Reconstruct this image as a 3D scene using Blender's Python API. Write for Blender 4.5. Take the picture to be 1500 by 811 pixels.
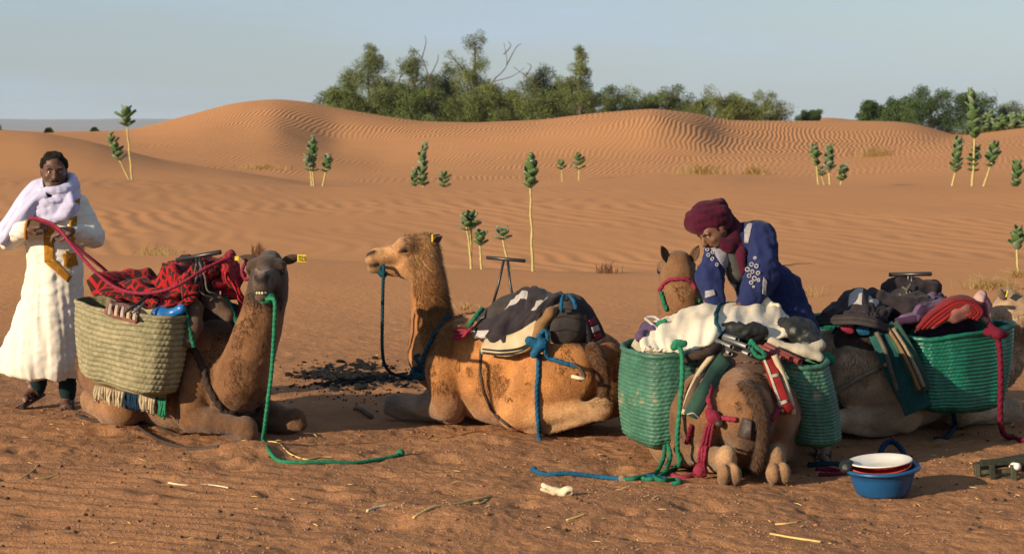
import bpy, math, random
import numpy as np
from mathutils import Vector, Matrix
from mathutils.bvhtree import BVHTree

for o in list(bpy.data.objects):
    bpy.data.objects.remove(o)
S = bpy.context.scene
COL = S.collection
rng = np.random.default_rng(7)
random.seed(7)
R = math.radians

# ------------------------------------------------------------------ camera, sky, sun, exposure
CAMH = 1.9; FPX = 2917.0; PITCH = math.atan(215.0/FPX)
cam = bpy.data.cameras.new('camera'); camo = bpy.data.objects.new('camera', cam); COL.objects.link(camo)
camo.location = (0, 0, CAMH); camo.rotation_euler = (math.pi/2-PITCH, 0, 0)
cam.sensor_width = 36; cam.lens = 36*FPX/1500
cam.clip_start = 0.1; cam.clip_end = 30000
cam.dof.use_dof = True; cam.dof.focus_distance = 12.0; cam.dof.aperture_fstop = 6.3
S.camera = camo
S.render.engine = 'CYCLES'
S.view_settings.view_transform = 'Standard'; S.view_settings.look = 'None'
S.view_settings.gamma = 1; S.view_settings.exposure = 0.6

SUN_EL, SUN_AZ = 17.5, 233.0      # azimuth clockwise from +Y (the view direction): sun is behind the camera, to the left
W_ = bpy.data.worlds.new('World'); S.world = W_; W_.use_nodes = True
wn = W_.node_tree; wn.nodes.clear()
sky = wn.nodes.new('ShaderNodeTexSky'); sky.sky_type = 'NISHITA'; sky.sun_disc = False
sky.sun_elevation = R(SUN_EL); sky.sun_rotation = R(SUN_AZ); sky.dust_density = 0.7; sky.air_density = 1.0; sky.ozone_density = 1.0
bgn = wn.nodes.new('ShaderNodeBackground'); bgn.inputs['Strength'].default_value = 0.064
wo = wn.nodes.new('ShaderNodeOutputWorld')
def wnode(t): return wn.nodes.new(t)
tc = wnode('ShaderNodeTexCoord'); mp = wnode('ShaderNodeMapping'); mp.inputs['Scale'].default_value = (1, 1, 9)
ns = wnode('ShaderNodeTexNoise'); ns.inputs['Scale'].default_value = 3.2; ns.inputs['Detail'].default_value = 5; ns.inputs['Roughness'].default_value = 0.55
rp = wnode('ShaderNodeValToRGB'); rp.color_ramp.elements[0].position = 0.46; rp.color_ramp.elements[1].position = 0.72
mul = wnode('ShaderNodeMath'); mul.operation = 'MULTIPLY'; mul.inputs[1].default_value = 0.5; mul.operation = 'MULTIPLY_ADD'; mul.inputs[2].default_value = 0.2
mx = wnode('ShaderNodeMix'); mx.data_type = 'RGBA'
hs = wnode('ShaderNodeHueSaturation'); hs.inputs['Saturation'].default_value = 0.62; hs.inputs['Value'].default_value = 1.0
wn.links.new(tc.outputs['Generated'], mp.inputs['Vector']); wn.links.new(mp.outputs['Vector'], ns.inputs['Vector'])
wn.links.new(ns.outputs['Fac'], rp.inputs['Fac']); wn.links.new(rp.outputs['Color'], mul.inputs[0])
wn.links.new(sky.outputs['Color'], hs.inputs['Color'])
wn.links.new(mul.outputs[0], mx.inputs['Factor'])
wn.links.new(hs.outputs['Color'], mx.inputs[6]); mx.inputs[7].default_value = (5.6, 6.3, 7.0, 1)
tint = wnode('ShaderNodeMix'); tint.data_type = 'RGBA'; tint.blend_type = 'MULTIPLY'; tint.inputs[0].default_value = 1; tint.inputs[7].default_value = (.88, .98, 1.12, 1)
wn.links.new(mx.outputs[2], tint.inputs[6]); wn.links.new(tint.outputs[2], bgn.inputs['Color']); wn.links.new(bgn.outputs['Background'], wo.inputs['Surface'])
sun = bpy.data.lights.new('sun', 'SUN'); sun.energy = 5.0; sun.angle = R(0.55); sun.color = (1.0, 0.81, 0.57)
suno = bpy.data.objects.new('sun', sun); COL.objects.link(suno)
to_sun = Vector((math.sin(R(SUN_AZ))*math.cos(R(SUN_EL)), math.cos(R(SUN_AZ))*math.cos(R(SUN_EL)), math.sin(R(SUN_EL))))
suno.rotation_euler = to_sun.to_track_quat('Z', 'Y').to_euler()

# ------------------------------------------------------------------ helpers
def P(px, py, Y):
    """photo pixel + distance -> world point"""
    a = (px-750)/FPX; b = (405.5-py)/FPX
    d = Vector((a, math.cos(PITCH)+b*math.sin(PITCH), -math.sin(PITCH)+b*math.cos(PITCH)))
    return Vector((0, 0, CAMH)) + d*(Y/d.y)
def ray(px, py):
    return (P(px, py, 10)-Vector((0, 0, CAMH))).normalized()

def vhash(ix, iy, iz, seed):
    h = (ix*374761393 + iy*668265263 + iz*2147483647 + seed*1274126177) & 0xffffffff
    h = ((h ^ (h >> 13))*1274126177) & 0xffffffff
    h = h ^ (h >> 16)
    return (h & 0xffff)/65535.0
def vnoise(p, seed=0):
    p = np.asarray(p, float); i = np.floor(p).astype(np.int64); f = p-i; f = f*f*(3-2*f)
    if p.shape[1] == 2:
        z = np.zeros(len(p), np.int64); x, y = i.T; fx, fy = f.T
        a = vhash(x, y, z, seed)*(1-fx)+vhash(x+1, y, z, seed)*fx
        b = vhash(x, y+1, z, seed)*(1-fx)+vhash(x+1, y+1, z, seed)*fx
        return (a*(1-fy)+b*fy)*2-1
    x, y, z = i.T; fx, fy, fz = f.T; out = 0
    for dz, wz in ((0, 1-fz), (1, fz)):
        a = vhash(x, y, z+dz, seed)*(1-fx)+vhash(x+1, y, z+dz, seed)*fx
        b = vhash(x, y+1, z+dz, seed)*(1-fx)+vhash(x+1, y+1, z+dz, seed)*fx
        out = out+wz*(a*(1-fy)+b*fy)
    return out*2-1
def fbm(p, oct=4, seed=0, gain=0.5):
    s = 0; a = 1; t = 0
    for k in range(oct):
        s = s+a*vnoise(p*(2.03**k)+k*17.3, seed+k); t += a; a *= gain
    return s/t

def mesh_obj(name, verts, faces, mat=None, parent=None, smooth=True, cols=None, uvs=None):
    me = bpy.data.meshes.new(name)
    verts = np.asarray(verts, np.float32)
    if isinstance(faces, np.ndarray):
        nv, nf, k = len(verts), len(faces), faces.shape[1]
        me.vertices.add(nv); me.vertices.foreach_set('co', verts.ravel())
        me.loops.add(nf*k); me.loops.foreach_set('vertex_index', faces.astype(np.int32).ravel())
        me.polygons.add(nf); me.polygons.foreach_set('loop_start', np.arange(0, nf*k, k, dtype=np.int32))
        me.update(calc_edges=True)
    else:
        me.from_pydata([tuple(v) for v in verts.tolist()], [], faces)
    if smooth: me.polygons.foreach_set('use_smooth', np.ones(len(me.polygons), bool))
    if cols is not None:
        c = np.ones((len(verts), 4), np.float32); c[:, :3] = cols
        at = me.color_attributes.new('Col', 'FLOAT_COLOR', 'POINT'); at.data.foreach_set('color', c.ravel())
    if uvs is not None:
        li = np.zeros(len(me.loops), np.int32); me.loops.foreach_get('vertex_index', li)
        uv = me.uv_layers.new(name='UVMap'); uv.data.foreach_set('uv', np.asarray(uvs, np.float32)[li].ravel())
    me.validate(); me.update()
    o = bpy.data.objects.new(name, me); COL.objects.link(o)
    if mat is not None: me.materials.append(mat)
    if parent is not None: set_parent(o, parent)
    return o
def world(o):
    return o.matrix_basis.copy() if o.parent is None else world(o.parent) @ o.matrix_parent_inverse @ o.matrix_basis
def set_parent(o, p):
    o.parent = p; o.matrix_parent_inverse = world(p).inverted()
def thing(name, label, cat, loc, group=None, rz=0):
    o = bpy.data.objects.new(name, None); COL.objects.link(o); o.location = loc; o.rotation_euler = (0, 0, rz); o.empty_display_size = 0.1
    return tag(o, label, cat, group)
def tag(o, label, cat=None, group=None, kind=None):
    if label: o['label'] = label
    if cat: o['category'] = cat
    if group: o['group'] = group
    if kind: o['kind'] = kind
    return o

# ---- materials
def material(name, col, col2=None, nscale=8.0, rough=0.85, bump=0.0, bscale=60.0, attr=False, spec=0.2, metal=0.0, sheen=0.0, build=None, detail=4, contrast=(0.35, 0.65), bdist=0.01, sss=0):
    m = bpy.data.materials.new(name); m.use_nodes = True; nt = m.node_tree; b = nt.nodes['Principled BSDF']
    b.inputs['Roughness'].default_value = rough; b.inputs['Specular IOR Level'].default_value = spec; b.inputs['Metallic'].default_value = metal
    if sheen: b.inputs['Sheen Weight'].default_value = sheen; b.inputs['Sheen Roughness'].default_value = 0.5
    L = nt.links.new
    def N(t, **kw):
        n = nt.nodes.new(t)
        for k, v in kw.items():
            if k in n.inputs: n.inputs[k].default_value = v
            else: setattr(n, k, v)
        return n
    tcn = N('ShaderNodeTexCoord'); vec = tcn.outputs['Object']
    no = N('ShaderNodeTexNoise', Scale=nscale, Detail=detail, Roughness=0.6); L(vec, no.inputs['Vector'])
    rmp = N('ShaderNodeMapRange'); rmp.inputs[1].default_value = contrast[0]; rmp.inputs[2].default_value = contrast[1]; L(no.outputs['Fac'], rmp.inputs[0])
    mixn = N('ShaderNodeMix', data_type='RGBA')
    c2 = col2 if col2 else tuple(c*0.75 for c in col)
    mixn.inputs[6].default_value = (*col, 1); mixn.inputs[7].default_value = (*c2, 1); L(rmp.outputs[0], mixn.inputs[0])
    out = mixn.outputs[2]
    if attr:
        at = N('ShaderNodeAttribute', attribute_name='Col'); mm = N('ShaderNodeMix', data_type='RGBA', blend_type='MULTIPLY'); mm.inputs[0].default_value = 1
        L(at.outputs['Color'], mm.inputs[6]); L(out, mm.inputs[7]); out = mm.outputs[2]
    hgt = None
    if bump:
        bn = N('ShaderNodeTexNoise', Scale=bscale, Detail=5, Roughness=0.6); L(vec, bn.inputs['Vector']); hgt = bn.outputs['Fac']
    if build:
        r = build(nt, N, L, tcn, out, hgt)
        if r: out, hgt = r
    L(out, b.inputs['Base Color'])
    if hgt is not None:
        bp = N('ShaderNodeBump', Strength=bump or 0.5, Distance=bdist); L(hgt, bp.inputs['Height']); L(bp.outputs['Normal'], b.inputs['Normal'])
    return m

# ---- signed-distance modelling: one continuous skin grown over round cones and ellipsoids
def C(a, b, ra, rb=None, k=0.04, col=None): return ('c', np.array(a, float), np.array(b, float), ra, ra if rb is None else rb, k, col)
def E(c, r, k=0.04, col=None, rot=None): return ('e', np.array(c, float), np.array(r, float), rot, None, k, col)
def SUB(p, k=0.01): return ('s', p, None, None, None, k, None)
def HALF(n, pt): return ('h', np.array(n, float), np.array(pt, float), None, None, 0, None)
def chain(pts, rs, k=0.03, col=None):
    return [C(pts[i], pts[i+1], rs[i], rs[i+1], k, col) for i in range(len(pts)-1)]
def pdist(p, X):
    t = p[0]
    if t == 'c':
        a, b, ra, rb = p[1:5]; ab = b-a; L2 = max(ab @ ab, 1e-9)
        q = X-a; h = np.clip((q @ ab)/L2, 0, 1)
        return np.sqrt(((q-h[..., None]*ab)**2).sum(-1))-(ra+h*(rb-ra))
    if t == 'e':
        q = X-p[1]
        if p[3] is not None: q = q @ np.array(p[3])
        r = p[2]; k0 = np.sqrt(((q/r)**2).sum(-1))+1e-9; k1 = np.sqrt(((q/(r*r))**2).sum(-1))+1e-9
        return k0*(k0-1)/k1
def pbox(p, pad):
    if p[0] == 'c':
        r = max(p[3], p[4])+pad; return np.minimum(p[1], p[2])-r, np.maximum(p[1], p[2])+r
    if p[0] == 'e':
        r = (p[2] if p[3] is None else np.full(3, p[2].max()))+pad; return p[1]-r, p[1]+r
def sdf_mesh(prims, res, disp=None, smooth=1):
    solid = [p for p in prims if p[0] in 'ce']
    lo = np.min([pbox(p, 3*res)[0] for p in solid], 0); hi = np.max([pbox(p, 3*res)[1] for p in solid], 0)
    n = np.ceil((hi-lo)/res).astype(int)+1
    D = np.full(n, 0.2, np.float32)
    ax = [lo[i]+np.arange(n[i])*res for i in range(3)]
    for p in prims:
        if p[0] == 'h':
            g = (ax[0][:, None, None]-p[2][0])*p[1][0]+(ax[1][None, :, None]-p[2][1])*p[1][1]+(ax[2][None, None, :]-p[2][2])*p[1][2]
            D = np.maximum(D, g.astype(np.float32)); continue
        q = p[1] if p[0] == 's' else p
        k = p[5]; a, b = pbox(q, max(k, res)*1.2+res*2)
        i0 = np.maximum(np.floor((a-lo)/res).astype(int), 0); i1 = np.minimum(np.ceil((b-lo)/res).astype(int)+1, n)
        if (i1 <= i0).any(): continue
        sl = tuple(slice(i0[j], i1[j]) for j in range(3))
        X = np.stack(np.meshgrid(*[ax[j][sl[j]] for j in range(3)], indexing='ij'), -1)
        d = pdist(q, X).astype(np.float32); c = D[sl]
        if p[0] == 's':
            h = np.clip(0.5-0.5*(c+d)/k, 0, 1); D[sl] = c*(1-h)-d*h+k*h*(1-h)
        else:
            h = np.clip(0.5+0.5*(c-d)/k, 0, 1); D[sl] = c*(1-h)+d*h-k*h*(1-h)
    I = D < 0
    cs = 0
    for a in (0, 1):
        for b in (0, 1):
            for c in (0, 1):
                cs = cs+I[a:n[0]-1+a, b:n[1]-1+b, c:n[2]-1+c].astype(np.int8)
    act = (cs > 0) & (cs < 8); idx = np.argwhere(act)
    vid = np.full(act.shape, -1, np.int64); vid[act] = np.arange(len(idx))
    cor = np.array([(a, b, c) for a in (0, 1) for b in (0, 1) for c in (0, 1)])
    val = np.stack([D[tuple((idx+c).T)] for c in cor], 1)
    acc = np.zeros((len(idx), 3)); cnt = np.zeros(len(idx))
    for i in range(8):
        for j in range(i+1, 8):
            if np.abs(cor[i]-cor[j]).sum() != 1: continue
            m = (val[:, i] < 0) != (val[:, j] < 0)
            t = val[m, i]/(val[m, i]-val[m, j])
            acc[m] += cor[i]+t[:, None]*(cor[j]-cor[i]); cnt[m] += 1
    V = lo+(idx+acc/cnt[:, None])*res
    F = []
    for ax_ in range(3):
        u, v = (ax_+1) % 3, (ax_+2) % 3
        s0 = [slice(None)]*3; s1 = [slice(None)]*3; s0[ax_] = slice(0, -1); s1[ax_] = slice(1, None)
        A, B = I[tuple(s0)], I[tuple(s1)]
        e = np.argwhere(A != B)
        e = e[(e[:, u] > 0) & (e[:, v] > 0) & (e[:, u] < n[u]-1) & (e[:, v] < n[v]-1)]
        eu = np.zeros(3, int); eu[u] = 1; ev = np.zeros(3, int); ev[v] = 1
        q = np.stack([vid[tuple((e-eu-ev).T)], vid[tuple((e-ev).T)], vid[tuple(e.T)], vid[tuple((e-eu).T)]], 1)
        flip = ~A[tuple(e.T)]
        q[flip] = q[flip][:, ::-1]
        F.append(q)
    F = np.concatenate(F); F = F[(F >= 0).all(1)]
    for _ in range(smooth):
        s = np.zeros_like(V); c = np.zeros(len(V))
        for i in range(4):
            a, b = F[:, i], F[:, (i+1) % 4]
            np.add.at(s, a, V[b]); np.add.at(s, b, V[a]); np.add.at(c, a, 1); np.add.at(c, b, 1)
        V = V*0.5+0.5*s/np.maximum(c, 1)[:, None]
    Nn = normals(V, F)
    if disp is not None:
        V = V+Nn*disp(V, Nn)[:, None]
    cols = None
    if any(p[6] is not None for p in solid):
        cols = np.zeros((len(V), 3)); wt = np.zeros(len(V))
        for p in solid:
            if p[6] is None: continue
            d = pdist(p, V); w = np.exp(-np.clip(d, -0.03, 0.4)/0.018)+1e-12 if len(p[6]) == 3 else p[6][3]*np.exp(-np.clip(d, -0.004, 0.4)/0.004)
            cols += w[:, None]*np.array(p[6][:3]); wt += w
        cols /= wt[:, None]
    return V, F, cols
def normals(V, F):
    fn = np.cross(V[F[:, 2]]-V[F[:, 0]], V[F[:, 3]]-V[F[:, 1]]) if F.shape[1] == 4 else np.cross(V[F[:, 1]]-V[F[:, 0]], V[F[:, 2]]-V[F[:, 0]])
    N = np.zeros_like(V)
    for i in range(F.shape[1]): np.add.at(N, F[:, i], fn)
    return N/np.maximum(np.linalg.norm(N, axis=1), 1e-12)[:, None]
def sdf_obj(name, prims, res, mat, parent=None, disp=None, smooth=1, cols=None):
    V, F, c = sdf_mesh(prims, res, disp, smooth)
    return mesh_obj(name, V, F, mat, parent, cols=c)

# ---- lofts, tubes, cloth nets
def catmull(pts, n):
    """n samples per span through pts (k,3)"""
    p = np.asarray(pts, float); q = np.vstack([2*p[0]-p[1], p, 2*p[-1]-p[-2]]); out = []
    for i in range(len(p)-1):
        a, b, c, d = q[i:i+4]
        t = np.linspace(0, 1, n, endpoint=False)[:, None]
        out.append(0.5*(2*b+(c-a)*t+(2*a-5*b+4*c-d)*t*t+(3*b-a-3*c+d)*t**3))
    return np.vstack(out+[p[-1:]])
def grid_faces(nu, nv, wrap=False):
    i = np.arange(nu-1)[:, None]; j = np.arange(nv if wrap else nv-1)[None, :]
    a = i*nv+j; b = i*nv+(j+1) % nv; c = (i+1)*nv+(j+1) % nv; d = (i+1)*nv+j
    return np.stack([a, b, c, d], -1).reshape(-1, 4)
def tube_mesh(path, rad, sides=8, strands=0, twist=60.0, cap=True):
    p = np.asarray(path, float); n = len(p)
    r = np.broadcast_to(np.asarray(rad, float), (n,))
    T = np.gradient(p, axis=0); T /= np.maximum(np.linalg.norm(T, axis=1), 1e-9)[:, None]
    up = np.array([0, 0, 1.0]) if abs(T[0][2]) < 0.9 else np.array([1.0, 0, 0])
    U = np.zeros_like(p); u = np.cross(T[0], up); u /= np.linalg.norm(u)
    for i in range(n):
        u = u-T[i]*(u @ T[i]); u /= max(np.linalg.norm(u), 1e-9); U[i] = u
    Vv = np.cross(T, U); s = np.concatenate([[0], np.cumsum(np.linalg.norm(np.diff(p, axis=0), axis=1))])
    th = np.linspace(0, 2*np.pi, sides, endpoint=False)[None, :]
    rr = r[:, None]*np.ones_like(th)
    if strands: rr = rr*(0.78+0.36*np.abs(np.cos(strands*0.5*(th-twist*s[:, None]))))
    V = p[:, None, :]+rr[..., None]*(np.cos(th)[..., None]*U[:, None, :]+np.sin(th)[..., None]*Vv[:, None, :])
    F = grid_faces(n, sides, True)
    uv = np.stack(np.broadcast_arrays(th/(2*np.pi), s[:, None]*10), -1).reshape(-1, 2)
    V = V.reshape(-1, 3)
    if cap:
        V = np.vstack([V, p[0]-T[0]*r[0]*0.5, p[-1]+T[-1]*r[-1]*0.5]); uv = np.vstack([uv, [[0, 0], [0, 0]]])
        k = np.arange(sides); a = n*sides
        F = np.vstack([F, np.stack([np.full(sides, a), (k+1) % sides, k, k], 1), np.stack([np.full(sides, a+1), (n-1)*sides+k, (n-1)*sides+(k+1) % sides, (n-1)*sides+(k+1) % sides], 1)])
    return V, F, uv
def faces_list(F):
    return [tuple(dict.fromkeys(f)) for f in F.tolist()]
def tube(name, path, rad, mat, parent=None, sides=8, strands=0, twist=60.0):
    V, F, uv = tube_mesh(path, rad, sides, strands, twist)
    return mesh_obj(name, V, faces_list(F), mat, parent, uvs=uv)
def rope_path(pts, step=0.012):
    p = catmull(pts, 24); d = np.concatenate([[0], np.cumsum(np.linalg.norm(np.diff(p, axis=0), axis=1))])
    n = max(int(d[-1]/step), 4); s = np.linspace(0, d[-1], n)
    return np.stack([np.interp(s, d, p[:, i]) for i in range(3)], 1)
def rope(name, pts, rad, mat, label=None, cat=None, group=None, parent=None, strands=3, twist=None):
    path = rope_path(pts, max(rad*0.6, 0.006))
    V, F, uv = tube_mesh(path, rad, 15, strands, twist or 0.8/rad)
    o = mesh_obj(name, V, faces_list(F), mat, parent, uvs=uv)
    if label: tag(o, label, cat, group)
    return o
def box_mesh(c, size, rot=None, bev=0.12):
    """chamfered box"""
    s = np.array(size, float)/2; b = min(s)*bev*2; V = []
    for sx in (-1, 1):
        for sy in (-1, 1):
            for sz in (-1, 1):
                q = np.array([sx, sy, sz])
                for k in range(3):
                    e = s-b; e[k] = s[k]; V.append(q*e)
    V = np.array(V)
    if rot is not None: V = V @ np.array(rot).T
    V = V+np.array(c)
    def vi(sx, sy, sz, k): return ((sx > 0)*4+(sy > 0)*2+(sz > 0))*3+k
    F = []
    for k in range(3):
        for sg in (-1, 1):
            u, v = (k+1) % 3, (k+2) % 3; f = []
            for a, bb in ((-1, -1), (1, -1), (1, 1), (-1, 1)):
                q = [0, 0, 0]; q[k] = sg; q[u] = a; q[v] = bb; f.append(vi(*q, k))
            F.append(tuple(f if sg > 0 else f[::-1]))
    for k in range(3):
        u, v = (k+1) % 3, (k+2) % 3
        for a in (-1, 1):
            for bb in (-1, 1):
                q0 = [0]*3; q1 = [0]*3; q0[k] = -1; q1[k] = 1; q0[u] = q1[u] = a; q0[v] = q1[v] = bb
                f = (vi(*q0, u), vi(*q1, u), vi(*q1, v), vi(*q0, v)); F.append(f if a*bb > 0 else f[::-1])
    for sx in (-1, 1):
        for sy in (-1, 1):
            for sz in (-1, 1):
                f = tuple(vi(sx, sy, sz, k) for k in range(3)); F.append(f if sx*sy*sz > 0 else f[::-1])
    return V, F
def join(parts):
    V = []; F = []; n = 0
    for v, f in parts:
        V.append(np.asarray(v, float)); F += [tuple(int(i)+n for i in q) for q in (f.tolist() if isinstance(f, np.ndarray) else f)]; n += len(v)
    return np.vstack(V), F
def net(name, rows, mat, parent=None, n=6, thick=0.012, wr=0.006, wscale=14.0, seed=0, ridge=False, aniso=(1, 1), fold=None, blocks=None):
    """cloth through a net of control points; wrinkles move it along its normal; a real thickness"""
    rows = [catmull(r, n) for r in rows]; m = np.stack(rows)            # (nr, k, 3)
    m = np.stack([catmull(m[:, j], n) for j in range(m.shape[1])], 1)
    nu, nv = m.shape[:2]; V = m.reshape(-1, 3); F = grid_faces(nu, nv); Nn = normals(V, F)
    du = np.linalg.norm(np.diff(m, axis=0), axis=2).mean()*np.arange(nu); dv = np.linalg.norm(np.diff(m, axis=1), axis=2).mean()*np.arange(nv)
    uv = np.stack(np.meshgrid(du, dv, indexing='ij'), -1).reshape(-1, 2)
    q = np.concatenate([uv*wscale*np.array(aniso), np.full((len(uv), 1), seed*3.7)], 1)
    d = fbm(q, 3, seed)
    if ridge: d = (1-np.abs(d)*2.2)
    if fold is not None: d = d+fold(uv[:, 0], uv[:, 1])
    V = V+Nn*(d*wr)[:, None]
    o = mesh_obj(name, V, F, mat, parent, uvs=uv)
    s = o.modifiers.new('thickness', 'SOLIDIFY'); s.thickness = thick; s.offset = 0
    if blocks:
        o.data.materials.append(blocks[0]); mi = np.zeros((nu-1, nv-1), np.int32)
        for u0, u1, v0, v1 in blocks[1]: mi[int(u0*nu):int(u1*nu)+1, int(v0*nv):int(v1*nv)+1] = 1
        o.data.polygons.foreach_set('material_index', mi.ravel())
    return o
def bvh_of(*objs):
    V = []; F = []; n = 0
    for o in objs:
        me = o.data; mw = np.array(o.matrix_basis) if o.parent is None else np.eye(4)
        v = np.zeros(len(me.vertices)*3, np.float32); me.vertices.foreach_get('co', v); v = v.reshape(-1, 3)
        V.append(v @ mw[:3, :3].T+mw[:3, 3]); F += [tuple(i+n for i in p.vertices) for p in me.polygons]; n += len(v)
    return BVHTree.FromPolygons(np.vstack(V).tolist(), F)
def hit(bvh, px, py, off=0.0):
    """where the sight line of a photo pixel meets a surface already built, lifted off it along the normal"""
    d = ray(px, py); r = bvh.ray_cast(Vector((0, 0, CAMH)), d)
    if r[0] is None: return None
    nn = r[1] if r[1].dot(d) < 0 else -r[1]
    return r[0]+nn*off
def drop(bvh, x, y, off=0.0):
    r = bvh.ray_cast(Vector((x, y, 5)), Vector((0, 0, -1)))
    return (r[0]+Vector((0, 0, off))) if r[0] is not None else Vector((x, y, off))
# ------------------------------------------------------------------ the ground: one sheet from the camera's feet to the horizon
def zpx(y, Y): return CAMH-(y-190.5)/FPX*Y
UK = np.array([-900, -200, 0, 60, 138, 192, 240, 300, 350, 405, 450, 490, 560, 620, 700, 790, 870, 960, 1020, 1060, 1130, 1200, 1310, 1345, 1380, 1400, 1440, 1500, 1700, 2400], float)
def row(Y, d):
    """crest or foot of a dune at distance Y: {column: height in the photo}"""
    k = sorted(d); return np.interp(UK, k, [zpx(d[q], Y) for q in k])
def flat(z): return np.full(len(UK), float(z))
ROWS = [
 (0, flat(0)), (14, flat(0)), (19, np.interp(UK, [0, 700, 1100], [.06, .02, 0])),
 (25, np.interp(UK, [0, 300, 440, 680, 900, 1150], [.29, .29, .25, .13, .04, 0])),
 (29, np.interp(UK, [0, 300, 440, 680, 900, 1150], [-.12, -.12, -.15, -.22, -.14, .0])),
 (36, np.interp(UK, [0, 700, 1150], [.02, 0.0, .1])),
 (55, row(55, {-300: 257, 0: 259, 140: 261, 300: 268, 480: 275, 700: 275, 900: 273, 1100: 272, 1500: 273, 1900: 270})),
 (61, row(61, {-300: 263, 0: 264, 300: 270, 480: 275, 700: 276, 900: 275, 1100: 271.5, 1500: 272, 1900: 268})),
 (75, row(75, {-500: 178, -100: 184, 0: 189.5, 48: 192, 96: 197, 138: 208, 192: 222, 240: 234, 288: 243, 350: 251, 416: 262, 460: 270, 560: 274, 700: 273, 740: 272, 807: 264, 900: 257, 960: 255, 1050: 256, 1130: 261, 1200: 262, 1400: 252, 1500: 248, 1900: 235})),
 (83, row(83, {-300: 225, 0: 226, 192: 242, 350: 258, 450: 262, 560: 262, 740: 262, 900: 258, 1050: 253, 1200: 249, 1400: 236, 1500: 230, 1900: 210})),
 (94, row(94, {-300: 214, 0: 214, 192: 222, 300: 224, 405: 226, 490: 238, 560: 243, 640: 240, 740: 236, 870: 232, 960: 230, 1060: 232, 1130: 231, 1250: 230, 1380: 219, 1500: 211, 1900: 190})),
 (106, row(106, {-300: 204, 0: 202, 192: 203, 300: 190, 405: 183, 450: 197, 490: 210, 560: 208, 620: 204, 700: 199, 790: 191, 870: 179, 960: 168, 1010: 175, 1060: 201, 1130: 208, 1250: 209, 1340: 205, 1385: 207, 1440: 203, 1500: 197, 1900: 180})),
 (120, row(120, {-300: 200, 0: 197, 95: 194.5, 150: 193, 200: 190, 290: 165, 350: 150, 380: 146.5, 405: 145, 430: 146, 450: 149, 480: 155, 560: 170, 620: 178, 700: 179.5, 790: 175.5, 870: 166, 930: 159.5, 970: 159, 1000: 162, 1030: 169, 1060: 176, 1150: 177.5, 1250: 177.5, 1310: 178, 1340: 181, 1365: 187, 1385: 195, 1400: 200, 1440: 195, 1500: 187.5, 1700: 176, 2000: 180})),
 (134, row(134, {-300: 206, 0: 203, 200: 199, 405: 185, 560: 194, 700: 196, 960: 190, 1100: 192, 1300: 194, 1400: 206, 1500: 204, 2000: 200})),
 (160, row(160, {0: 205, 405: 202, 960: 203, 1500: 205})),
 (210, row(210, {0: 200, 1100: 200, 1160: 185, 1205: 169, 1235: 163.5, 1265: 169, 1330: 188, 1420: 198, 1800: 198})),
 (250, row(250, {0: 198, 1500: 198})), (420, flat(0.0)), (900, flat(0)), (25000, flat(0)), (40000, flat(0))]
RY = np.array([r[0] for r in ROWS], float); RZ = np.stack([r[1] for r in ROWS])
# smooth every row sideways and interpolate along the distance with a monotone cubic
UF = np.linspace(-900, 2400, 1101)
RZF = np.stack([np.interp(UF, UK, r) for r in RZ])
ker = np.exp(-0.5*(np.arange(-12, 13)/4.5)**2); ker /= ker.sum()
RZF = np.stack([np.convolve(np.pad(r, 12, mode='edge'), ker, mode='valid') for r in RZF])
hY = np.diff(RY)[:, None]; dl = np.diff(RZF, axis=0)/hY
w1 = 2*hY[1:]+hY[:-1]; w2 = hY[1:]+2*hY[:-1]
with np.errstate(divide='ignore', invalid='ignore'):
    mid = np.where(dl[:-1]*dl[1:] > 0, (w1+w2)/(w1/dl[:-1]+w2/dl[1:]), 0)
MS = np.vstack([dl[:1], mid, dl[-1:]])
def base_z(u, Y):
    iu = np.clip((u+900)/3.0, 0, len(UF)-1.001); a = iu.astype(int); f = iu-a
    i = np.clip(np.searchsorted(RY, Y, side='right')-1, 0, len(RY)-2)
    h = RY[i+1]-RY[i]; t = (Y-RY[i])/h
    def g(A, k): return A[k, a]*(1-f)+A[k, a+1]*f
    t2 = t*t; t3 = t2*t
    return (2*t3-3*t2+1)*g(RZF, i)+(t3-2*t2+t)*h*g(MS, i)+(-2*t3+3*t2)*g(RZF, i+1)+(t3-t2)*h*g(MS, i+1)
DENTS = []        # shallow hollows and heaps: (x, y, radius, height)
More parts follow.
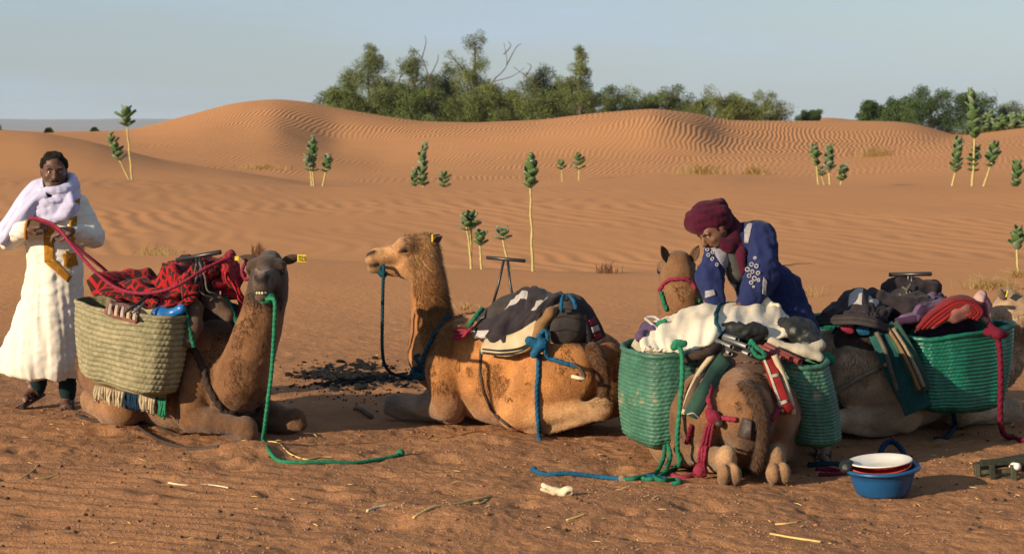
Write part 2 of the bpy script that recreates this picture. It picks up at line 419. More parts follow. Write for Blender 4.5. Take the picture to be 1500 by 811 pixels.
def terrain(x, y):
    x = np.asarray(x, float); y = np.asarray(y, float)
    r = np.hypot(x, y); Y = np.where(y > 1e-3, np.maximum(y, 0.9*r), r*0.9)
    u = 750+np.clip(x/np.maximum(np.abs(Y), 1e-3), -0.62, 0.62)*FPX
    z = base_z(u, np.clip(np.abs(Y), 0, 39000))
    p = np.stack([x, y], 1)
    near = np.clip((22-r)/8, 0, 1); midw = np.clip((r-14)/10, 0, 1)*np.clip((500-r)/200, 0, 1)
    z = z+midw*(0.05*fbm(p*0.16, 3, 3)+0.012*fbm(p*0.9, 2, 5))
    m = near > 0
    q = p[m]
    n1 = fbm(q*1.1, 3, 11)*0.018
    n2 = fbm(q*4.5+fbm(q*2, 2, 40)[:, None]*0.7, 4, 12, 0.6); n2 = np.where(n2 > 0, n2, n2*1.3)*0.019
    n3 = fbm(q*22, 3, 14, 0.6)*0.007
    # wind ripples survive in the lower left, trampled everywhere else
    warp = fbm(q*1.3, 3, 21)
    rip = np.sin((q[:, 1]*0.93+q[:, 0]*0.36+warp*0.16)*2*np.pi/0.155)*0.008
    wr = np.clip((-q[:, 0]-0.5+fbm(q*0.8, 2, 31))*1.2, 0, 1)*np.clip((11.6-q[:, 1])*1.2, 0, 1)
    zz = n1+(n2+n3)*(1-0.75*wr)+rip*wr
    z[m] += near[m]*zz
    for (dx, dy, dr, dh) in DENTS:
        e = ((x-dx)**2+(y-dy)**2)/dr**2; z = z+dh*np.exp(-e*2)*near
    # ripples on the slope beyond the first crest are real relief too, as far as the mesh can carry them
    mm = (r > 26) & (r < 60); qq = p[mm]
    w2_ = fbm(qq*0.35, 3, 51)
    z[mm] += np.clip((0.46-np.abs(np.arctan2(qq[:, 0], qq[:, 1])))/.06, 0, 1)*np.clip((r[mm]-27)/4, 0, 1)*np.clip((60-r[mm])/12, 0, 1)*0.0095*np.sin((qq[:, 1]*0.28+qq[:, 0]*0.96+w2_*0.7)*2*np.pi/0.52)*np.clip(0.65+fbm(qq*0.25, 2, 61)*1.2, 0, 1)
    return z
def gz(x, y): return float(terrain(np.array([x]), np.array([y]))[0])
# footprints and pawed hollows round the animals
for k in range(90):
    x = rng.uniform(-3.2, 3.4); y = rng.uniform(9.0, 13.6); s = rng.uniform(0.06, 0.13)
    DENTS += [(x, y, s, -rng.uniform(0.012, 0.035)), (x+s*0.9*rng.uniform(-1, 1), y+s*0.9, s*0.8, rng.uniform(0.006, 0.02))]
DENTS += [(-1.55, 11.65, 0.35, 0.06), (-0.2, 12.0, 0.5, 0.05), (-0.35, 12.3, 0.35, -0.04), (0.55, 9.9, 0.5, 0.05), (1.1, 10.3, 0.4, 0.03), (-2.5, 12.6, 0.3, 0.03), (2.9, 11.2, 0.5, 0.04), (-0.25, 9.6, 0.4, 0.06)]

def ground_mesh():
    ry = [0.0, 2.0, 4.0, 6.0, 7.5]; Y = 8.3
    while Y < 140:
        ry.append(Y); Y += min(Y*Y/6500, Y*0.0042)
    while Y < 30000:
        ry.append(Y); Y *= 1.06
    ry.append(36000)
    ry = np.array(ry)
    th = np.concatenate([np.linspace(-math.pi, -0.46, 40, endpoint=False), np.linspace(-0.46, 0.46, 720, endpoint=False), np.linspace(0.46, math.pi, 41)[:-1]])
    rr, tt = np.meshgrid(ry[1:], th, indexing='ij')
    # rows follow straight lines of equal distance inside the view, circles elsewhere
    k = np.clip((0.62-np.abs(tt))/0.15, 0, 1); rad = rr*(1-k)+k*rr/np.cos(np.clip(tt, -0.62, 0.62))
    x = (rad*np.sin(tt)).ravel(); y = (rad*np.cos(tt)).ravel()
    z = terrain(x, y)
    V = np.stack([x, y, z], 1); nv = len(th); F = grid_faces(len(ry)-1, nv, True)[:, ::-1]
    V = np.vstack([V, [[0, 0, 0]]]); c = len(V)-1
    k = np.arange(nv)
    F = F.tolist()+[(c, int((i+1) % nv), int(i)) for i in k]
    return V, F

def sand_build(nt, N, L, tcn, out, hgt):
    geo = N('ShaderNodeNewGeometry'); pos = geo.outputs['Position']
    # wind ripples as fine relief, two sizes: near ground and far dunes
    def ripple(scale, ang, dist, dscale, wob, wobs):
        mpn = N('ShaderNodeMapping'); mpn.inputs['Rotation'].default_value = (0, 0, R(ang)); mpn.inputs['Scale'].default_value = (scale, scale*0.55, scale*0.2)
        nz = N('ShaderNodeTexNoise', Scale=wobs, Detail=2); L(pos, nz.inputs['Vector'])
        sub = N('ShaderNodeVectorMath', operation='SUBTRACT'); L(nz.outputs['Color'], sub.inputs[0]); sub.inputs[1].default_value = (.5, .5, .5)
        sc = N('ShaderNodeVectorMath', operation='SCALE'); L(sub.outputs[0], sc.inputs[0]); sc.inputs['Scale'].default_value = wob
        ad = N('ShaderNodeVectorMath', operation='ADD'); L(pos, ad.inputs[0]); L(sc.outputs[0], ad.inputs[1]); L(ad.outputs[0], mpn.inputs['Vector'])
        w = N('ShaderNodeTexWave', wave_type='BANDS', bands_direction='X', wave_profile='SIN', Scale=1.0, Distortion=dist, Detail=2.0); w.inputs['Detail Scale'].default_value = dscale
        L(mpn.outputs['Vector'], w.inputs['Vector']); return w.outputs['Fac']
    far = ripple(1.25, 18, 3.2, 0.5, 2.6, 0.11)
    sep = N('ShaderNodeSeparateXYZ'); L(pos, sep.inputs[0])
    mfar = N('ShaderNodeMapRange'); mfar.inputs[1].default_value = 68; mfar.inputs[2].default_value = 100; L(sep.outputs['Y'], mfar.inputs[0])
    pat = N('ShaderNodeTexNoise', Scale=0.055, Detail=2); L(pos, pat.inputs['Vector'])
    pm = N('ShaderNodeMapRange'); pm.inputs[1].default_value = 0.36; pm.inputs[2].default_value = 0.56; pm.inputs[3].default_value = 0.08; L(pat.outputs['Fac'], pm.inputs[0])
    a = N('ShaderNodeMath', operation='MULTIPLY'); L(far, a.inputs[0]); L(mfar.outputs[0], a.inputs[1])
    a2 = N('ShaderNodeMath', operation='MULTIPLY'); L(a.outputs[0], a2.inputs[0]); L(pm.outputs[0], a2.inputs[1])
    a3 = N('ShaderNodeMath', operation='MULTIPLY'); L(a2.outputs[0], a3.inputs[0]); a3.inputs[1].default_value = 0.030
    # grains and clods close by
    n1 = N('ShaderNodeTexNoise', Scale=55.0, Detail=6, Roughness=0.7); L(pos, n1.inputs['Vector'])
    n2 = N('ShaderNodeTexNoise', Scale=9.0, Detail=5, Roughness=0.62); L(pos, n2.inputs['Vector'])
    mn = N('ShaderNodeMapRange'); mn.inputs[1].default_value = 26; mn.inputs[2].default_value = 13; mn.inputs[3].default_value = 0.1; L(sep.outputs['Y'], mn.inputs[0])
    b1 = N('ShaderNodeMath', operation='MULTIPLY_ADD'); L(n1.outputs['Fac'], b1.inputs[0]); b1.inputs[1].default_value = 0.010
    b0 = N('ShaderNodeMath', operation='MULTIPLY'); L(n2.outputs['Fac'], b0.inputs[0]); b0.inputs[1].default_value = 0.03; L(b0.outputs[0], b1.inputs[2])
    b2 = N('ShaderNodeMath', operation='MULTIPLY'); L(b1.outputs[0], b2.inputs[0]); L(mn.outputs[0], b2.inputs[1])
    h = N('ShaderNodeMath', operation='ADD'); L(a3.outputs[0], h.inputs[0]); L(b2.outputs[0], h.inputs[1])
    # colour: iron-orange sand; the trodden camp ground is browner with dark droppings ground into it
    big = N('ShaderNodeTexNoise', Scale=0.05, Detail=4); L(pos, big.inputs['Vector'])
    camp = N('ShaderNodeMapRange'); camp.inputs[1].default_value = 22; camp.inputs[2].default_value = 13.5; L(sep.outputs['Y'], camp.inputs[0])
    cp = N('ShaderNodeTexNoise', Scale=1.6, Detail=6, Roughness=0.65); L(pos, cp.inputs['Vector'])
    cpm = N('ShaderNodeMapRange'); cpm.inputs[1].default_value = 0.35; cpm.inputs[2].default_value = 0.65; cpm.inputs[3].default_value = 0.55; L(cp.outputs['Fac'], cpm.inputs[0])
    cc = N('ShaderNodeMath', operation='MULTIPLY'); L(camp.outputs[0], cc.inputs[0]); L(cpm.outputs[0], cc.inputs[1])
    m1 = N('ShaderNodeMix', data_type='RGBA'); m1.inputs[6].default_value = (0.50, 0.245, 0.108, 1); m1.inputs[7].default_value = (0.43, 0.212, 0.096, 1); L(big.outputs['Fac'], m1.inputs[0])
    m2 = N('ShaderNodeMix', data_type='RGBA'); m2.inputs[7].default_value = (0.26, 0.132, 0.069, 1); L(m1.outputs[2], m2.inputs[6]); L(cc.outputs[0], m2.inputs[0])
    sp = N('ShaderNodeTexNoise', Scale=120.0, Detail=2); L(pos, sp.inputs['Vector'])
    spm = N('ShaderNodeMapRange'); spm.inputs[1].default_value = 0.35; spm.inputs[2].default_value = 0.7; spm.inputs[3].default_value = 0.8; spm.inputs[4].default_value = 1.2; L(sp.outputs['Fac'], spm.inputs[0])
    m3 = N('ShaderNodeVectorMath', operation='SCALE'); L(m2.outputs[2], m3.inputs[0]); L(spm.outputs[0], m3.inputs['Scale'])
    return m3.outputs[0], h.outputs[0]
M = {}
M['sand'] = material('sand', (0.5, 0.25, 0.1), rough=0.95, spec=0.05, build=sand_build, bump=0.0)
for nd in M['sand'].node_tree.nodes:
    if nd.type == 'BUMP': nd.inputs['Strength'].default_value = 1.0; nd.inputs['Distance'].default_value = 1.0
gV, gF = ground_mesh()
ground = mesh_obj('ground', gV, gF, M['sand']); tag(ground, 'rippled orange desert sand rolling back into dunes', kind='structure')

# far mountains: a real ridge beyond the plain
def mountains():
    M['mountain'] = material('mountain_rock', (0.24, 0.20, 0.185), (0.17, 0.145, 0.14), nscale=0.004, rough=1)
    n = 260; x = np.linspace(-9000, 9000, n); V = []
    for k, (dy, f) in enumerate(((0, -0.1), (350, 0.45), (700, 0.9), (1000, 1.0), (1400, 0.4), (1800, -0.1))):
        hgt = 40+16*fbm(np.stack([x/1100.0, np.full(n, 1.0)], 1), 5, 77)
        hgt = hgt*np.clip((2200-x)/3000, 0.12, 1)
        jit = fbm(np.stack([x/220.0, np.full(n, k*3.1)], 1), 4, 88)
        V.append(np.stack([x, 7200+dy+jit*120, hgt*(f+0.18*jit*(0 < f < 1))], 1))
    V = np.concatenate(V)
    o = mesh_obj('mountains', V, grid_faces(6, n), M['mountain']); tag(o, 'low bluish mountain ridge on the far left horizon', kind='structure')
mountains()

def haze():
    m = bpy.data.materials.new('haze'); m.use_nodes = True; nt = m.node_tree; nt.nodes.clear()
    v = nt.nodes.new('ShaderNodeVolumePrincipled'); v.inputs['Color'].default_value = (.66, .82, 1.0, 1); v.inputs['Density'].default_value = HAZE; v.inputs['Anisotropy'].default_value = 0.0
    o = nt.nodes.new('ShaderNodeOutputMaterial'); nt.links.new(v.outputs[0], o.inputs['Volume'])
    V, F = box_mesh((0, 0, 79), (76000, 76000, 164), None, .0001)
    tag(mesh_obj('haze', V, F, m, smooth=False), 'thin blue desert air', kind='stuff')
HAZE = 0.00007
haze()
# ------------------------------------------------------------------ camels
def coat_build(nt, N, L, tcn, out, hgt):
    st = N('ShaderNodeTexNoise', Scale=130.0, Detail=3, Roughness=0.7); L(tcn.outputs['Object'], st.inputs['Vector'])
    mr = N('ShaderNodeMapRange'); mr.inputs[1].default_value = 0.3; mr.inputs[2].default_value = 0.72; mr.inputs[3].default_value = 0.62; mr.inputs[4].default_value = 1.3; L(st.outputs['Fac'], mr.inputs[0])
    sc = N('ShaderNodeVectorMath', operation='SCALE'); L(out, sc.inputs[0]); L(mr.outputs[0], sc.inputs['Scale'])
    ad = N('ShaderNodeMath', operation='ADD'); L(st.outputs['Fac'], ad.inputs[0]); L(hgt, ad.inputs[1])
    return sc.outputs[0], ad.outputs[0]
M['coat'] = material('camel_coat', (1.12, 1.08, 1.02), (0.72, 0.68, 0.66), nscale=7, rough=0.8, spec=0.12, bump=0.55, bscale=70, attr=True, sheen=0.15, build=coat_build, detail=6)
M['fur'] = material('camel_hair', (1.2, 1.15, 1.05), (0.7, 0.66, 0.62), nscale=60, rough=0.7, spec=0.2, attr=True)
M['eye'] = material('camel_eye', (0.012, 0.008, 0.006), rough=0.06, spec=0.6)
M['horn'] = material('dark_skin', (0.035, 0.025, 0.02), rough=0.7)
M['tagy'] = material('yellow_tag', (0.75, 0.55, 0.03), rough=0.4, spec=0.4)
M['tooth'] = material('tooth', (0.62, 0.52, 0.34), rough=0.4, spec=0.4)
M['ink'] = material('dark_ink', (0.03, 0.025, 0.02), rough=0.6)
def vlerp(a, b, t): return tuple(a[i]*(1-t)+b[i]*t for i in range(3))
def camel_body(O, h, neck, head, coat, dark, pale, headcol, hock=0.26, stifle=0.31, wide=1.0, fore_col=None, muzzle_col=None, hs=1.15, hockz=.15, short=1.0, hump=.62, tall=1.0, mouth=.0038, toes=False, hx=1.0):
    """neck: [(point, radius)], head: (centre, forward, up). x forward, y left, z up round the point O under the belly."""
    h = Vector(h).normalized(); lf = Vector((-h.y, h.x, 0)); O = Vector((O[0], O[1], 0))
    T = lambda x, y, z: np.array(O+h*x*short+lf*y*wide+Vector((0, 0, z*tall)))
    rot = np.array([[h.x, lf.x, 0], [h.y, lf.y, 0], [0, 0, 1]])
    c = coat; fc = fore_col or pale; p = []
    p += [E(T(0, 0, .34), (.60*short, .30*wide, .34), .05, c, rot), E(T(.36, 0, .38), (.36*short, .25*wide, .33), .08, c, rot),
          E(T(-.40, 0, .40), (.34*short, .25*wide, .25*tall), .06, c, rot), E(T(0, 0, .17), (.52*short, .24*wide, .18), .06, vlerp(c, pale, .6), rot),
          C(T(-.22, 0, .58), T(-.60, 0, .47), .11, .09, .08, c), E(T(-.05, 0, hump), (.30, .15, .20), .1, c, rot),
          C(T(.28, 0, .56), T(.48, 0, .50), .11, .10, .08, c),
          C(T(-.60, 0, .46), T(-.66, 0, .30), .10, .10, .06, dark)]
    for s in (-1, 1):
        p += [C(T(.40, s*.15, .54), T(.46, s*.21, .34), .135, .125, .035, vlerp(c, dark, .25)), C(T(.46, s*.225, .34), T(.42, s*.255, .13), .12, .09, .03, c),
              C(T(.42, s*.24, .12), T(.60, s*.245, .115), .095, .075, .03, fc), C(T(.60, s*.245, .115), T(.80, s*.225, .10), .072, .054, .02, fc), E(T(.85, s*.22, .092), (.078, .066, .078), .018, fc, rot), E(T(.90, s*.22, .06), (.035, .045, .035), .012, vlerp(fc, dark, .5), rot),
              C(T(.82, s*.20, .05), T(.50, s*.16, .05), .05, .045, .02, fc), E(T(.46, s*.15, .045), (.10, .07, .05), .02, pale, rot),
              E(T(-.36, s*.215, .39), (.29*short, .15*wide, .24*tall), .025, c, rot), C(T(-.36, s*.22, .36), T(-.14, s*stifle*.95, .16), .17, .12, .07, c),
              C(T(-.14, s*stifle, .14), T(-.30, s*(stifle*.6+hock*.4), .13), .115, .09, .05, vlerp(c, pale, .3)), C(T(-.30, s*(stifle*.6+hock*.4), .13), T(-.68*hx, s*hock, hockz), .078, .045, .03, vlerp(c, pale, .7)),
              E(T(-.72*hx, s*hock, hockz+.005), (.080, .055, .072), .025, pale, rot), E(T(-.75*hx, s*hock, hockz+.04), (.03, .03, .03), .02, pale, rot),
              C(T(-.72*hx, s*hock, hockz-.02), T(-.36, s*hock*.95, .045), .045, .042, .03, pale), E(T(-.26, s*hock*.95, .045), (.12, .075, .05), .03, pale, rot)]
    if toes:
        for s in (-1, 1):
            for q_ in (-1, 1): p += [E(T(-.80, s*hock+q_*.034, .065), (.06, .036, .06), .012, vlerp(c, pale, .55), rot), E(T(-.845, s*hock+q_*.034, .045), (.022, .022, .022), .01, dark, rot)]
    p += [E(T(.48, 0, .20), (.16, .14, .17), .06, vlerp(c, dark, .4), rot)]
    pts = [np.array(a) for a, r in neck]; rs = [r for a, r in neck]
    pc = catmull(pts, 4); rc = np.interp(np.linspace(0, 1, len(pc)), np.linspace(0, 1, len(rs)), rs)
    n = len(pc)
    for i in range(n-1):
        t = i/(n-1); p.append(C(pc[i], pc[i+1], rc[i], rc[i+1], .05, vlerp(c, headcol, max(0, (t-.78)/.22))))
    hc, hf, hu = Vector(head[0]), Vector(head[1]).normalized(), Vector(head[2])
    hsd = hu.cross(hf).normalized(); hu = hf.cross(hsd).normalized()
    H = lambda f, s, u: np.array(hc+hf*(f*hs)+hsd*(s*hs)+hu*(u*hs))
    np0 = len(p)
    hr = np.array([[hf[i], hsd[i], hu[i]] for i in range(3)])
    q = headcol; mzl = muzzle_col or vlerp(q, pale, .5)
    p += [E(H(0, 0, 0), (.105, .085, .085), .05, q, hr), E(H(.07, 0, .045), (.09, .07, .045), .04, q, hr), E(H(-.03, 0, .06), (.06, .06, .05), .03, vlerp(q, dark, .4), hr),
          C(H(.10, 0, -.025), H(.24, 0, -.04), .080, .054, .04, q), E(H(.285, 0, -.036), (.062, .046, .046), .03, mzl, hr), E(H(.312, 0, -.068), (.040, .047, .036), .025, mzl, hr),
          C(H(.03, 0, -.135), H(.26, 0, -.118), .056, .030, .03, q), E(H(.298, 0, -.118), (.042, .038, .026), .015, mzl, hr),
          C(H(0, 0, -.05), np.array(pts[-1]), .095, rs[-1], .06, q)]
    for s in (-1, 1):
        p += [E(H(.095, s*.072, .035), (.055, .034, .03), .03, vlerp(q, dark, .5), hr), E(H(.04, s*.045, -.085), (.10, .05, .09), .04, q, hr), C(H(.15, s*.05, -.015), H(.25, s*.03, -.035), .025, .022, .03, q)]
    for s in (-1, 1):
        p += [SUB(E(H(.115, s*.112, .008), (.032, .018, .022), rot=hr), .012), SUB(C(H(.335, s*.022, -.018), H(.300, s*.042, -.008), .007), .006)]
    for s in (-1, 1): p += [C(H(.338, s*.010, -.036), H(.300, s*.047, -.004), .006, .005, .004, (.012, .008, .007, 30)), C(H(.12, s*.10, .012), H(.15, s*.088, -.006), .008, .006, .006, (.02, .013, .010, 12)), C(H(.315, s*.02, -.096), H(.27, s*.046, -.094), .005, .005, .004, (.02, .012, .01, 25)), C(H(.20, s*.045, .022), H(.30, s*.008, .010), .006, .005, .006, (*vlerp(mzl, pale, .7), 8)), C(H(.088, s*.094, .020), H(.142, s*.086, .022), .013*1.0, .011, .010, dark), C(H(.092, s*.094, -.012), H(.138, s*.088, -.012), .008, .007, .008, vlerp(q, dark, .5))]
    p += [SUB(E(H(.315, 0, -.098), (.062, .075, mouth), rot=hr), .004), SUB(C(H(.372, 0, -.04), H(.365, 0, -.085), .006), .01)]
    def rs_(e):
        if e[0] == 's': return ('s', rs_(e[1]))+e[2:]
        if e[0] == 'c': return e[:3]+(e[3]*hs, e[4]*hs)+e[5:]
        return e[:2]+(e[2]*hs,)+e[3:]
    p[np0:] = [rs_(e) for e in p[np0:]]
    return p, H, hr
def fur_part(V, F, cols, parent, n, ln, seed, tint=1.0, flow=(0, 0, -1), where=None):
    r = np.random.default_rng(seed)
    tri = np.vstack([F[:, [0, 1, 2]], F[:, [0, 2, 3]]])
    A = np.linalg.norm(np.cross(V[tri[:, 1]]-V[tri[:, 0]], V[tri[:, 2]]-V[tri[:, 0]]), axis=1)
    if where is not None: A = A*where(V[tri].mean(1))
    f = r.choice(len(tri), n, p=A/A.sum()); b = r.dirichlet((1, 1, 1), n)
    p = (V[tri[f]]*b[:, :, None]).sum(1); nn = np.cross(V[tri[f, 1]]-V[tri[f, 0]], V[tri[f, 2]]-V[tri[f, 0]]); nn /= np.linalg.norm(nn, axis=1)[:, None]+1e-12
    fl = np.array(flow)+r.normal(0, .35, (n, 3)); fl = fl-nn*(fl*nn).sum(1)[:, None]; fl /= np.linalg.norm(fl, axis=1)[:, None]+1e-9
    L_ = ln*(0.6+0.8*r.random(n))[:, None]
    tip = p+(fl*0.85+nn*0.42)*L_; sd = np.cross(fl, nn)*0.0022
    VV = np.stack([p-sd-nn*.002, p+sd-nn*.002, tip], 1).reshape(-1, 3)
    c = np.repeat(cols[tri[f, 0]]*tint*(0.75+0.5*r.random(n))[:, None], 3, 0)
    o = mesh_obj('fur', VV, np.arange(3*n).reshape(-1, 3), M['fur'], parent, cols=c, smooth=False)
    return tag(o, 'short woolly coat hair', kind='stuff')
def leaf_shape(base, tip, wdir, w, thick, nrm, n=7, cup=0.35):
    """pointed ear / leaf shell: outline between base and tip, cupped"""
    base, tip, wdir, nrm = [np.array(v, float) for v in (base, tip, wdir, nrm)]
    wdir /= np.linalg.norm(wdir); nrm /= np.linalg.norm(nrm); t = np.linspace(0, 1, n); V = []
    for tt in t:
        ww = w*(math.sin(math.pi*min(0.12+tt*0.86, 1))**0.8)
        for s in (-1, -.5, 0, .5, 1): V.append(base+(tip-base)*tt+wdir*ww*s+nrm*cup*w*(s*s))
    V = np.array(V); F = grid_faces(n, 5); m = len(V)
    V2 = V-nrm*thick; F2 = F[:, ::-1]+m
    rim = list(range(0, 5))+[5*i+4 for i in range(1, n)]+[5*(n-1)+k for k in (3, 2, 1, 0)]+[5*i for i in range(n-2, 0, -1)]
    S_ = np.array([(rim[i], rim[i]+m, rim[(i+1) % len(rim)]+m, rim[(i+1) % len(rim)]) for i in range(len(rim))])
    return np.vstack([V, V2]), np.vstack([F, F2, S_])
def uvsphere(c, r, seg=14, rings=9, rot=None):
    r = np.broadcast_to(np.array(r, float), (3,)); V = []; 
    for i in range(rings+1):
        a = math.pi*i/rings
        for j in range(seg):
            b = 2*math.pi*j/seg; V.append((math.sin(a)*math.cos(b)*r[0], math.sin(a)*math.sin(b)*r[1], math.cos(a)*r[2]))
    V = np.array(V)
    if rot is not None: V = V @ np.array(rot).T
    return V+np.array(c), grid_faces(rings+1, seg, True)[:, ::-1]
CAMELS = {}
def camel(key, label, O, h, neck, head, coat, dark, pale, headcol, tail=None, nfur=16000, tags=(), ear=(-.03, .06, .085), fur_len=.011, mane=None, **kw):
    t = thing('camel', label, 'camel', (O[0], O[1], 0), 'loaded camels kneeling on the sand')
    p, H, hr = camel_body(O, h, neck, head, coat, dark, pale, headcol, **kw)
    p.append(HALF((0, 0, -1), (0, 0, -0.02)))
    def disp(V, Nn): return 0.0045*fbm(V*16, 3, 3)+0.0022*fbm(V*60, 2, 9)+0.004*fbm(V*np.array([5, 5, 9]), 2, 19)
    V, F, cols = sdf_mesh(p, 0.0095, disp, 2)
    cols = cols*(1+0.5*fbm(V*7, 5, 5, .62)+0.35*fbm(V*2.3, 3, 25))[:, None]
    body = mesh_obj('body', V, F, M['coat'], t, cols=cols)
    fur_part(V, F, cols, t, nfur, fur_len, 5, .9)
    fur_part(V, F, cols, t, 9000, .026, 16, .5, where=lambda c_: ((fbm(c_*6, 3, 33) > .12) & (c_[:, 2] > .22) & (c_[:, 2] < .95)).astype(float)+1e-6)
    if mane: fur_part(V, F, cols, t, 7000, .04, 6, .55, flow=(.25, 0, -.8), where=mane)
    hc = np.array(head[0]); hd = np.linalg.norm
    for s in (-1, 1):
        e = uvsphere(H(.112, s*.086, .006), .0205); mesh_obj('eye', *e, M['eye'], t)
        b = H(-.035, s*.072, .05); tp = H(-.035+ear[0], s*(.072+ear[1]), .05+ear[2])
        en = (H(.8, s*.45, .1)-H(0, 0, 0)); ed = tp-b
        Vv, Ff = leaf_shape(b, tp, np.cross(en, ed), .03, .007, en, cup=-.5)
        em = mesh_obj('ear', Vv, Ff, M['coat'], t, cols=np.tile(np.array(dark)*1.1, (len(Vv), 1)))
        if s in tags:
            ct = b*.2+tp*.8
            tsz = (.007, .055, .046) if (key != 'dark' or s == tags[0]) else (.007, .024, .026)
            q = box_mesh(ct+np.array(H(.035, s*.025, -.005)-H(0, 0, 0)), tsz, hr, .1); tg = mesh_obj('ear_tag', *q, M['tagy'], t, smooth=False)
            if s == tags[0] and key == 'dark':
                D = {'7': ['###', '  #', ' # ', ' # ', ' # '], '2': ['## ', '  #', ' # ', '#  ', '###'], '1': [' # ', '## ', ' # ', ' # ', '###']}
                qs = []
                for di, ch in enumerate('721'):
                    for yy, ln in enumerate(D[ch]):
                        for xx, cc in enumerate(ln):
                            if cc == '#': qs.append(box_mesh(ct+np.array(H(.042, s*(.025+.001)+((di-1)*.0145+(xx-1)*.0036), -.005+(2-yy)*.0052)-H(0, 0, 0)), (.002, .0034, .005), hr, .05))
                mesh_obj('tag_number', *join(qs), M['ink'], tg, smooth=False)
    if tail is not None:
        pts, r = tail
        cp = catmull(pts, 5); pr = chain(list(cp), list(np.interp(np.linspace(0, 1, len(cp)), np.linspace(0, 1, len(r)), r)), .02, dark)
        TV, TF, TC = sdf_mesh(pr, .009, lambda V, N_: .004*fbm(V*np.array([60, 60, 12]), 3, 4))
        tl = mesh_obj('tail', TV, TF, M['coat'], t, cols=TC); fur_part(TV, TF, TC, tl, 1800, .032, 8, .8).name = 'tail_hair'
    CAMELS[key] = dict(t=t, body=body, bvh=bvh_of_world(V, F), H=H, V=V, F=F, hr=hr)
    return t
def bvh_of_world(V, F): return BVHTree.FromPolygons(V.tolist(), F.tolist())

OC1 = (-2.17, 12.71); H1 = Vector((.8, -.6, 0))
OC2 = (.07, 12.75); H2 = Vector((-.85, .53, 0))
OC3 = (1.2, 11.37); H3 = Vector((-.12, .99, 0))
OC4 = (2.40, 12.63); H4 = Vector((.87, .5, 0))
camel('dark', 'dark faced brown camel looking straight out, yellow ear tag, straw basket on its side', OC1, H1,
      [(P(330, 545, 12.42), .20), (P(350, 562, 12.22), .165), (P(366, 520, 12.12), .135), (P(381, 475, 12.12), .118), (P(391, 432, 12.16), .10)],
      (P(394, 397, 12.14), (-.0, -1, .03), (0, 0, 1)), (.20, .098, .044), (.06, .034, .022), (.25, .15, .08), (.055, .036, .027), ear=(-.02, .095, .028),
      muzzle_col=(.12, .085, .066), mouth=.0065, hx=.70, tags=(1, -1), fore_col=(.165, .088, .047))
camel('tan', 'golden tan camel in profile facing left with its head held high', OC2, H2,
      [(P(660, 530, 13.02), .21), (P(640, 520, 13.06), .17), (P(634, 478, 13.1), .122), (P(629, 430, 13.1), .102), (P(624, 392, 13.1), .09)],
      (P(619, 367, 13.1), (-.97, -.12, .03), (.03, 0, 1)), (.37, .165, .055), (.10, .05, .024), (.40, .25, .13), (.40, .215, .095),
      hs=1.07, tags=(1, -1), ear=(-.06, .02, .05), hockz=.19, mane=lambda c: ((c[:, 2] > .45) & (c[:, 0] < -.38) & (c[:, 0]+(1.15-c[:, 2])*-.18 > -.70)).astype(float), fore_col=(.27, .20, .145),
      tail=([P(868, 512, 12.28), P(880, 535, 12.2), P(885, 570, 12.16), P(880, 610, 12.16)], [.05, .04, .032, .02]))
camel('brown', 'brown camel seen from behind, head turned away, nearest of the kneeling camels', OC3, H3,
      [(P(1020, 560, 12.0), .20), (P(1008, 560, 12.2), .17), (P(1002, 510, 12.3), .14), (P(998, 465, 12.34), .12), (P(995, 430, 12.36), .11)],
      (P(994, 397, 12.38), (-.05, .97, -.12), (0, 0, 1)), (.20, .10, .046), (.075, .042, .025), (.32, .20, .11), (.22, .115, .055), hock=.15, stifle=.36, wide=.90, hump=.50, tall=.88, toes=True, ear=(-.02, .035, .085),
      tail=([P(1092, 568, 10.74), P(1108, 588, 10.66), P(1117, 625, 10.62), P(1113, 668, 10.62), P(1104, 690, 10.64)], [.05, .040, .034, .028, .014]))
camel('pale', 'pale beige camel at the right edge with neck stretched out to the right', OC4, H4,
      [(P(1420, 520, 12.95), .20), (P(1440, 540, 13.0), .165), (P(1463, 528, 13.05), .14), (P(1475, 500, 13.1), .115), (P(1480, 480, 13.12), .10)],
      (P(1482, 452, 13.05), (.92, -.30, -.22), (.12, 0, 1)), (.44, .32, .21), (.16, .11, .075), (.44, .34, .24), (.34, .24, .155), tags=(-1,), hump=.54, ear=(-.05, .03, .05))

Hd = CAMELS['dark']['H']; hrd = CAMELS['dark']['hr']
for k in range(4):
    q = uvsphere(Hd(.340-.006*(k-1.5)**2, (k-1.5)*.0145, -.099), (.006, .0082, .0085), 8, 6, hrd); mesh_obj('tooth', *q, M['tooth'], CAMELS['dark']['t'])
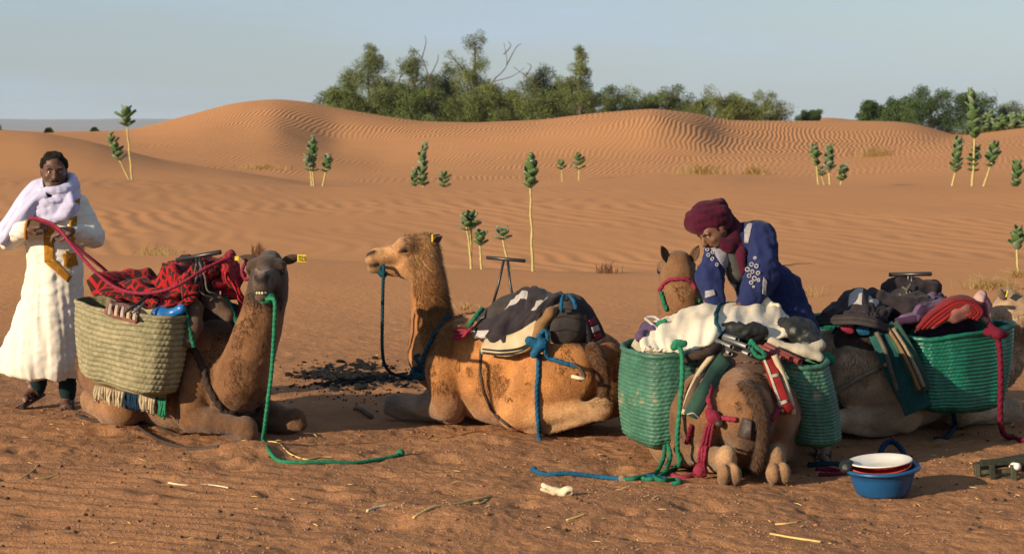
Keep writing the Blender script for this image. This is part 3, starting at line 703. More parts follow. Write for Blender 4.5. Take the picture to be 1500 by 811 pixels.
# ------------------------------------------------------------------ baskets, blankets, saddles and ropes on the camels
def weave_build(cols, scale=1.0):
    def f(nt, N, L, tcn, out, hgt):
        st = N('ShaderNodeTexNoise', Scale=38.0, Detail=3); L(tcn.outputs['Object'], st.inputs['Vector'])
        mr = N('ShaderNodeMapRange'); mr.inputs[1].default_value = .3; mr.inputs[2].default_value = .7; mr.inputs[3].default_value = .72; mr.inputs[4].default_value = 1.22; L(st.outputs['Fac'], mr.inputs[0])
        sc = N('ShaderNodeVectorMath', operation='SCALE'); L(out, sc.inputs[0]); L(mr.outputs[0], sc.inputs['Scale'])
        # worn pale patches and dust
        du = N('ShaderNodeTexNoise', Scale=4.5, Detail=5, Roughness=.65); L(tcn.outputs['Object'], du.inputs['Vector'])
        dm = N('ShaderNodeMapRange'); dm.inputs[1].default_value = cols[1]; dm.inputs[2].default_value = cols[1]+.06; dm.inputs[4].default_value = .75; L(du.outputs['Fac'], dm.inputs[0])
        mx = N('ShaderNodeMix', data_type='RGBA'); mx.inputs[7].default_value = (*cols[0], 1); L(sc.outputs[0], mx.inputs[6]); L(dm.outputs[0], mx.inputs[0])
        return mx.outputs[2], hgt
    return f
M['straw_weave'] = material('straw_weave', (.265, .235, .14), (.18, .165, .095), nscale=5, rough=.75, bump=.4, bscale=90, build=weave_build(((.15, .12, .07), .60)))
M['green_weave_faded'] = material('green_weave_faded', (.050, .150, .098), (.028, .095, .062), nscale=4, rough=.5, spec=.4, bump=.25, bscale=90, build=weave_build(((.26, .20, .12), .60)))
M['green_weave'] = material('green_weave', (.007, .155, .098), (.004, .085, .055), nscale=4, rough=.38, spec=.5, bump=.2, bscale=90, build=weave_build(((.03, .17, .11), .64)))
def fabric(name, c, c2=None, **k): M[name] = material(name, c, c2, **{**dict(nscale=9, rough=.95, spec=.05, bump=.45, bscale=160, sheen=.06), **k})
fabric('charcoal_wool', (.034, .028, .032), (.018, .015, .018)); fabric('white_wool', (.42, .385, .355), (.31, .285, .265)); fabric('cream_wool', (.47, .38, .25), (.36, .29, .18))
fabric('brown_cloth', (.24, .135, .06), (.15, .085, .04)); fabric('saddle_felt', (.05, .043, .04), (.03, .025, .024)); fabric('brown_felt', (.13, .085, .06), (.085, .055, .04))
fabric('tarp', (.66, .60, .48), (.54, .47, .36), nscale=3, bump=.35, bscale=30, sheen=0, rough=.8); M['black_plastic'] = material('black_plastic', (.010, .011, .011), (.02, .021, .02), rough=.5, spec=.35, bump=.6, bscale=14)
fabric('teal_rug', (.012, .05, .052), (.02, .08, .075)); fabric('green_rug', (.02, .055, .04), (.035, .08, .06)); fabric('red_cloth', (.24, .018, .018), (.17, .012, .012)); fabric('purple_cloth', (.10, .06, .12), (.06, .035, .07)); fabric('maroon_cloth', (.16, .018, .022), (.10, .012, .016))
fabric('pink_cloth', (.24, .10, .085), (.16, .06, .055)); fabric('dirty_cloth', (.40, .36, .28), (.28, .25, .19)); fabric('plum_cloth', (.05, .03, .055), (.03, .02, .035))
M['black_metal'] = material('black_metal', (.02, .02, .022), (.035, .03, .028), rough=.35, spec=.5, metal=.3); M['grey_pipe'] = material('grey_pipe', (.15, .155, .15), (.10, .10, .10), rough=.45, spec=.5, metal=.5); M['red_pipe'] = material('red_pipe', (.23, .045, .03), (.13, .03, .025), rough=.5, spec=.4)
def ropem(name, c): M[name] = material(name, c, tuple(x*.6 for x in c), nscale=40, rough=.8, spec=.15, bump=.5, bscale=220)
for n_, c_ in dict(green_rope=(.025, .24, .135), bright_green=(.035, .31, .16), teal_rope=(.012, .085, .125), blue_rope=(.02, .16, .32), pink_rope=(.40, .04, .085), crimson_rope=(.22, .014, .04), dark_rope=(.075, .05, .04), beige_rope=(.42, .34, .23), dark_blue=(.012, .05, .11), grey_cord=(.2, .17, .13)).items(): ropem(n_, tuple(x*.62 for x in c_))
M['leather'] = material('leather', (.05, .033, .026), (.03, .02, .017), rough=.55, spec=.3, bump=.4, bscale=50); M['bone'] = material('bone', (.66, .55, .38), (.5, .40, .26), nscale=25, rough=.6, bump=.3, bscale=60)
M['blue_plastic'] = material('blue_plastic', (.01, .12, .36), (.01, .10, .30), rough=.35, spec=.5)
def uvpattern(kind):
    def f(nt, N, L, tcn, out, hgt):
        uv = tcn.outputs['UV']
        nz = N('ShaderNodeTexNoise', Scale=9.0, Detail=2); L(uv, nz.inputs['Vector'])
        sub = N('ShaderNodeVectorMath', operation='MULTIPLY_ADD'); L(nz.outputs['Color'], sub.inputs[0]); sub.inputs[1].default_value = (.035, .035, 0); L(uv, sub.inputs[2])
        mx = N('ShaderNodeMix', data_type='RGBA'); rm = N('ShaderNodeMapRange')
        if kind == 'giraffe':
            v = N('ShaderNodeTexVoronoi', feature='DISTANCE_TO_EDGE', Scale=21.0); L(sub.outputs[0], v.inputs['Vector']); L(v.outputs['Distance'], rm.inputs[0]); rm.inputs[1].default_value = .07; rm.inputs[2].default_value = .11
            mx.inputs[6].default_value = (.30, .013, .016, 1); mx.inputs[7].default_value = (.028, .014, .012, 1)
        elif kind == 'swirl':
            v = N('ShaderNodeTexVoronoi', feature='F1', Scale=13.0); L(sub.outputs[0], v.inputs['Vector'])
            sn = N('ShaderNodeMath', operation='MULTIPLY'); L(v.outputs['Distance'], sn.inputs[0]); sn.inputs[1].default_value = 30.0
            s2 = N('ShaderNodeMath', operation='SINE'); L(sn.outputs[0], s2.inputs[0]); L(s2.outputs[0], rm.inputs[0]); rm.inputs[1].default_value = -.1; rm.inputs[2].default_value = .35
            mx.inputs[6].default_value = (.10, .012, .016, 1); mx.inputs[7].default_value = (.38, .018, .024, 1)
        else:
            a = N('ShaderNodeTexChecker', Scale=9.0); L(uv, a.inputs['Vector']); L(a.outputs['Fac'], rm.inputs[0])
            mx.inputs[6].default_value = (*kind[0], 1); mx.inputs[7].default_value = (*kind[1], 1)
        L(rm.outputs[0], mx.inputs[0]); return mx.outputs[2], hgt
    return f
M['giraffe'] = material('red_black_patterned_cloth', (1, 0, 0), rough=.95, spec=.05, sheen=.05, bump=.4, bscale=150, build=uvpattern('giraffe'))
M['swirl'] = material('red_swirl_cloth', (1, 0, 0), rough=.95, spec=.05, sheen=.05, bump=.4, bscale=150, build=uvpattern('swirl'))
M['plaid_purple'] = material('purple_plaid', (1, 0, 0), rough=.95, sheen=.05, spec=.05, bump=.4, bscale=150, build=uvpattern(((.11, .07, .125), (.04, .018, .045))))
M['plaid_rose'] = material('rose_plaid', (1, 0, 0), rough=.95, sheen=.05, spec=.05, bump=.4, bscale=150, build=uvpattern(((.40, .25, .22), (.20, .05, .08))))

def basket(label, R0, R1, B0, B1, b, mat, bands, group=None, bands_apart=False, expo=2.7, bb=.8, bulge=.10, amp=.011, rimr=.016, seed=1, stitch=.10):
    R0, R1, B0, B1 = [np.array(v, float) for v in (R0, R1, B0, B1)]
    t = thing('basket', label, 'basket', tuple((B0+B1)/2), group)
    nth = 300; th = np.linspace(0, 2*np.pi, nth, endpoint=False); ct, st_ = np.cos(th), np.sin(th)
    ce = np.sign(ct)*np.abs(ct)**(2/expo); se = np.sign(st_)*np.abs(st_)**(2/expo)
    ax = (R1-R0)[:2]; ax /= np.linalg.norm(ax); pr = np.array([-ax[1], ax[0], 0])
    per = np.cumsum(np.hypot(np.diff(ce, append=ce[:1])*np.linalg.norm(R1-R0)/2, np.diff(se, append=se[:1])*b))
    wob = fbm(np.stack([ct*1.5+seed, st_*1.5], 1), 3, seed)
    def ring(v, k, ph, inner=0.0):
        a0, a1 = R0+(B0-R0)*v, R1+(B1-R1)*v; c = (a0+a1)/2; hx = (a1-a0)/2
        g = 1+bulge*math.sin(math.pi*min(v*1.05, 1))-inner
        if v > .86: g *= math.sqrt(max(0, 1-((v-.86)/.15)**2))
        bw = b*(1+(bb-1)*v)*g
        off = k*amp
        rr = np.stack([ce, se], 1); nr = rr/np.linalg.norm(rr, axis=1)[:, None]
        br = off*(1-stitch+stitch*np.sin(per*2*np.pi/.028+ph))
        p = c[None]+hx[None]*(ce*g)[:, None]+pr[None]*(se*bw)[:, None]
        p = p+(nr[:, :1]*np.array([*ax, 0])+nr[:, 1:]*pr)*(br+.026*wob*(1+v))[:, None]
        p[:, 2] += .012*wob*(1-v)+.014*fbm(np.stack([ct*2+v*1.3, st_*2], 1), 2, seed+5)
        return p
    sub = 7; rows = []; uvv = []
    for i in range(bands):
        rw = []
        for j in range(sub+1):
            f = j/sub; v = (i+f)/bands
            rw.append(ring(v, abs(math.sin(math.pi*f))**.6, (i % 2)*math.pi+(f-.5)*3.4))
        rows.append(rw)
    if bands_apart:
        for rw in rows: mesh_obj('woven_band', np.vstack(rw), grid_faces(sub+1, nth, True)[:, ::-1], mat, t)
    else:
        allr = [r for rw in rows for r in rw[:-1]]+[rows[-1][-1]]
        mesh_obj('woven_body', np.vstack(allr), grid_faces(len(allr), nth, True)[:, ::-1], mat, t)
    inn = [ring(v, 0, 0, .05) for v in (0, .15, .3, .45)]; cn = inn[-1].mean(0); inn.append(cn+(inn[-1]-cn)*.02)
    mesh_obj('lining', np.vstack(inn), grid_faces(5, nth, True), mat, t)
    rp_ = ring(0, .4, 0)[::4]; V, F, uv = tube_mesh(np.vstack([rp_, rp_[:2]]), rimr, 9, 2, 90, cap=False)
    mesh_obj('rim', V, F, mat, t)
    rq = np.random.default_rng(seed); TV = []
    for k in range(150):
        rg = rows[rq.integers(bands) if k > 50 else 0][0]; p0 = rg[rq.integers(nth)]; c0 = rg.mean(0); od = p0-c0; od /= np.linalg.norm(od); d0 = od*rq.uniform(.2, 1)+rq.normal(0, .5, 3); d0 /= np.linalg.norm(d0); L0 = rq.uniform(.012, .04); w0 = np.cross(d0, [0, 0, 1])*.0022
        TV += [p0-w0, p0+w0, p0+d0*L0]
    tag(mesh_obj('frayed_strands', np.array(TV), np.arange(len(TV)).reshape(-1, 3), mat, t, smooth=False), None, kind='stuff')
    return t
def decal(name, bvh, quad, mat, parent, off=.004, n=(8, 5), thick=.004):
    """thin patch sewn or woven on a surface: quad given in the photo, laid on the surface behind it"""
    q = np.array(quad, float); V = []
    for i in range(n[0]+1):
        for j in range(n[1]+1):
            s, t = i/n[0], j/n[1]; p = (q[0]*(1-s)+q[1]*s)*(1-t)+(q[3]*(1-s)+q[2]*s)*t
            h = hit(bvh, p[0], p[1], off)
            V.append(np.array(h) if h is not None else np.full(3, np.nan))
    V = np.array(V); ok = ~np.isnan(V[:, 0])
    if ok.sum() < 4: return None
    md = np.linalg.norm(V[ok]-np.array([0, 0, CAMH]), axis=1); med = np.median(md); ok[ok] &= np.abs(md-med) < .35
    F = grid_faces(n[0]+1, n[1]+1); F = F[ok[F].all(1)]
    if len(F) == 0: return None
    V[~ok] = V[ok][0]
    o = mesh_obj(name, V, F, mat, parent); s = o.modifiers.new('thickness', 'SOLIDIFY'); s.thickness = thick; s.offset = 0
    return o
def line_on(bvh, pts, off=.01, step=4.0):
    """photo polyline laid on a surface; a point with its own distance hangs free"""
    out = []
    for i, p in enumerate(pts):
        if len(p) == 3: out.append(np.array(P(*p)))
        else:
            h = hit(bvh, p[0], p[1], off)
            if h is not None: out.append(np.array(h))
    return out
def dense(pts, n=5):
    out = []
    for a, b in zip(pts[:-1], pts[1:]):
        if len(a) == 3 or len(b) == 3: out.append(a)
        else: out += [(a[0]+(b[0]-a[0])*k/n, a[1]+(b[1]-a[1])*k/n) for k in range(n)]
    return out+[pts[-1]]
def groundline(pts, rad):
    """photo points on the ground"""
    out = []
    for x, y in pts:
        Y = 5542.0/(y-190.0); p = P(x, y, Y)
        out.append(np.array([p.x, p.y, gz(p.x, p.y)+rad*.8]))
    return out
def lump(name, prims, mat, parent=None, res=.012, wr=.012, sc=9, seed=0, ridged=True, aniso=(1, 1, 1)):
    def d(V, N_):
        f = fbm(V*sc*np.array(aniso)+seed, 3, seed); f = (0.45-np.abs(f)*1.6) if ridged else f
        return wr*f
    return sdf_obj(name, prims, res, mat, parent, d, 1)
def tbar(label, a, b, feet, rad=.012, struts=()):
    t = thing('camel_saddle_handle', label, 'saddle handle', tuple((Vector(a)+Vector(b))/2-Vector((0, 0, .2))), 'T-shaped saddle handles')
    tube('handle_bar', [a, (Vector(a)+Vector(b))/2, b], rad, M['black_metal'], t, 10)
    m = (Vector(a)+Vector(b))/2
    for f, s in zip(feet, (-.012, .012)): tube('strut', [m+(Vector(b)-Vector(a)).normalized()*s, (m+Vector(f))/2, f], rad*.7, M['black_metal'], t, 8)
    return t
GB = 'woven pannier baskets on the camels'; GL = 'blankets piled on the camels'; GR = 'ropes on and around the camels'
# ---- the dark faced camel on the left
basket('pale straw basket with coiled bands, in front of the man in white', P(124, 436, 12.52), P(264, 468, 12.05), P(130, 552, 12.45), P(244, 588, 12.08), .185, M['straw_weave'], 15, GB, True, bb=.85, bulge=.05, amp=.012, rimr=.013, seed=3)
bk = bpy.data.objects
cd = CAMELS['dark']
core = thing('saddle_pad', 'dark padded saddle roll showing at the dark faced camel\'s shoulder', 'saddle pad', tuple(P(290, 470, 12.4)))
lump('pad', [E((OC1[0]+.02, OC1[1]+.02, .70), (.40, .32, .20), .06), E(P(275, 428, 12.5), (.2, .2, .1), .06)], M['saddle_felt'], core, wr=.006)
lump('pad_roll', chain([np.array(P(268, 448, 12.28)), np.array(P(284, 452, 12.18)), np.array(P(284, 478, 12.12)), np.array(P(276, 500, 12.10))], [.04, .055, .05, .04]), M['brown_felt'], core, wr=.006)
lump('pad_roll', chain([np.array(P(298, 440, 12.3)), np.array(P(318, 446, 12.22)), np.array(P(335, 462, 12.2))], [.04, .05, .04]), M['brown_felt'], core, wr=.006)
o = net('patterned_blanket', [[P(148, 408, 12.75), P(200, 396, 12.75), P(232, 392, 12.78), P(262, 378, 12.8), P(300, 370, 12.75), P(336, 374, 12.7)],
     [P(128, 414, 12.55), P(190, 402, 12.55), P(238, 397, 12.52), P(258, 386, 12.5), P(292, 376, 12.5), P(330, 390, 12.5)],
     [P(145, 426, 12.35), P(200, 422, 12.3), P(236, 418, 12.26), P(256, 402, 12.25), P(286, 398, 12.26), P(318, 402, 12.34)],
     [P(176, 436, 12.28), P(206, 446, 12.2), P(235, 448, 12.12), P(258, 436, 12.08), P(282, 428, 12.1), P(306, 420, 12.25)],
     [P(196, 448, 12.25), P(222, 466, 12.18), P(240, 468, 12.1), P(256, 462, 12.08), P(278, 446, 12.1), P(300, 432, 12.25)]], M['giraffe'], n=10, thick=.014, wr=.055, wscale=5, seed=4, ridge=True, aniso=(1.6, .6), fold=lambda u, v: .75*np.sin(v*19+2.5*np.sin(u*8)+1)+.3*np.sin(v*43+u*11))
tag(o, 'red blanket with black giraffe pattern spilling over the straw basket', 'blanket', GL)
o = net('patterned_blanket', [[P(302, 374, 12.62), P(322, 371, 12.6), P(340, 374, 12.6), P(354, 380, 12.6)], [P(304, 392, 12.42), P(328, 392, 12.36), P(348, 392, 12.38), P(362, 396, 12.42)],
     [P(312, 410, 12.34), P(332, 418, 12.3), P(350, 424, 12.28), P(364, 424, 12.36)], [P(326, 428, 12.34), P(340, 440, 12.3), P(354, 448, 12.28), P(366, 448, 12.36)], [P(338, 436, 12.4), P(350, 450, 12.34), P(360, 457, 12.34), P(368, 454, 12.4)]], M['swirl'], n=10, thick=.014, wr=.05, wscale=6, seed=8, ridge=True, fold=lambda u, v: .7*np.sin(v*30+2*np.sin(u*12)))
tag(o, 'red swirl patterned blanket hanging behind the dark camel\'s head', 'blanket', GL)
t = tbar('flat black saddle handle lying on the red patterned blankets', P(259, 381, 12.4), P(323, 369, 12.25), [P(286, 448, 12.2), P(297, 440, 12.2)], .015)
rope('cord', [P(288, 386, 12.22), P(285, 405, 12.2), P(294, 428, 12.14), P(312, 436, 12.14)], .006, M['grey_cord'], parent=t); rope('cord', [P(300, 384, 12.22), P(290, 402, 12.18), P(282, 425, 12.12), P(279, 446, 12.12)], .006, M['grey_cord'], parent=t); rope('cord', [P(292, 384, 12.2), P(300, 405, 12.16), P(304, 425, 12.14), P(318, 432, 12.16), P(308, 440, 12.14)], .006, M['grey_cord'], parent=t)
o = lump('plastic_container', [E(P(238, 462, 12.12), (.075, .06, .06), .03), C(P(252, 460, 12.1), P(266, 452, 12.06), .03, .03)], M['blue_plastic'], wr=.002); tag(o, 'blue plastic container poking out of the straw basket', 'container')
t = thing('rag', 'pale pink striped rag hung over the straw basket rim', 'rag', tuple(P(180, 455, 12.1)))
net('cloth', [[P(160, 438, 12.24), P(180, 444, 12.2), P(205, 450, 12.14)], [P(158, 446, 12.14), P(178, 452, 12.09), P(206, 458, 12.02)], [P(153, 455, 12.11), P(176, 460, 12.05), P(202, 468, 11.98)], [P(154, 461, 12.12), P(178, 468, 12.06), P(200, 474, 11.99)]], M['pink_cloth'], t, n=6, thick=.006, wr=.012, wscale=14, seed=2)
for k in range(5):
    x = 161+k*9; net('stripe', [[P(x, 444+k*2, 12.12-k*.025), P(x+4, 445+k*2, 12.11-k*.025)], [P(x-2, 452+k*2, 12.075-k*.025), P(x+2, 453+k*2, 12.065-k*.025)], [P(x-3, 460+k*2, 12.055-k*.025), P(x+1, 461+k*2, 12.045-k*.025)]], M['cream_wool'] if k % 2 else M['dirty_cloth'], t, n=4, thick=.004, wr=.002)
t = thing('tent_peg', 'two dark metal bars stuck in the straw basket rim', 'metal bars', tuple(P(190, 455, 12.05)))
tube('bar', [P(184, 456, 12.0), P(200, 446, 12.04), P(222, 430, 12.1)], .010, M['black_metal'], t); tube('bar', [P(194, 458, 11.98), P(203, 452, 12.0), P(212, 444, 12.04)], .009, M['grey_pipe'], t)
# fringed rug under the basket
t = thing('fringed_rug', 'rug edge with beige, blue and green fringe below the straw basket', 'rug', tuple(P(190, 580, 12.3)))
net('rug', [[P(140, 480, 12.62), P(190, 490, 12.4), P(250, 505, 12.2)], [P(136, 530, 12.6), P(188, 540, 12.36), P(246, 556, 12.16)], [P(138, 566, 12.58), P(188, 574, 12.36), P(242, 584, 12.16)]], M['brown_cloth'], t, n=6, thick=.012, wr=.008, seed=6)
mats = [M['cream_wool'], M['beige_rope'], M['dark_blue'], M['bright_green']]
for k in range(64):
    f = k/63; x = 139+f*104; y = 564+f*20; Y = 12.57-f*.42; c = (0 if k % 2 else 1) if (f < .42 or .62 < f < .86) else (2 if f < .6 else (3 if f > .9 else 2))
    a = P(x, y, Y); ln = rng.uniform(17, 25)+(6 if f > .85 else 0); b = P(x+rng.normal(0, 1.8), y+ln, Y-.02); m = (a+b)/2+Vector((rng.normal(0, .006), -.008, 0))
    tube('tassel', [a, m, b], [.007, .008, .010], mats[c], t, 6)
# ropes of the dark camel
hd = CAMELS['dark']['H']; B1v = cd['bvh']
rope('lead_rope', [hd(.30, .035, -.115), hd(.335, .03, -.13), P(402, 440, 11.62), P(402, 475, 11.6), P(398, 540, 11.62), P(392, 590, 11.6), P(387, 630, 11.66)]+groundline([(386, 660), (394, 673), (408, 682), (440, 684), (480, 683), (520, 681), (560, 676), (584, 673)], .012),   .0115, M['bright_green'], 'bright green lead rope hanging from the dark camel\'s mouth to the sand', 'rope', GR)
g0 = groundline([(587, 672)], .02)[0]; o = bpy.data.objects['lead_rope']; mesh_obj('rope_end', *uvsphere(g0, .024, 10, 7), M['bright_green'], o)
kn = lump('knot', [E(hd(.30, .03, -.125), (.03, .026, .03), .02), C(hd(.30, .05, -.12), hd(.27, .0, -.15), .014, .012)], M['bright_green'], o, res=.006, wr=.004, sc=40)
rope('breast_rope', line_on(B1v, dense([(277, 500), (290, 522), (302, 555), (318, 585), (332, 602), (348, 606), (366, 603), (384, 594)], 4), .012), .021, M['dark_rope'], 'thick dark braided rope across the dark camel\'s chest', 'rope', GR)
rope('strap', [P(272, 452, 12.1), P(277, 478, 12.07), P(282, 500, 12.06), P(284, 508, 12.06)], .012, M['green_rope'], 'short green strap beside the straw basket rim', 'strap')
rope('strap', [P(330, 436, 12.3), P(341, 458, 12.2), P(350, 480, 12.2), P(356, 498, 12.22)], .014, M['green_rope'], 'green strap between the red blanket and the dark camel\'s neck', 'strap')
o = net('saddle_cloth', [[P(322, 440, 12.4), P(345, 445, 12.4), P(360, 455, 12.45)], [P(330, 460, 12.3), P(348, 475, 12.32), P(362, 490, 12.4)], [P(345, 480, 12.28), P(355, 495, 12.3), P(364, 510, 12.4)]], M['teal_rug'], n=6, wr=.01, seed=9); tag(o, 'dark teal saddle cloth under the swirl patterned blanket', 'saddle cloth')
rope('headstall', [hd(-.06, -.08, .07), hd(-.06, -.125, .05), hd(-.05, -.15, .0), hd(-.04, -.13, -.045), hd(-.03, -.1, -.03)], .011, M['pink_rope'], 'pink rope loop beside the dark camel\'s left ear tag', 'rope', GR)
rope('rein', [P(50, 320, 13.2), P(75, 330, 13.05), P(97, 348, 12.95), P(120, 368, 12.85), P(150, 392, 12.7), P(168, 410, 12.6)], .0105, M['crimson_rope'], 'darker pink rein ending behind the patterned blanket', 'rope', GR)
rope('rein', [P(44, 319, 13.2), P(62, 322, 13.12), P(85, 334, 13.0), P(110, 365, 12.75), P(140, 398, 12.5), P(170, 421, 12.28), P(200, 429, 12.12), P(232, 427, 12.02), P(262, 417, 12.0), P(290, 400, 12.05), P(318, 385, 12.15), P(338, 376, 12.2)], .0105, M['pink_rope'], 'long bright pink rein sagging across the patterned blanket', 'rope', GR)
o = lump('blue_bundle', [C(P(172, 402, 12.75), P(188, 401, 12.7), .02, .018)], M['teal_rope'], wr=.004); tag(o, 'small teal bundle behind the patterned blanket', 'bundle')
# ---- the tan camel in the middle
c2 = CAMELS['tan']; B2v = c2['bvh']
sp = thing('saddle_pad', 'charcoal stitched saddle pad at the back of the tan camel\'s load', 'saddle pad', tuple(P(828, 500, 12.35)))
lump('pad', [E(P(826, 478, 12.42), (.17, .2, .155), .06), E(P(815, 470, 12.6), (.25, .22, .15), .08), E(P(770, 465, 12.75), (.25, .2, .17), .08), E(P(726, 478, 12.9), (.17, .18, .13), .08)], M['saddle_felt'], sp, wr=.006)
SPv = bvh_of(sp.children[0])
for yy in (452, 463, 482): 
    pts = line_on(SPv, dense([(802, yy+4), (828, yy), (852, yy+5)], 4), .003)
    if len(pts) > 3: rope('seam', pts, .004, M['charcoal_wool'], parent=sp, strands=0)
o = net('striped_blanket', [[P(716, 452, 12.98), P(745, 430, 12.92), P(766, 415, 12.86), P(808, 420, 12.78), P(836, 430, 12.7), P(850, 436, 12.68)],
     [P(703, 456, 12.86), P(736, 434, 12.74), P(770, 416, 12.62), P(810, 422, 12.56), P(836, 430, 12.48), P(852, 440, 12.46)],
     [P(694, 474, 12.72), P(728, 462, 12.52), P(764, 446, 12.42), P(796, 440, 12.38), P(820, 440, 12.36), P(838, 442, 12.36)],
     [P(688, 494, 12.68), P(718, 490, 12.48), P(748, 482, 12.38), P(776, 466, 12.33), P(796, 452, 12.31), P(812, 448, 12.31)],
     [P(696, 500, 12.68), P(726, 504, 12.47), P(752, 499, 12.37), P(776, 482, 12.33), P(792, 466, 12.31), P(804, 458, 12.31)]], M['charcoal_wool'], n=10, thick=.02, wr=.05, wscale=6, seed=21, ridge=True, aniso=(.5, 1.5), blocks=(M['white_wool'], [(.31, .39, .02, .38), (.42, .54, .50, .60), (.52, .80, .80, .88), (.04, .14, .48, .62), (.62, .76, .0, .10)]))
tag(o, 'charcoal blanket with white blocks folded over the tan camel\'s saddle', 'blanket', GL); bl2 = o
o = net('blanket_flap', [[P(836, 430, 12.55), P(852, 438, 12.5), P(866, 452, 12.46), P(878, 474, 12.44), P(888, 500, 12.46), P(896, 518, 12.5)], [P(836, 436, 12.42), P(848, 446, 12.38), P(860, 462, 12.34), P(870, 484, 12.34), P(880, 508, 12.38), P(888, 524, 12.42)], [P(832, 446, 12.36), P(842, 458, 12.32), P(852, 474, 12.3), P(860, 494, 12.3), P(868, 512, 12.34), P(876, 524, 12.38)], [P(836, 452, 12.44), P(842, 466, 12.4), P(850, 482, 12.4), P(856, 500, 12.42), P(862, 514, 12.46), P(868, 522, 12.5)]], M['charcoal_wool'], bl2, n=6, thick=.018, wr=.01, seed=23)
bv = bvh_of(o)
for q, mm in (([(860, 470), (868, 466), (872, 474), (864, 478)], 'pink_rope'), ([(864, 480), (874, 476), (877, 484), (867, 488)], 'white_wool'), ([(868, 490), (878, 487), (881, 494), (871, 498)], 'pink_rope'), ([(871, 500), (881, 496), (884, 504), (874, 508)], 'white_wool'), ([(874, 510), (885, 506), (887, 513), (877, 516)], 'pink_rope')):
    decal('coloured_band', bv, q, M[mm], o, .01, (4, 3))
o = net('cream_blanket', [[P(712, 498, 12.56), P(750, 490, 12.4), P(780, 474, 12.34), P(790, 466, 12.34)], [P(706, 510, 12.5), P(745, 508, 12.36), P(776, 492, 12.3), P(792, 476, 12.3)], [P(706, 517, 12.48), P(742, 520, 12.34), P(768, 514, 12.29), P(786, 500, 12.3)], [P(712, 510, 12.52), P(744, 510, 12.4), P(768, 508, 12.36), P(782, 500, 12.36)]], M['cream_wool'], n=6, thick=.02, wr=.008, seed=25)
tag(o, 'cream blanket edge showing under the charcoal blanket', 'blanket', GL)
for yy in (0, 5): 
    rope('dark_edge', [P(707, 511+yy, 12.47-yy*.004), P(735, 513+yy, 12.34-yy*.004), P(765, 508+yy, 12.27-yy*.004), P(787, 492+yy, 12.27-yy*.004)], .005, M['charcoal_wool'], parent=o, strands=0)
o = lump('leather_roll', chain([np.array(P(783, 500, 12.27)), np.array(P(792, 478, 12.26)), np.array(P(806, 458, 12.27)), np.array(P(818, 450, 12.34))], [.028, .034, .03, .02]), M['brown_cloth'], wr=.006); tag(o, 'rolled brown cloth strap on the tan camel\'s saddle', 'cloth roll')
tbar('tall black T-shaped saddle handle rising from the charcoal blanket', P(713, 377, 12.9), P(769, 382, 12.8), [P(719, 456, 12.85), P(754, 452, 12.75)], .012)
kt = np.array(P(790, 506, 12.22))
t = thing('girth_rope', 'blue rope tied in a big knot and hanging down the tan camel\'s flank', 'rope', tuple(kt), GR)
lump('knot', [C(kt+[-.06, 0, .03], kt+[.03, 0, -.01], .03, .03, .01), C(kt+[-.03, -.02, -.05], kt+[.03, -.02, .03], .028, .024, .01), C(kt+[.0, -.03, .06], kt+[.03, -.02, .0], .02, .02, .01)], M['blue_rope'], t, res=.007, wr=.004, sc=50)
rope('hanging_end', line_on(B2v, dense([(791, 520), (790, 545), (787, 580), (788, 610), (790, 632)], 3), .014)+[np.array(P(790, 642, 12.02)), np.array(P(791, 650, 12.0))], .0135, M['blue_rope'], parent=t)
mesh_obj('rope_end', *uvsphere(P(790, 648, 12.0), (.022, .022, .03), 10, 7), M['blue_rope'], t)
rope('crupper_line', [kt+[.03, -.02, -.03]]+line_on(B2v, dense([(805, 525), (822, 531), (838, 535)], 2), .016)+[np.array(P(846, 536, 12.1))], .0135, M['blue_rope'], parent=t)
rope('loop', [kt+[0, -.02, .03], kt+[.02, -.02, .09], np.array(P(801, 486, 12.2)), kt+[.05, -.02, .03]], .013, M['blue_rope'], parent=t)
t = thing('tie_rope', 'two short blue rope ends looped over the charcoal saddle pad', 'rope', tuple(P(830, 450, 12.3)), GR)
rope('loop', [P(826, 432, 12.36), P(823, 440, 12.25), P(822, 452, 12.22), P(826, 456, 12.24)], .011, M['blue_rope'], parent=t); rope('loop', [P(834, 432, 12.36), P(840, 440, 12.26), P(844, 452, 12.24)], .011, M['blue_rope'], parent=t)
rope('girth', line_on(B2v, dense([(705, 512), (704, 545), (710, 575), (720, 598), (733, 612), (748, 624)], 4), .006), .009, M['leather'], 'thin black girth cord round the tan camel\'s belly', 'strap')
t = thing('crupper', 'dark leather tail loop with a pale bone toggle on the tan camel\'s rump', 'harness', tuple(P(848, 545, 12.1)))
rope('leather_loop', [P(842, 534, 12.1), P(850, 540, 12.06), P(856, 550, 12.05), P(850, 556, 12.05), P(844, 548, 12.06)], .012, M['leather'], parent=t, strands=0); tube('toggle', [P(838, 551, 12.04), P(846, 553, 12.02), P(857, 555, 12.02)], .012, M['bone'], t, 8)
rope('rope_scrap', [P(655, 488, 12.78), P(668, 484, 12.7), P(684, 485, 12.62), P(676, 494, 12.64), P(664, 492, 12.7), P(684, 486, 12.62), P(693, 479, 12.64)], .010, M['pink_rope'], 'pink rope loop tied at the tan camel\'s shoulder', 'rope', GR)
rope('rope_scrap', [P(686, 478, 12.66), P(692, 470, 12.66), P(699, 461, 12.68), P(707, 452, 12.74)], .015, M['green_rope'], 'short green rope knotted at the front of the charcoal blanket', 'rope', GR)
h2 = c2['H']
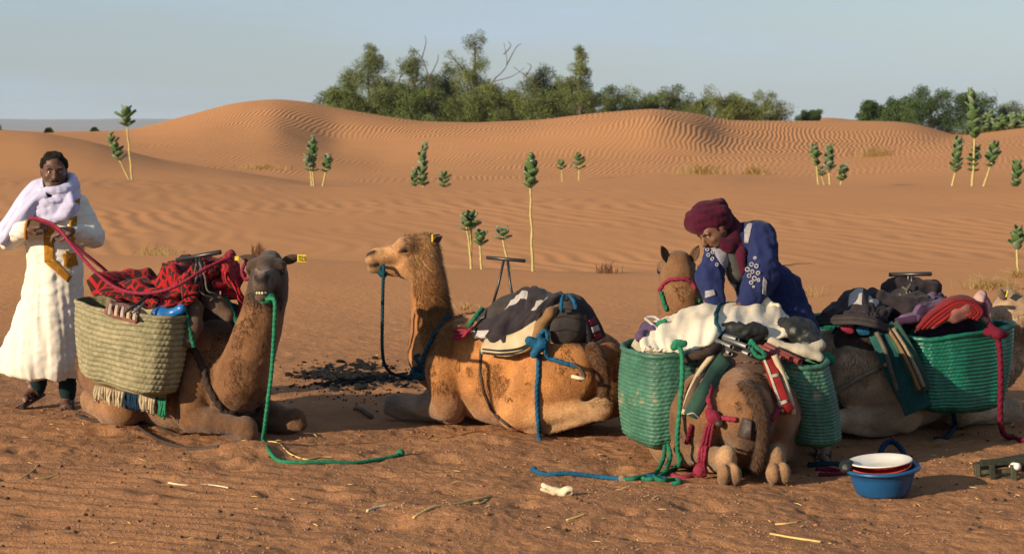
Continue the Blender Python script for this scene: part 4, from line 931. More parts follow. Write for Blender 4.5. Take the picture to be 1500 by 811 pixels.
rope('lead_rope', [h2(.26, .0, -.12), P(562, 390, 12.98), P(561, 420, 12.98), P(560, 470, 12.98), P(560, 512, 12.98), P(564, 535, 13.1), P(575, 547, 13.2)]+groundline([(590, 592-38), (606, 556)], .0)[:0]+[np.array(P(590, 551, 13.3)), np.array(P(602, 555, 13.35)), np.array(P(606, 545, 13.3)), np.array(P(612, 535, 13.1))], .0105, M['teal_rope'], 'dark teal lead rope hanging straight from the tan camel\'s mouth', 'rope', GR)
o = [x for x in bpy.data.objects if x.name.startswith('lead_rope')][-1]
lump('knot', [E(h2(.255, .01, -.125), (.03, .03, .035), .02), E(h2(.24, .03, -.15), (.025, .025, .025), .02)], M['teal_rope'], o, res=.007, wr=.005, sc=40)
t = thing('neck_rope', 'teal rope round the base of the tan camel\'s neck with a coiled bundle', 'rope', tuple(P(615, 545, 12.9)), GR)
rope('collar', line_on(B2v, dense([(658, 464), (648, 478), (636, 494), (628, 510), (622, 524)], 3), .012)+[np.array(P(618, 532, 12.84))], .0135, M['teal_rope'], parent=t)
kc = np.array(P(619, 544, 12.86)); pts = []
for k in range(46):
    a = k*.62; pts.append(kc+np.array([math.cos(a)*(.065+.012*math.sin(k*2.1)), .03*math.sin(a), .028*math.sin(a+.4)+.014*math.sin(k*1.7)-.012*(k/46-.5)]))
rope('bundle', pts, .013, M['teal_rope'], parent=t)
rope('loose_end', [kc+[0, 0, -.02], P(602, 548, 12.9), P(610, 553, 12.92), P(628, 555, 12.95), P(642, 554, 13.0)], .0135, M['teal_rope'], parent=t)
rope('loose_end', [kc+[.0, -.02, .02], P(612, 530, 12.82), P(608, 522, 12.84), P(615, 520, 12.84)], .0125, M['teal_rope'], parent=t)
# ---- the brown camel seen from behind
c3 = CAMELS['brown']; B3v = c3['bvh']
def V3(x, y, z): return np.array([x, y, z])
basket('faded green woven basket at the left of the white tarp', V3(.90, 11.02, .645), V3(.80, 11.66, .66), V3(.90, 11.00, .10), V3(.80, 11.58, .12), .20, M['green_weave_faded'], 24, GB, expo=2.3, bb=.95, bulge=.13, amp=.008, seed=11, stitch=.11)
basket('faded green woven basket with worn pale patches, right of the tarp', V3(1.62, 11.02, .585), V3(1.60, 11.62, .62), V3(1.70, 11.02, .10), V3(1.66, 11.56, .12), .165, M['green_weave_faded'], 24, GB, expo=2.3, bb=1.0, bulge=.10, amp=.008, seed=14, stitch=.11)
sp = thing('saddle_pad', 'arched brown saddle pad with pink stitches below the grey pipes', 'saddle pad', (1.24, 11.2, .7))
lump('pad', [E((1.235, 11.08, .52), (.22, .13, .18), .05), E((1.22, 11.45, .52), (.30, .34, .16), .08), E((1.22, 11.35, .44), (.34, .28, .2), .08)], M['brown_felt'], sp, wr=.006)
spv = bvh_of(sp.children[0])
for yy in (530, 546, 562):
    for k in range(7):
        x = 1052+k*13+rng.uniform(-2, 2); q = line_on(spv, [(x, yy+abs(k-3)*1.2), (x+4, yy+.4), (x+8, yy+abs(k-3)*1.2)], .004)
        if len(q) == 3: rope('stitch', q, .0035, M['pink_cloth'], parent=sp, strands=0)
bun = thing('bundle', 'grey bundle packed under the white tarp', 'bundle', (1.2, 11.5, .7))
lump('sacking', [C(V3(.80, 11.5, .62), V3(1.55, 11.55, .64), .11, .11, .06), E(V3(1.2, 11.65, .68), (.42, .24, .10), .06)], M['dirty_cloth'], bun, wr=.01)
o = net('tarp', [[P(944, 474, 12.02), P(975, 462, 12.05), P(1010, 452, 12.08), P(1050, 444, 12.1), P(1095, 440, 12.1), P(1130, 446, 12.05), P(1152, 456, 11.98)],
     [P(938, 482, 11.75), P(968, 466, 11.78), P(1005, 452, 11.8), P(1048, 443, 11.84), P(1096, 440, 11.86), P(1136, 448, 11.82), P(1160, 466, 11.75)],
     [P(936, 492, 11.45), P(962, 480, 11.48), P(1000, 466, 11.5), P(1045, 456, 11.52), P(1092, 456, 11.55), P(1134, 466, 11.52), P(1164, 478, 11.5)],
     [P(938, 504, 11.2), P(964, 500, 11.2), P(1000, 488, 11.24), P(1044, 470, 11.3), P(1088, 472, 11.34), P(1128, 486, 11.34), P(1160, 490, 11.38)],
     [P(944, 512, 11.12), P(970, 515, 11.12), P(1002, 516, 11.12), P(1036, 506, 11.16), P(1070, 484, 11.3), P(1118, 498, 11.3), P(1150, 496, 11.36)],
     [P(950, 508, 11.25), P(975, 512, 11.25), P(1004, 512, 11.25), P(1036, 504, 11.26), P(1070, 488, 11.4), P(1118, 500, 11.4), P(1148, 500, 11.45)]], M['tarp'], n=11, thick=.012, wr=.021, wscale=4.5, seed=31, ridge=True, aniso=(.35, 2.2))
tag(o, 'creased off-white tarp covering the load behind the stooping man', 'tarp'); TP = bvh_of(o)
o = lump('tarp_fold', chain([np.array(P(1080, 446, 11.9)), np.array(P(1096, 438, 11.86)), np.array(P(1108, 434, 11.84)), np.array(P(1118, 442, 11.84)), np.array(P(1140, 448, 11.8))], [.02, .03, .03, .03, .02]), M['tarp'], wr=.012, sc=16); tag(o, 'gathered fold of off-white tarp in front of the stooping man\'s sleeve', 'tarp')
q = line_on(TP, dense([(1064, 441), (1054, 450), (1049, 462), (1049, 474), (1052, 484), (1057, 492)], 4), .010); rope('tie_rope', q, .011, M['teal_rope'], 'teal cord tied tight over the white tarp', 'rope', GR)
o = lump('plastic_sheet', [E(P(1086, 486, 11.32), (.15, .07, .055), .03), E(P(1060, 492, 11.3), (.08, .06, .05), .03)], M['black_plastic'], wr=.030, sc=12, seed=5); tag(o, 'black plastic sheet under the front edge of the tarp', 'plastic sheet')
o = lump('plastic_sheet', [E(P(1170, 484, 11.42), (.09, .12, .07), .03), E(P(1184, 498, 11.35), (.07, .1, .05), .03), C(P(1150, 478, 11.5), P(1186, 490, 11.35), .05, .04)], M['black_plastic'], wr=.034, sc=12, seed=15); tag(o, 'black plastic bag crumpled at the right end of the tarp', 'plastic bag')
o = lump('rag', [E(P(1176, 512, 11.3), (.09, .1, .035), .03), E(P(1196, 506, 11.3), (.05, .08, .04), .03), C(P(1130, 500, 11.3), P(1200, 524, 11.2), .03, .025)], M['dirty_cloth'], wr=.015, sc=14, seed=3); tag(o, 'dirty beige rags stuffed in the right faded basket', 'rag')
o = lump('rag', [C(P(938, 494, 11.4), P(946, 474, 11.75), .03, .02), E(P(956, 482, 11.6), (.06, .1, .04), .03)], M['purple_cloth'], wr=.012, sc=16, seed=4); tag(o, 'grey lavender cloth at the left end of the tarp', 'rag')
rope('cord', [P(964, 482, 11.5), P(950, 470, 11.6), P(946, 466, 11.65), P(958, 464, 11.65), P(968, 470, 11.6)], .008, M['white_wool'], 'white cord sticking out beside the grey lavender cloth', 'cord')
o = lump('knot', [C(P(966, 474, 11.55), P(974, 470, 11.55), .022, .018)], M['bright_green'], wr=.006, sc=40); tag(o, 'green knot at the left end of the tarp', 'knot')
def pipe(a, b, r, mat, label, group):
    a, b = Vector(a), Vector(b); t = (b-a).normalized(); n = 14; u = t.orthogonal().normalized(); v = t.cross(u); ri = r*.72; V = []
    for c, rr in ((a, r), (b, r), (b, ri), (b-t*.12, ri)):
        for k in range(n):
            an = 2*math.pi*k/n; V.append(c+(u*math.cos(an)+v*math.sin(an))*rr)
    F = grid_faces(4, n, True); F = faces_list(F)+[tuple(range(3*n, 4*n))]
    o = mesh_obj('tent_pole', V, F, mat); tag(o, label, 'pole', group)
GP = 'tent poles on the brown camel'
for i, (ax_, ay, bx, by, Y0, Y1) in enumerate([(1040, 495, 1072, 508, 11.3, 10.98), (1052, 492, 1095, 508, 11.32, 10.95), (1048, 503, 1070, 518, 11.26, 10.97), (1062, 505, 1098, 519, 11.26, 10.95), (1048, 488, 1080, 497, 11.36, 11.1)]):
    pipe(P(ax_, ay, Y0), P(bx, by, Y1), .0145, M['grey_pipe'], ['grey metal pole in the upper left of the pole bundle', 'grey metal pole with its end at the upper right of the bundle', 'short grey metal pole at the lower left of the bundle', 'grey metal pole with its end at the lower right of the bundle', 'grey metal pole half hidden under the black sheet'][i], GP)
for i, (ax_, ay, bx, by, r) in enumerate([(1112, 508, 1158, 526, .017), (1122, 506, 1172, 530, .021), (1104, 514, 1146, 524, .013)]):
    pipe(P(ax_, ay, 11.2), P(bx, by, 10.98), r, M['red_pipe'], ['rust red pole lying between two others on the right', 'thickest rust red pole with a wide dark open end', 'thin rust red pole at the left of the red ones'][i], GP)
o = rope('carrying_handle', [P(1000, 528, 11.02), P(1010, 524, 10.99), P(1026, 519, 10.97), P(1042, 514, 10.98), P(1052, 508, 11.05)], .026, M['dark_rope'], 'thick dark braided handle between left basket and saddle pad', 'rope handle')
GS = 'rug strips hanging beside the brown camel\'s saddle'
def strip(label, pts, w, mat, group=None, thick=.02, wr=.004, name='rug_strip', under=None):
    """narrow cloth: photo points with a half width in the photo's plane"""
    if under is not None: pts = [(x, y, min(Y, (hit(under, x, y) or Vector((0, 99, 0))).y-.03)) for x, y, Y in pts]
    p = [np.array(P(x, y, Y)) for x, y, Y in pts]; rows = []
    T = np.gradient(np.array(p), axis=0); T /= np.linalg.norm(T, axis=1)[:, None]
    sd = np.cross(T, [0, 1, 0]); sd /= np.linalg.norm(sd, axis=1)[:, None]
    rows = [[a-s*w, a-V3(0, .012, 0), a+s*w] for a, s in zip(p, sd)]
    o = net(name, rows, mat, n=6, thick=thick, wr=wr, wscale=10, seed=int(pts[0][0]))
    if label: tag(o, label, 'rug strip', group)
    return o
g = strip('dark green rug roll with white threads, left of the brown pad', [(1062, 524, 10.96), (1046, 546, 10.9), (1032, 570, 10.86), (1020, 592, 10.86), (1012, 608, 10.9)], .038, M['green_rug'], GS, .03, under=B3v)
gv = bvh_of(g)
for k in range(16):
    x = 1056-k*2.8; y = 536+k*4.6; q = line_on(gv, [(x-2+rng.uniform(-4, 4), y), (x+4+rng.uniform(-3, 3), y-3), (x+9, y+3)], .018)
    if len(q) == 3: rope('white_thread', q, .004, M['white_wool'], parent=g, strands=0)
strip('white edged brown strip outside the dark green rug roll', [(1050, 520, 11.0), (1030, 546, 10.95), (1016, 574, 10.92), (1006, 600, 10.94)], .022, M['brown_felt'], GS, under=B3v)
strip('narrow white piping strip beside the left faded basket', [(1044, 520, 10.98), (1024, 546, 10.93), (1010, 576, 10.9), (1002, 606, 10.92)], .009, M['cream_wool'], GS, under=B3v)
g = thing('tassels', 'yellow and white tassels at the lower end of the rug roll', 'tassel', tuple(P(1008, 608, 10.85)))
for k in range(10):
    x = 1000+rng.uniform(0, 18); y = 592+rng.uniform(0, 14); a = P(x, y, 10.84); tube('tassel', [a, P(x+rng.uniform(-4, 3), y+5, 10.83), P(x+rng.uniform(-6, 2), y+11, 10.84)], [.008, .012, .009], M['beige_rope'] if k % 3 else M['white_wool'], g, 6)
g = strip('red, white and black striped rug strip right of the brown saddle pad', [(1122, 518, 10.98), (1130, 540, 10.92), (1138, 566, 10.88), (1148, 590, 10.88), (1156, 602, 10.9)], .032, M['red_cloth'], GS, under=B3v)
gv = bvh_of(g)
for q, m in (([(1118, 524), (1121, 523), (1149, 600), (1146, 602)], 'dirty_cloth'), ([(1134, 516), (1140, 518), (1166, 598), (1160, 600)], 'charcoal_wool'), ([(1124, 553), (1144, 548), (1145, 552), (1126, 557)], 'dirty_cloth'), ([(1140, 590), (1160, 584), (1161, 588), (1142, 594)], 'dirty_cloth')):
    decal('woven_band', gv, q, M[m], g, .014, (5, 8))
strip('thin white cord strip on the far side of the red rug strip', [(1134, 520, 10.94), (1146, 548, 10.9), (1156, 580, 10.88), (1162, 606, 10.9)], .008, M['cream_wool'], GS, under=B3v)
t = thing('girth_rope', 'pink rope harness knotted across the brown camel\'s hindquarters', 'rope', tuple(P(1045, 610, 10.75)), GR)
B3p = B3v
rope('strand', line_on(B3p, dense([(1040, 568), (1038, 584), (1040, 598), (1044, 610)], 3), .014), .014, M['pink_rope'], parent=t)
k3 = line_on(B3p, [(1044, 610)], .018)[0]
lump('knot', [E(k3, (.035, .03, .03), .01), C(k3+[-.03, 0, .03], k3+[.03, 0, -.03], .018, .018)], M['pink_rope'], t, res=.006, wr=.004, sc=50); lump('bead', [E(k3+[.03, -.02, -.035], (.026, .022, .022), .01)], M['leather'], t, res=.006, wr=.003, sc=30)
rope('strand', [k3]+line_on(B3p, dense([(1054, 611), (1066, 612), (1080, 614)], 3), .014), .0135, M['pink_rope'], parent=t)
for dx, r_ in ((-4, .0095), (4, .0095), (0, .009)):
    rope('strand', [k3]+line_on(B3p, dense([(1040+dx, 622), (1034+dx, 650), (1030+dx, 676)], 4), .014)+groundline([(1026+dx*1.5, 702)], .03), r_, M['pink_rope'], parent=t)
rope('strand', line_on(B3p, dense([(1016, 622), (1012, 634), (1008, 646)], 3), .014), .013, M['crimson_rope'], parent=t)
rope('strand', line_on(B3p, dense([(1150, 586), (1142, 596), (1133, 606), (1128, 614)], 3), .014), .014, M['pink_rope'], parent=t)
rope('ground_end', groundline([(1030, 703), (1015, 704), (1000, 705), (985, 700)], .012), .0125, M['pink_rope'], parent=t)
lump('rope_end', [E(groundline([(1025, 702)], .02)[0]+[0, -.02, .03], (.04, .03, .05), .02)], M['pink_rope'], t, res=.008, wr=.006, sc=40)
t = thing('tail_flap', 'dark leather crupper flap beside the brown camel\'s tail', 'harness', tuple(P(1090, 628, 10.7)))
net('flap', [[P(1082, 612, 10.68), P(1092, 612, 10.62), P(1102, 617, 10.6)], [P(1081, 626, 10.66), P(1091, 627, 10.6), P(1101, 630, 10.58)], [P(1079, 638, 10.66), P(1090, 641, 10.6), P(1100, 644, 10.6)]], M['leather'], t, n=6, thick=.02, wr=.008, seed=2)
# halter of the head seen from behind
h3 = c3['H']
t = thing('halter', 'pink and green halter round the back of the brown camel\'s head', 'halter', tuple(P(995, 410, 12.3)))
q = line_on(B3v, dense([(969, 424), (973, 416), (981, 410), (993, 408), (1004, 409), (1013, 414), (1018, 424)], 3), .008); rope('poll_band', q, .0115, M['pink_rope'], parent=t)
q = line_on(B3v, dense([(970, 428), (973, 440), (978, 454)], 3), .01); rope('throat_rope', q, .013, M['green_rope'], parent=t) if len(q) > 2 else None
rope('throat_rope', [P(1017, 430, 12.3), P(1021, 438, 12.28), P(1026, 442, 12.26)], .015, M['green_rope'], parent=t); mesh_obj('bead', *uvsphere(P(967, 424, 12.3), .017, 10, 7), M['pink_rope'], t)
# green rope from the tarp to the sand
kx = np.array(P(995, 508, 11.06))
t = thing('basket_rope', 'green rope knotted on the basket rim and falling to a tangle on the sand', 'rope', tuple(kx), GR)
lump('knot', [C(kx+[-.03, 0, 0], kx+[.025, -.01, .02], .02, .02), E(kx+[-.01, -.01, .025], (.03, .02, .02), .01)], M['bright_green'], t, res=.006, wr=.005, sc=40)
rope('hanging_strand', [kx, P(999, 520, 10.95), P(999, 560, 10.86), P(995, 605, 10.8), P(992, 640, 10.8), P(993, 662, 10.82), P(997, 676, 10.85)]+groundline([(988, 690), (972, 700), (955, 708), (935, 706)], .012), .0125, M['bright_green'], parent=t)
rope('loop', [P(974, 652, 10.95), P(972, 670, 10.9)]+groundline([(964, 692), (958, 704), (970, 712), (990, 708), (996, 716), (984, 716)], .012), .0115, M['green_rope'], parent=t); rope('loop', [P(978, 650, 10.95), P(982, 668, 10.9)]+groundline([(972, 694), (955, 702), (930, 708), (915, 707)], .012), .0115, M['green_rope'], parent=t)
rope('loop', [P(1100, 498, 11.0), P(1108, 508, 10.95), P(1118, 516, 10.93), P(1120, 522, 10.93), P(1110, 522, 10.94), P(1102, 512, 10.96), P(1098, 502, 11.0)], .012, M['green_rope'], parent=t)
rope('ground_rope', groundline([(782, 694), (800, 699), (830, 700), (870, 700), (905, 703), (920, 706), (950, 705), (975, 706)], .012), .0125, M['blue_rope'], 'blue rope stretched over the sand left of the brown camel', 'rope', GR)
o = [x for x in bpy.data.objects if x.name.startswith('ground_rope')][-1]
mesh_obj('rope_end', *uvsphere(groundline([(782, 693)], .015)[0], .02, 10, 7), M['blue_rope'], o); lump('knot', [E(groundline([(912, 705)], .02)[0], (.025, .02, .022), .01)], M['beige_rope'], o, res=.007, wr=.004, sc=40)
# ---- the pale camel on the right
c4 = CAMELS['pale']; B4v = c4['bvh']
ax4 = np.array([.87, .5, 0])
R0 = np.array(P(1334, 494, 12.1)); R1 = np.array(P(1476, 472, 12.4))
basket('bright green woven basket on the near side of the pale camel', R0, R1, np.array(P(1352, 606, 12.12)), np.array(P(1458, 598, 12.4)), .19, M['green_weave'], 22, GB, expo=2.5, bb=.9, bulge=.06, amp=.009, seed=17, stitch=.12)
basket('bright green woven basket seen behind the stooping man\'s robe', np.array(P(1180, 470, 12.95)), np.array(P(1262, 462, 13.3)), np.array(P(1188, 580, 12.95)), np.array(P(1252, 572, 13.3)), .19, M['green_weave'], 22, GB, expo=2.5, bb=.9, bulge=.06, amp=.009, seed=19, stitch=.12)
sp = thing('saddle_pad', 'dark stitched saddle pad at the back of the pale camel\'s load', 'saddle pad', tuple(P(1255, 520, 12.3)))
lump('pad', [E(P(1256, 520, 12.3), (.175, .17, .22), .06), E(P(1290, 500, 12.55), (.25, .24, .2), .08), E(P(1350, 500, 12.8), (.3, .25, .2), .08)], M['saddle_felt'], sp, wr=.006)
sv = bvh_of(sp.children[0])
for yy, m in ((496, 'pink_rope'), (514, 'beige_rope'), (528, 'beige_rope')):
    for k in range(6):
        x = 1230+k*11+rng.uniform(-2, 2); q = line_on(sv, [(x, yy+k*1.0), (x+3, yy+1+k), (x+6, yy+1.6+k)], .004)
        if len(q) == 3: rope('stitch', q, .0035, M[m], parent=sp, strands=0)
for x, y in ((1241, 482), (1264, 484)): lump('tuft', [E(P(x, y, 12.12), (.028, .02, .02), .01), C(P(x, y, 12.12), P(x+8, y-6, 12.1), .008, .006), C(P(x, y, 12.12), P(x+8, y+4, 12.1), .008, .006), C(P(x, y, 12.12), P(x-8, y-3, 12.1), .008, .006)], M['blue_rope'] if x > 1250 else M['pink_rope'], sp, res=.006, wr=.003, sc=30)
o = net('striped_blanket', [[P(1218, 444, 12.7), P(1240, 426, 12.75), P(1262, 420, 12.78), P(1292, 424, 12.78), P(1320, 432, 12.75)],
      [P(1204, 456, 12.45), P(1230, 434, 12.48), P(1258, 422, 12.5), P(1290, 428, 12.48), P(1318, 440, 12.46)],
      [P(1197, 464, 12.3), P(1224, 448, 12.26), P(1256, 440, 12.22), P(1284, 444, 12.2), P(1308, 454, 12.24)],
      [P(1196, 470, 12.2), P(1226, 464, 12.14), P(1258, 462, 12.08), P(1282, 466, 12.06), P(1300, 474, 12.14)],
      [P(1200, 474, 12.3), P(1228, 470, 12.2), P(1260, 470, 12.14), P(1284, 474, 12.12), P(1298, 480, 12.2)]], M['charcoal_wool'], n=10, thick=.022, wr=.045, wscale=6, seed=41, ridge=True, aniso=(.5, 1.4), blocks=(M['white_wool'], [(.34, .52, .40, .52), (.34, .46, .62, .74)]))
tag(o, 'charcoal blanket with white blocks on the pale camel, left of its saddle handle', 'blanket', GL); b4 = o
for k in range(4): rope('folded_edge', [P(1196, 465+k*3.2, 12.18-k*.01), P(1222, 464+k*3, 12.1-k*.01), P(1255, 463+k*3.2, 12.02-k*.01), P(1282, 468+k*3.3, 12.0-k*.01), P(1300, 478+k*2, 12.08)], .012, M['charcoal_wool'] if k % 2 == 0 else M['saddle_felt'], parent=b4, strands=0)
o = lump('rolled_blanket', [C(P(1302, 424, 12.6), P(1322, 414, 12.6), .055, .05), C(P(1340, 424, 12.55), P(1366, 424, 12.55), .07, .06), C(P(1310, 440, 12.5), P(1350, 442, 12.5), .06, .05), C(P(1290, 440, 12.4), P(1330, 452, 12.35), .06, .06), E(P(1330, 452, 12.45), (.2, .15, .1), .04)], M['charcoal_wool'], wr=.026, sc=8, seed=7); tag(o, 'rolled charcoal blanket tied at the foot of the saddle handle', 'blanket', GL)
for pts in ([(1322, 420, 12.45), (1334, 430, 12.4), (1326, 442, 12.36), (1318, 430, 12.42)], [(1334, 416, 12.44), (1328, 428, 12.4), (1336, 438, 12.38)]): rope('cord', [P(*p) for p in pts], .007, M['grey_cord'], parent=o)
o = net('plaid_blanket', [[P(1362, 432, 12.5), P(1376, 428, 12.5), P(1388, 434, 12.5)], [P(1344, 446, 12.36), P(1364, 438, 12.34), P(1384, 442, 12.36)], [P(1318, 466, 12.22), P(1344, 456, 12.18), P(1372, 452, 12.2)], [P(1312, 474, 12.18), P(1342, 470, 12.12), P(1368, 464, 12.16)], [P(1322, 478, 12.24), P(1346, 476, 12.18), P(1368, 470, 12.22)]], M['plaid_purple'], n=8, thick=.025, wr=.025, wscale=9, seed=43, ridge=True); tag(o, 'purple plaid blanket folded beside the dark red roll', 'blanket', GL)
o = thing('rolled_blanket', 'dark red blanket roll with a salmon fold inside, above the bright green basket', 'blanket', tuple(P(1400, 460, 12.2)), GL)
net('outer_layer', [[P(1346, 486, 12.2), P(1372, 470, 12.2), P(1404, 462, 12.2), P(1432, 470, 12.22)], [P(1344, 480, 12.1), P(1368, 458, 12.08), P(1400, 440, 12.08), P(1440, 452, 12.1)], [P(1360, 466, 12.3), P(1380, 446, 12.3), P(1406, 436, 12.3), P(1442, 446, 12.3)], [P(1380, 460, 12.5), P(1395, 442, 12.5), P(1412, 438, 12.5), P(1444, 450, 12.5)]], M['maroon_cloth'], o, n=8, thick=.02, wr=.012, wscale=9, seed=45, ridge=True)
for k in range(4):
    e = k*3.2
    rope('layer_edge', [P(1344+e*2, 482-e*.3, 12.06), P(1366+e*1.5, 460+e*.9, 12.03), P(1398+e*.6, 441+e*1.1, 12.03), P(1424-e*.6, 442+e*1.1, 12.03), P(1438-e*1.5, 456+e*.2, 12.03), P(1430-e*1.6, 468-e*.6, 12.04)], .013, M['maroon_cloth'] if k % 2 == 0 else M['red_cloth'], parent=o, strands=0)
lump('inner_fold', [C(P(1366, 478, 12.06), P(1398, 458, 12.04), .020, .024), C(P(1398, 458, 12.04), P(1416, 450, 12.04), .024, .02), C(P(1416, 450, 12.04), P(1422, 458, 12.06), .024, .018), C(P(1422, 458, 12.06), P(1398, 470, 12.05), .02, .02)], M['pink_cloth'], o, wr=.005, sc=14)
o = net('plaid_blanket', [[P(1414, 442, 12.3), P(1430, 432, 12.3), P(1442, 427, 12.35), P(1448, 434, 12.4)], [P(1424, 444, 12.2), P(1440, 438, 12.2), P(1446, 438, 12.24), P(1450, 448, 12.3)], [P(1432, 462, 12.2), P(1444, 460, 12.2), P(1448, 460, 12.22), P(1452, 468, 12.3)], [P(1440, 474, 12.26), P(1448, 476, 12.24), P(1452, 478, 12.26), P(1455, 480, 12.34)]], M['plaid_rose'], n=8, thick=.02, wr=.02, wscale=9, seed=47, ridge=True); tag(o, 'rose and cream plaid blanket nearest the pale camel\'s head', 'blanket', GL)
tbar('black saddle handle standing above the rolled charcoal blanket', P(1303, 402, 12.6), P(1364, 401, 12.45), [P(1329, 424, 12.55), P(1338, 424, 12.5)], .014)
o = lump('box', [C(P(1350, 486, 12.26), P(1420, 478, 12.4), .05, .05)], M['plum_cloth'], wr=.002); tag(o, 'dark blue bag lying in the mouth of the bright green basket', 'bag')
GS4 = 'rug strips hanging between saddle pad and bright green basket'
for lab, pts, w, m in (('dark teal saddle rug hanging beside the stitched pad of the pale camel', [(1288, 478, 12.16), (1302, 508, 12.06), (1318, 545, 12.02), (1336, 580, 12.0), (1344, 600, 12.02)], .085, 'teal_rug'), ('green rug strip with a yellow edge next to the bright green basket', [(1304, 476, 12.12), (1322, 505, 12.0), (1340, 540, 11.96), (1352, 572, 11.97)], .05, 'green_rug')):
    g = strip(lab, pts, w, M[m], GS4)
for lab, pts, w, m in (('thin yellow brown piping along the green rug strip', [(1300, 480, 12.06), (1318, 508, 11.95), (1334, 540, 11.91), (1346, 570, 11.92)], .008, 'brown_cloth'), ('thin second piping line right of the yellow brown one', [(1308, 480, 12.05), (1326, 508, 11.94), (1342, 540, 11.9), (1353, 566, 11.91)], .008, 'beige_rope'), ('grey piping dividing the saddle pad from the teal rug', [(1284, 486, 12.08), (1296, 512, 12.0), (1306, 545, 11.98), (1314, 572, 11.98)], .012, 'grey_cord'), ('yellow green strip between the far basket and the pad', [(1234, 478, 12.3), (1222, 496, 12.3), (1210, 514, 12.35)], .012, 'beige_rope'), ('dark green strip beside the far basket', [(1228, 480, 12.34), (1217, 498, 12.34), (1206, 514, 12.38)], .018, 'green_rug')): strip(lab, pts, w, M[m], GS4, .008)
o = lump('knot', [E(P(1214, 524, 11.9), (.035, .03, .03), .01), C(P(1206, 520, 11.9), P(1218, 530, 11.9), .018, .014)], M['bright_green'], wr=.006, sc=40); tag(o, 'bright green rope knot at the right rim of the worn basket', 'knot')
rope('breeching_rope', line_on(B4v, dense([(1226, 573), (1240, 563), (1256, 554), (1272, 546), (1288, 538)], 3), .014)+[np.array(P(1298, 534, 12.0))], .0125, M['beige_rope'], 'pale beige rope across the pale camel\'s haunch', 'rope', GR)
rope('girth', line_on(B4v, dense([(1398, 600), (1400, 620), (1396, 636)], 3), .012)+[np.array(P(1385, 641, 12.2)), np.array(P(1368, 642, 12.2))], .014, M['dark_blue'], 'dark blue girth rope under the pale camel\'s belly', 'strap')
rope('lead_rope', [P(1450, 474, 12.1), P(1458, 488, 12.0), P(1464, 510, 11.98), P(1466, 560, 11.98), P(1465, 600, 12.0), P(1466, 622, 12.02), P(1471, 636, 12.1)]+groundline([(1482, 645), (1500, 648), (1530, 648)], .015), .017, M['crimson_rope'], 'crimson rope hanging down the front of the bright green basket', 'rope', GR)
o = [x for x in bpy.data.objects if x.name.startswith('lead_rope')][-1]
lump('knot', [C(P(1446, 486, 12.02), P(1462, 490, 11.98), .026, .024), E(P(1454, 484, 12.0), (.03, .03, .035), .01), C(P(1462, 488, 11.98), P(1474, 490, 12.0), .02, .018)], M['crimson_rope'], o, res=.008, wr=.006, sc=40)
h4 = c4['H']
rope('halter', [h4(.10, -.085, .06), h4(.14, -.095, -.02), h4(.12, -.075, -.10), h4(.06, -.07, -.16)], .008, M['grey_cord'], 'thin grey halter cord on the pale camel\'s cheek', 'halter')
# ------------------------------------------------------------------ people
M['skin'] = material('skin', (1.05, 1, 1), (.85, .82, .8), nscale=30, rough=.5, spec=.35, bump=.12, bscale=160, attr=True)
M['hair'] = material('black_hair', (.012, .010, .010), (.02, .017, .015), nscale=80, rough=.75, spec=.2, bump=.9, bscale=220, bdist=.02)
M['eyeball'] = material('eyeball', (.5, .45, .4), rough=.2, spec=.5); M['iris'] = material('iris', (.02, .012, .008), rough=.15, spec=.5)
fabric('robe_white', (.68, .64, .57), (.58, .54, .46), nscale=2.5, bump=.2, bscale=90, sheen=0); fabric('robe_blue', (.019, .027, .090), (.014, .020, .068), nscale=3, bump=.25, bscale=120); fabric('scarf_lavender', (.50, .49, .66), (.42, .41, .58), nscale=5, bump=.35, bscale=140, sheen=0)
fabric('turban_maroon', (.062, .008, .022), (.04, .006, .015), bump=.5, bscale=130); fabric('gold_thread', (.42, .20, .025), (.30, .13, .02), nscale=60, bump=.6, bscale=200); fabric('silver_thread', (.31, .30, .33), (.20, .19, .22), nscale=60, bump=.6, bscale=200)
fabric('dark_trousers', (.012, .026, .027), (.008, .018, .02)); fabric('grey_tunic', (.07, .07, .06))
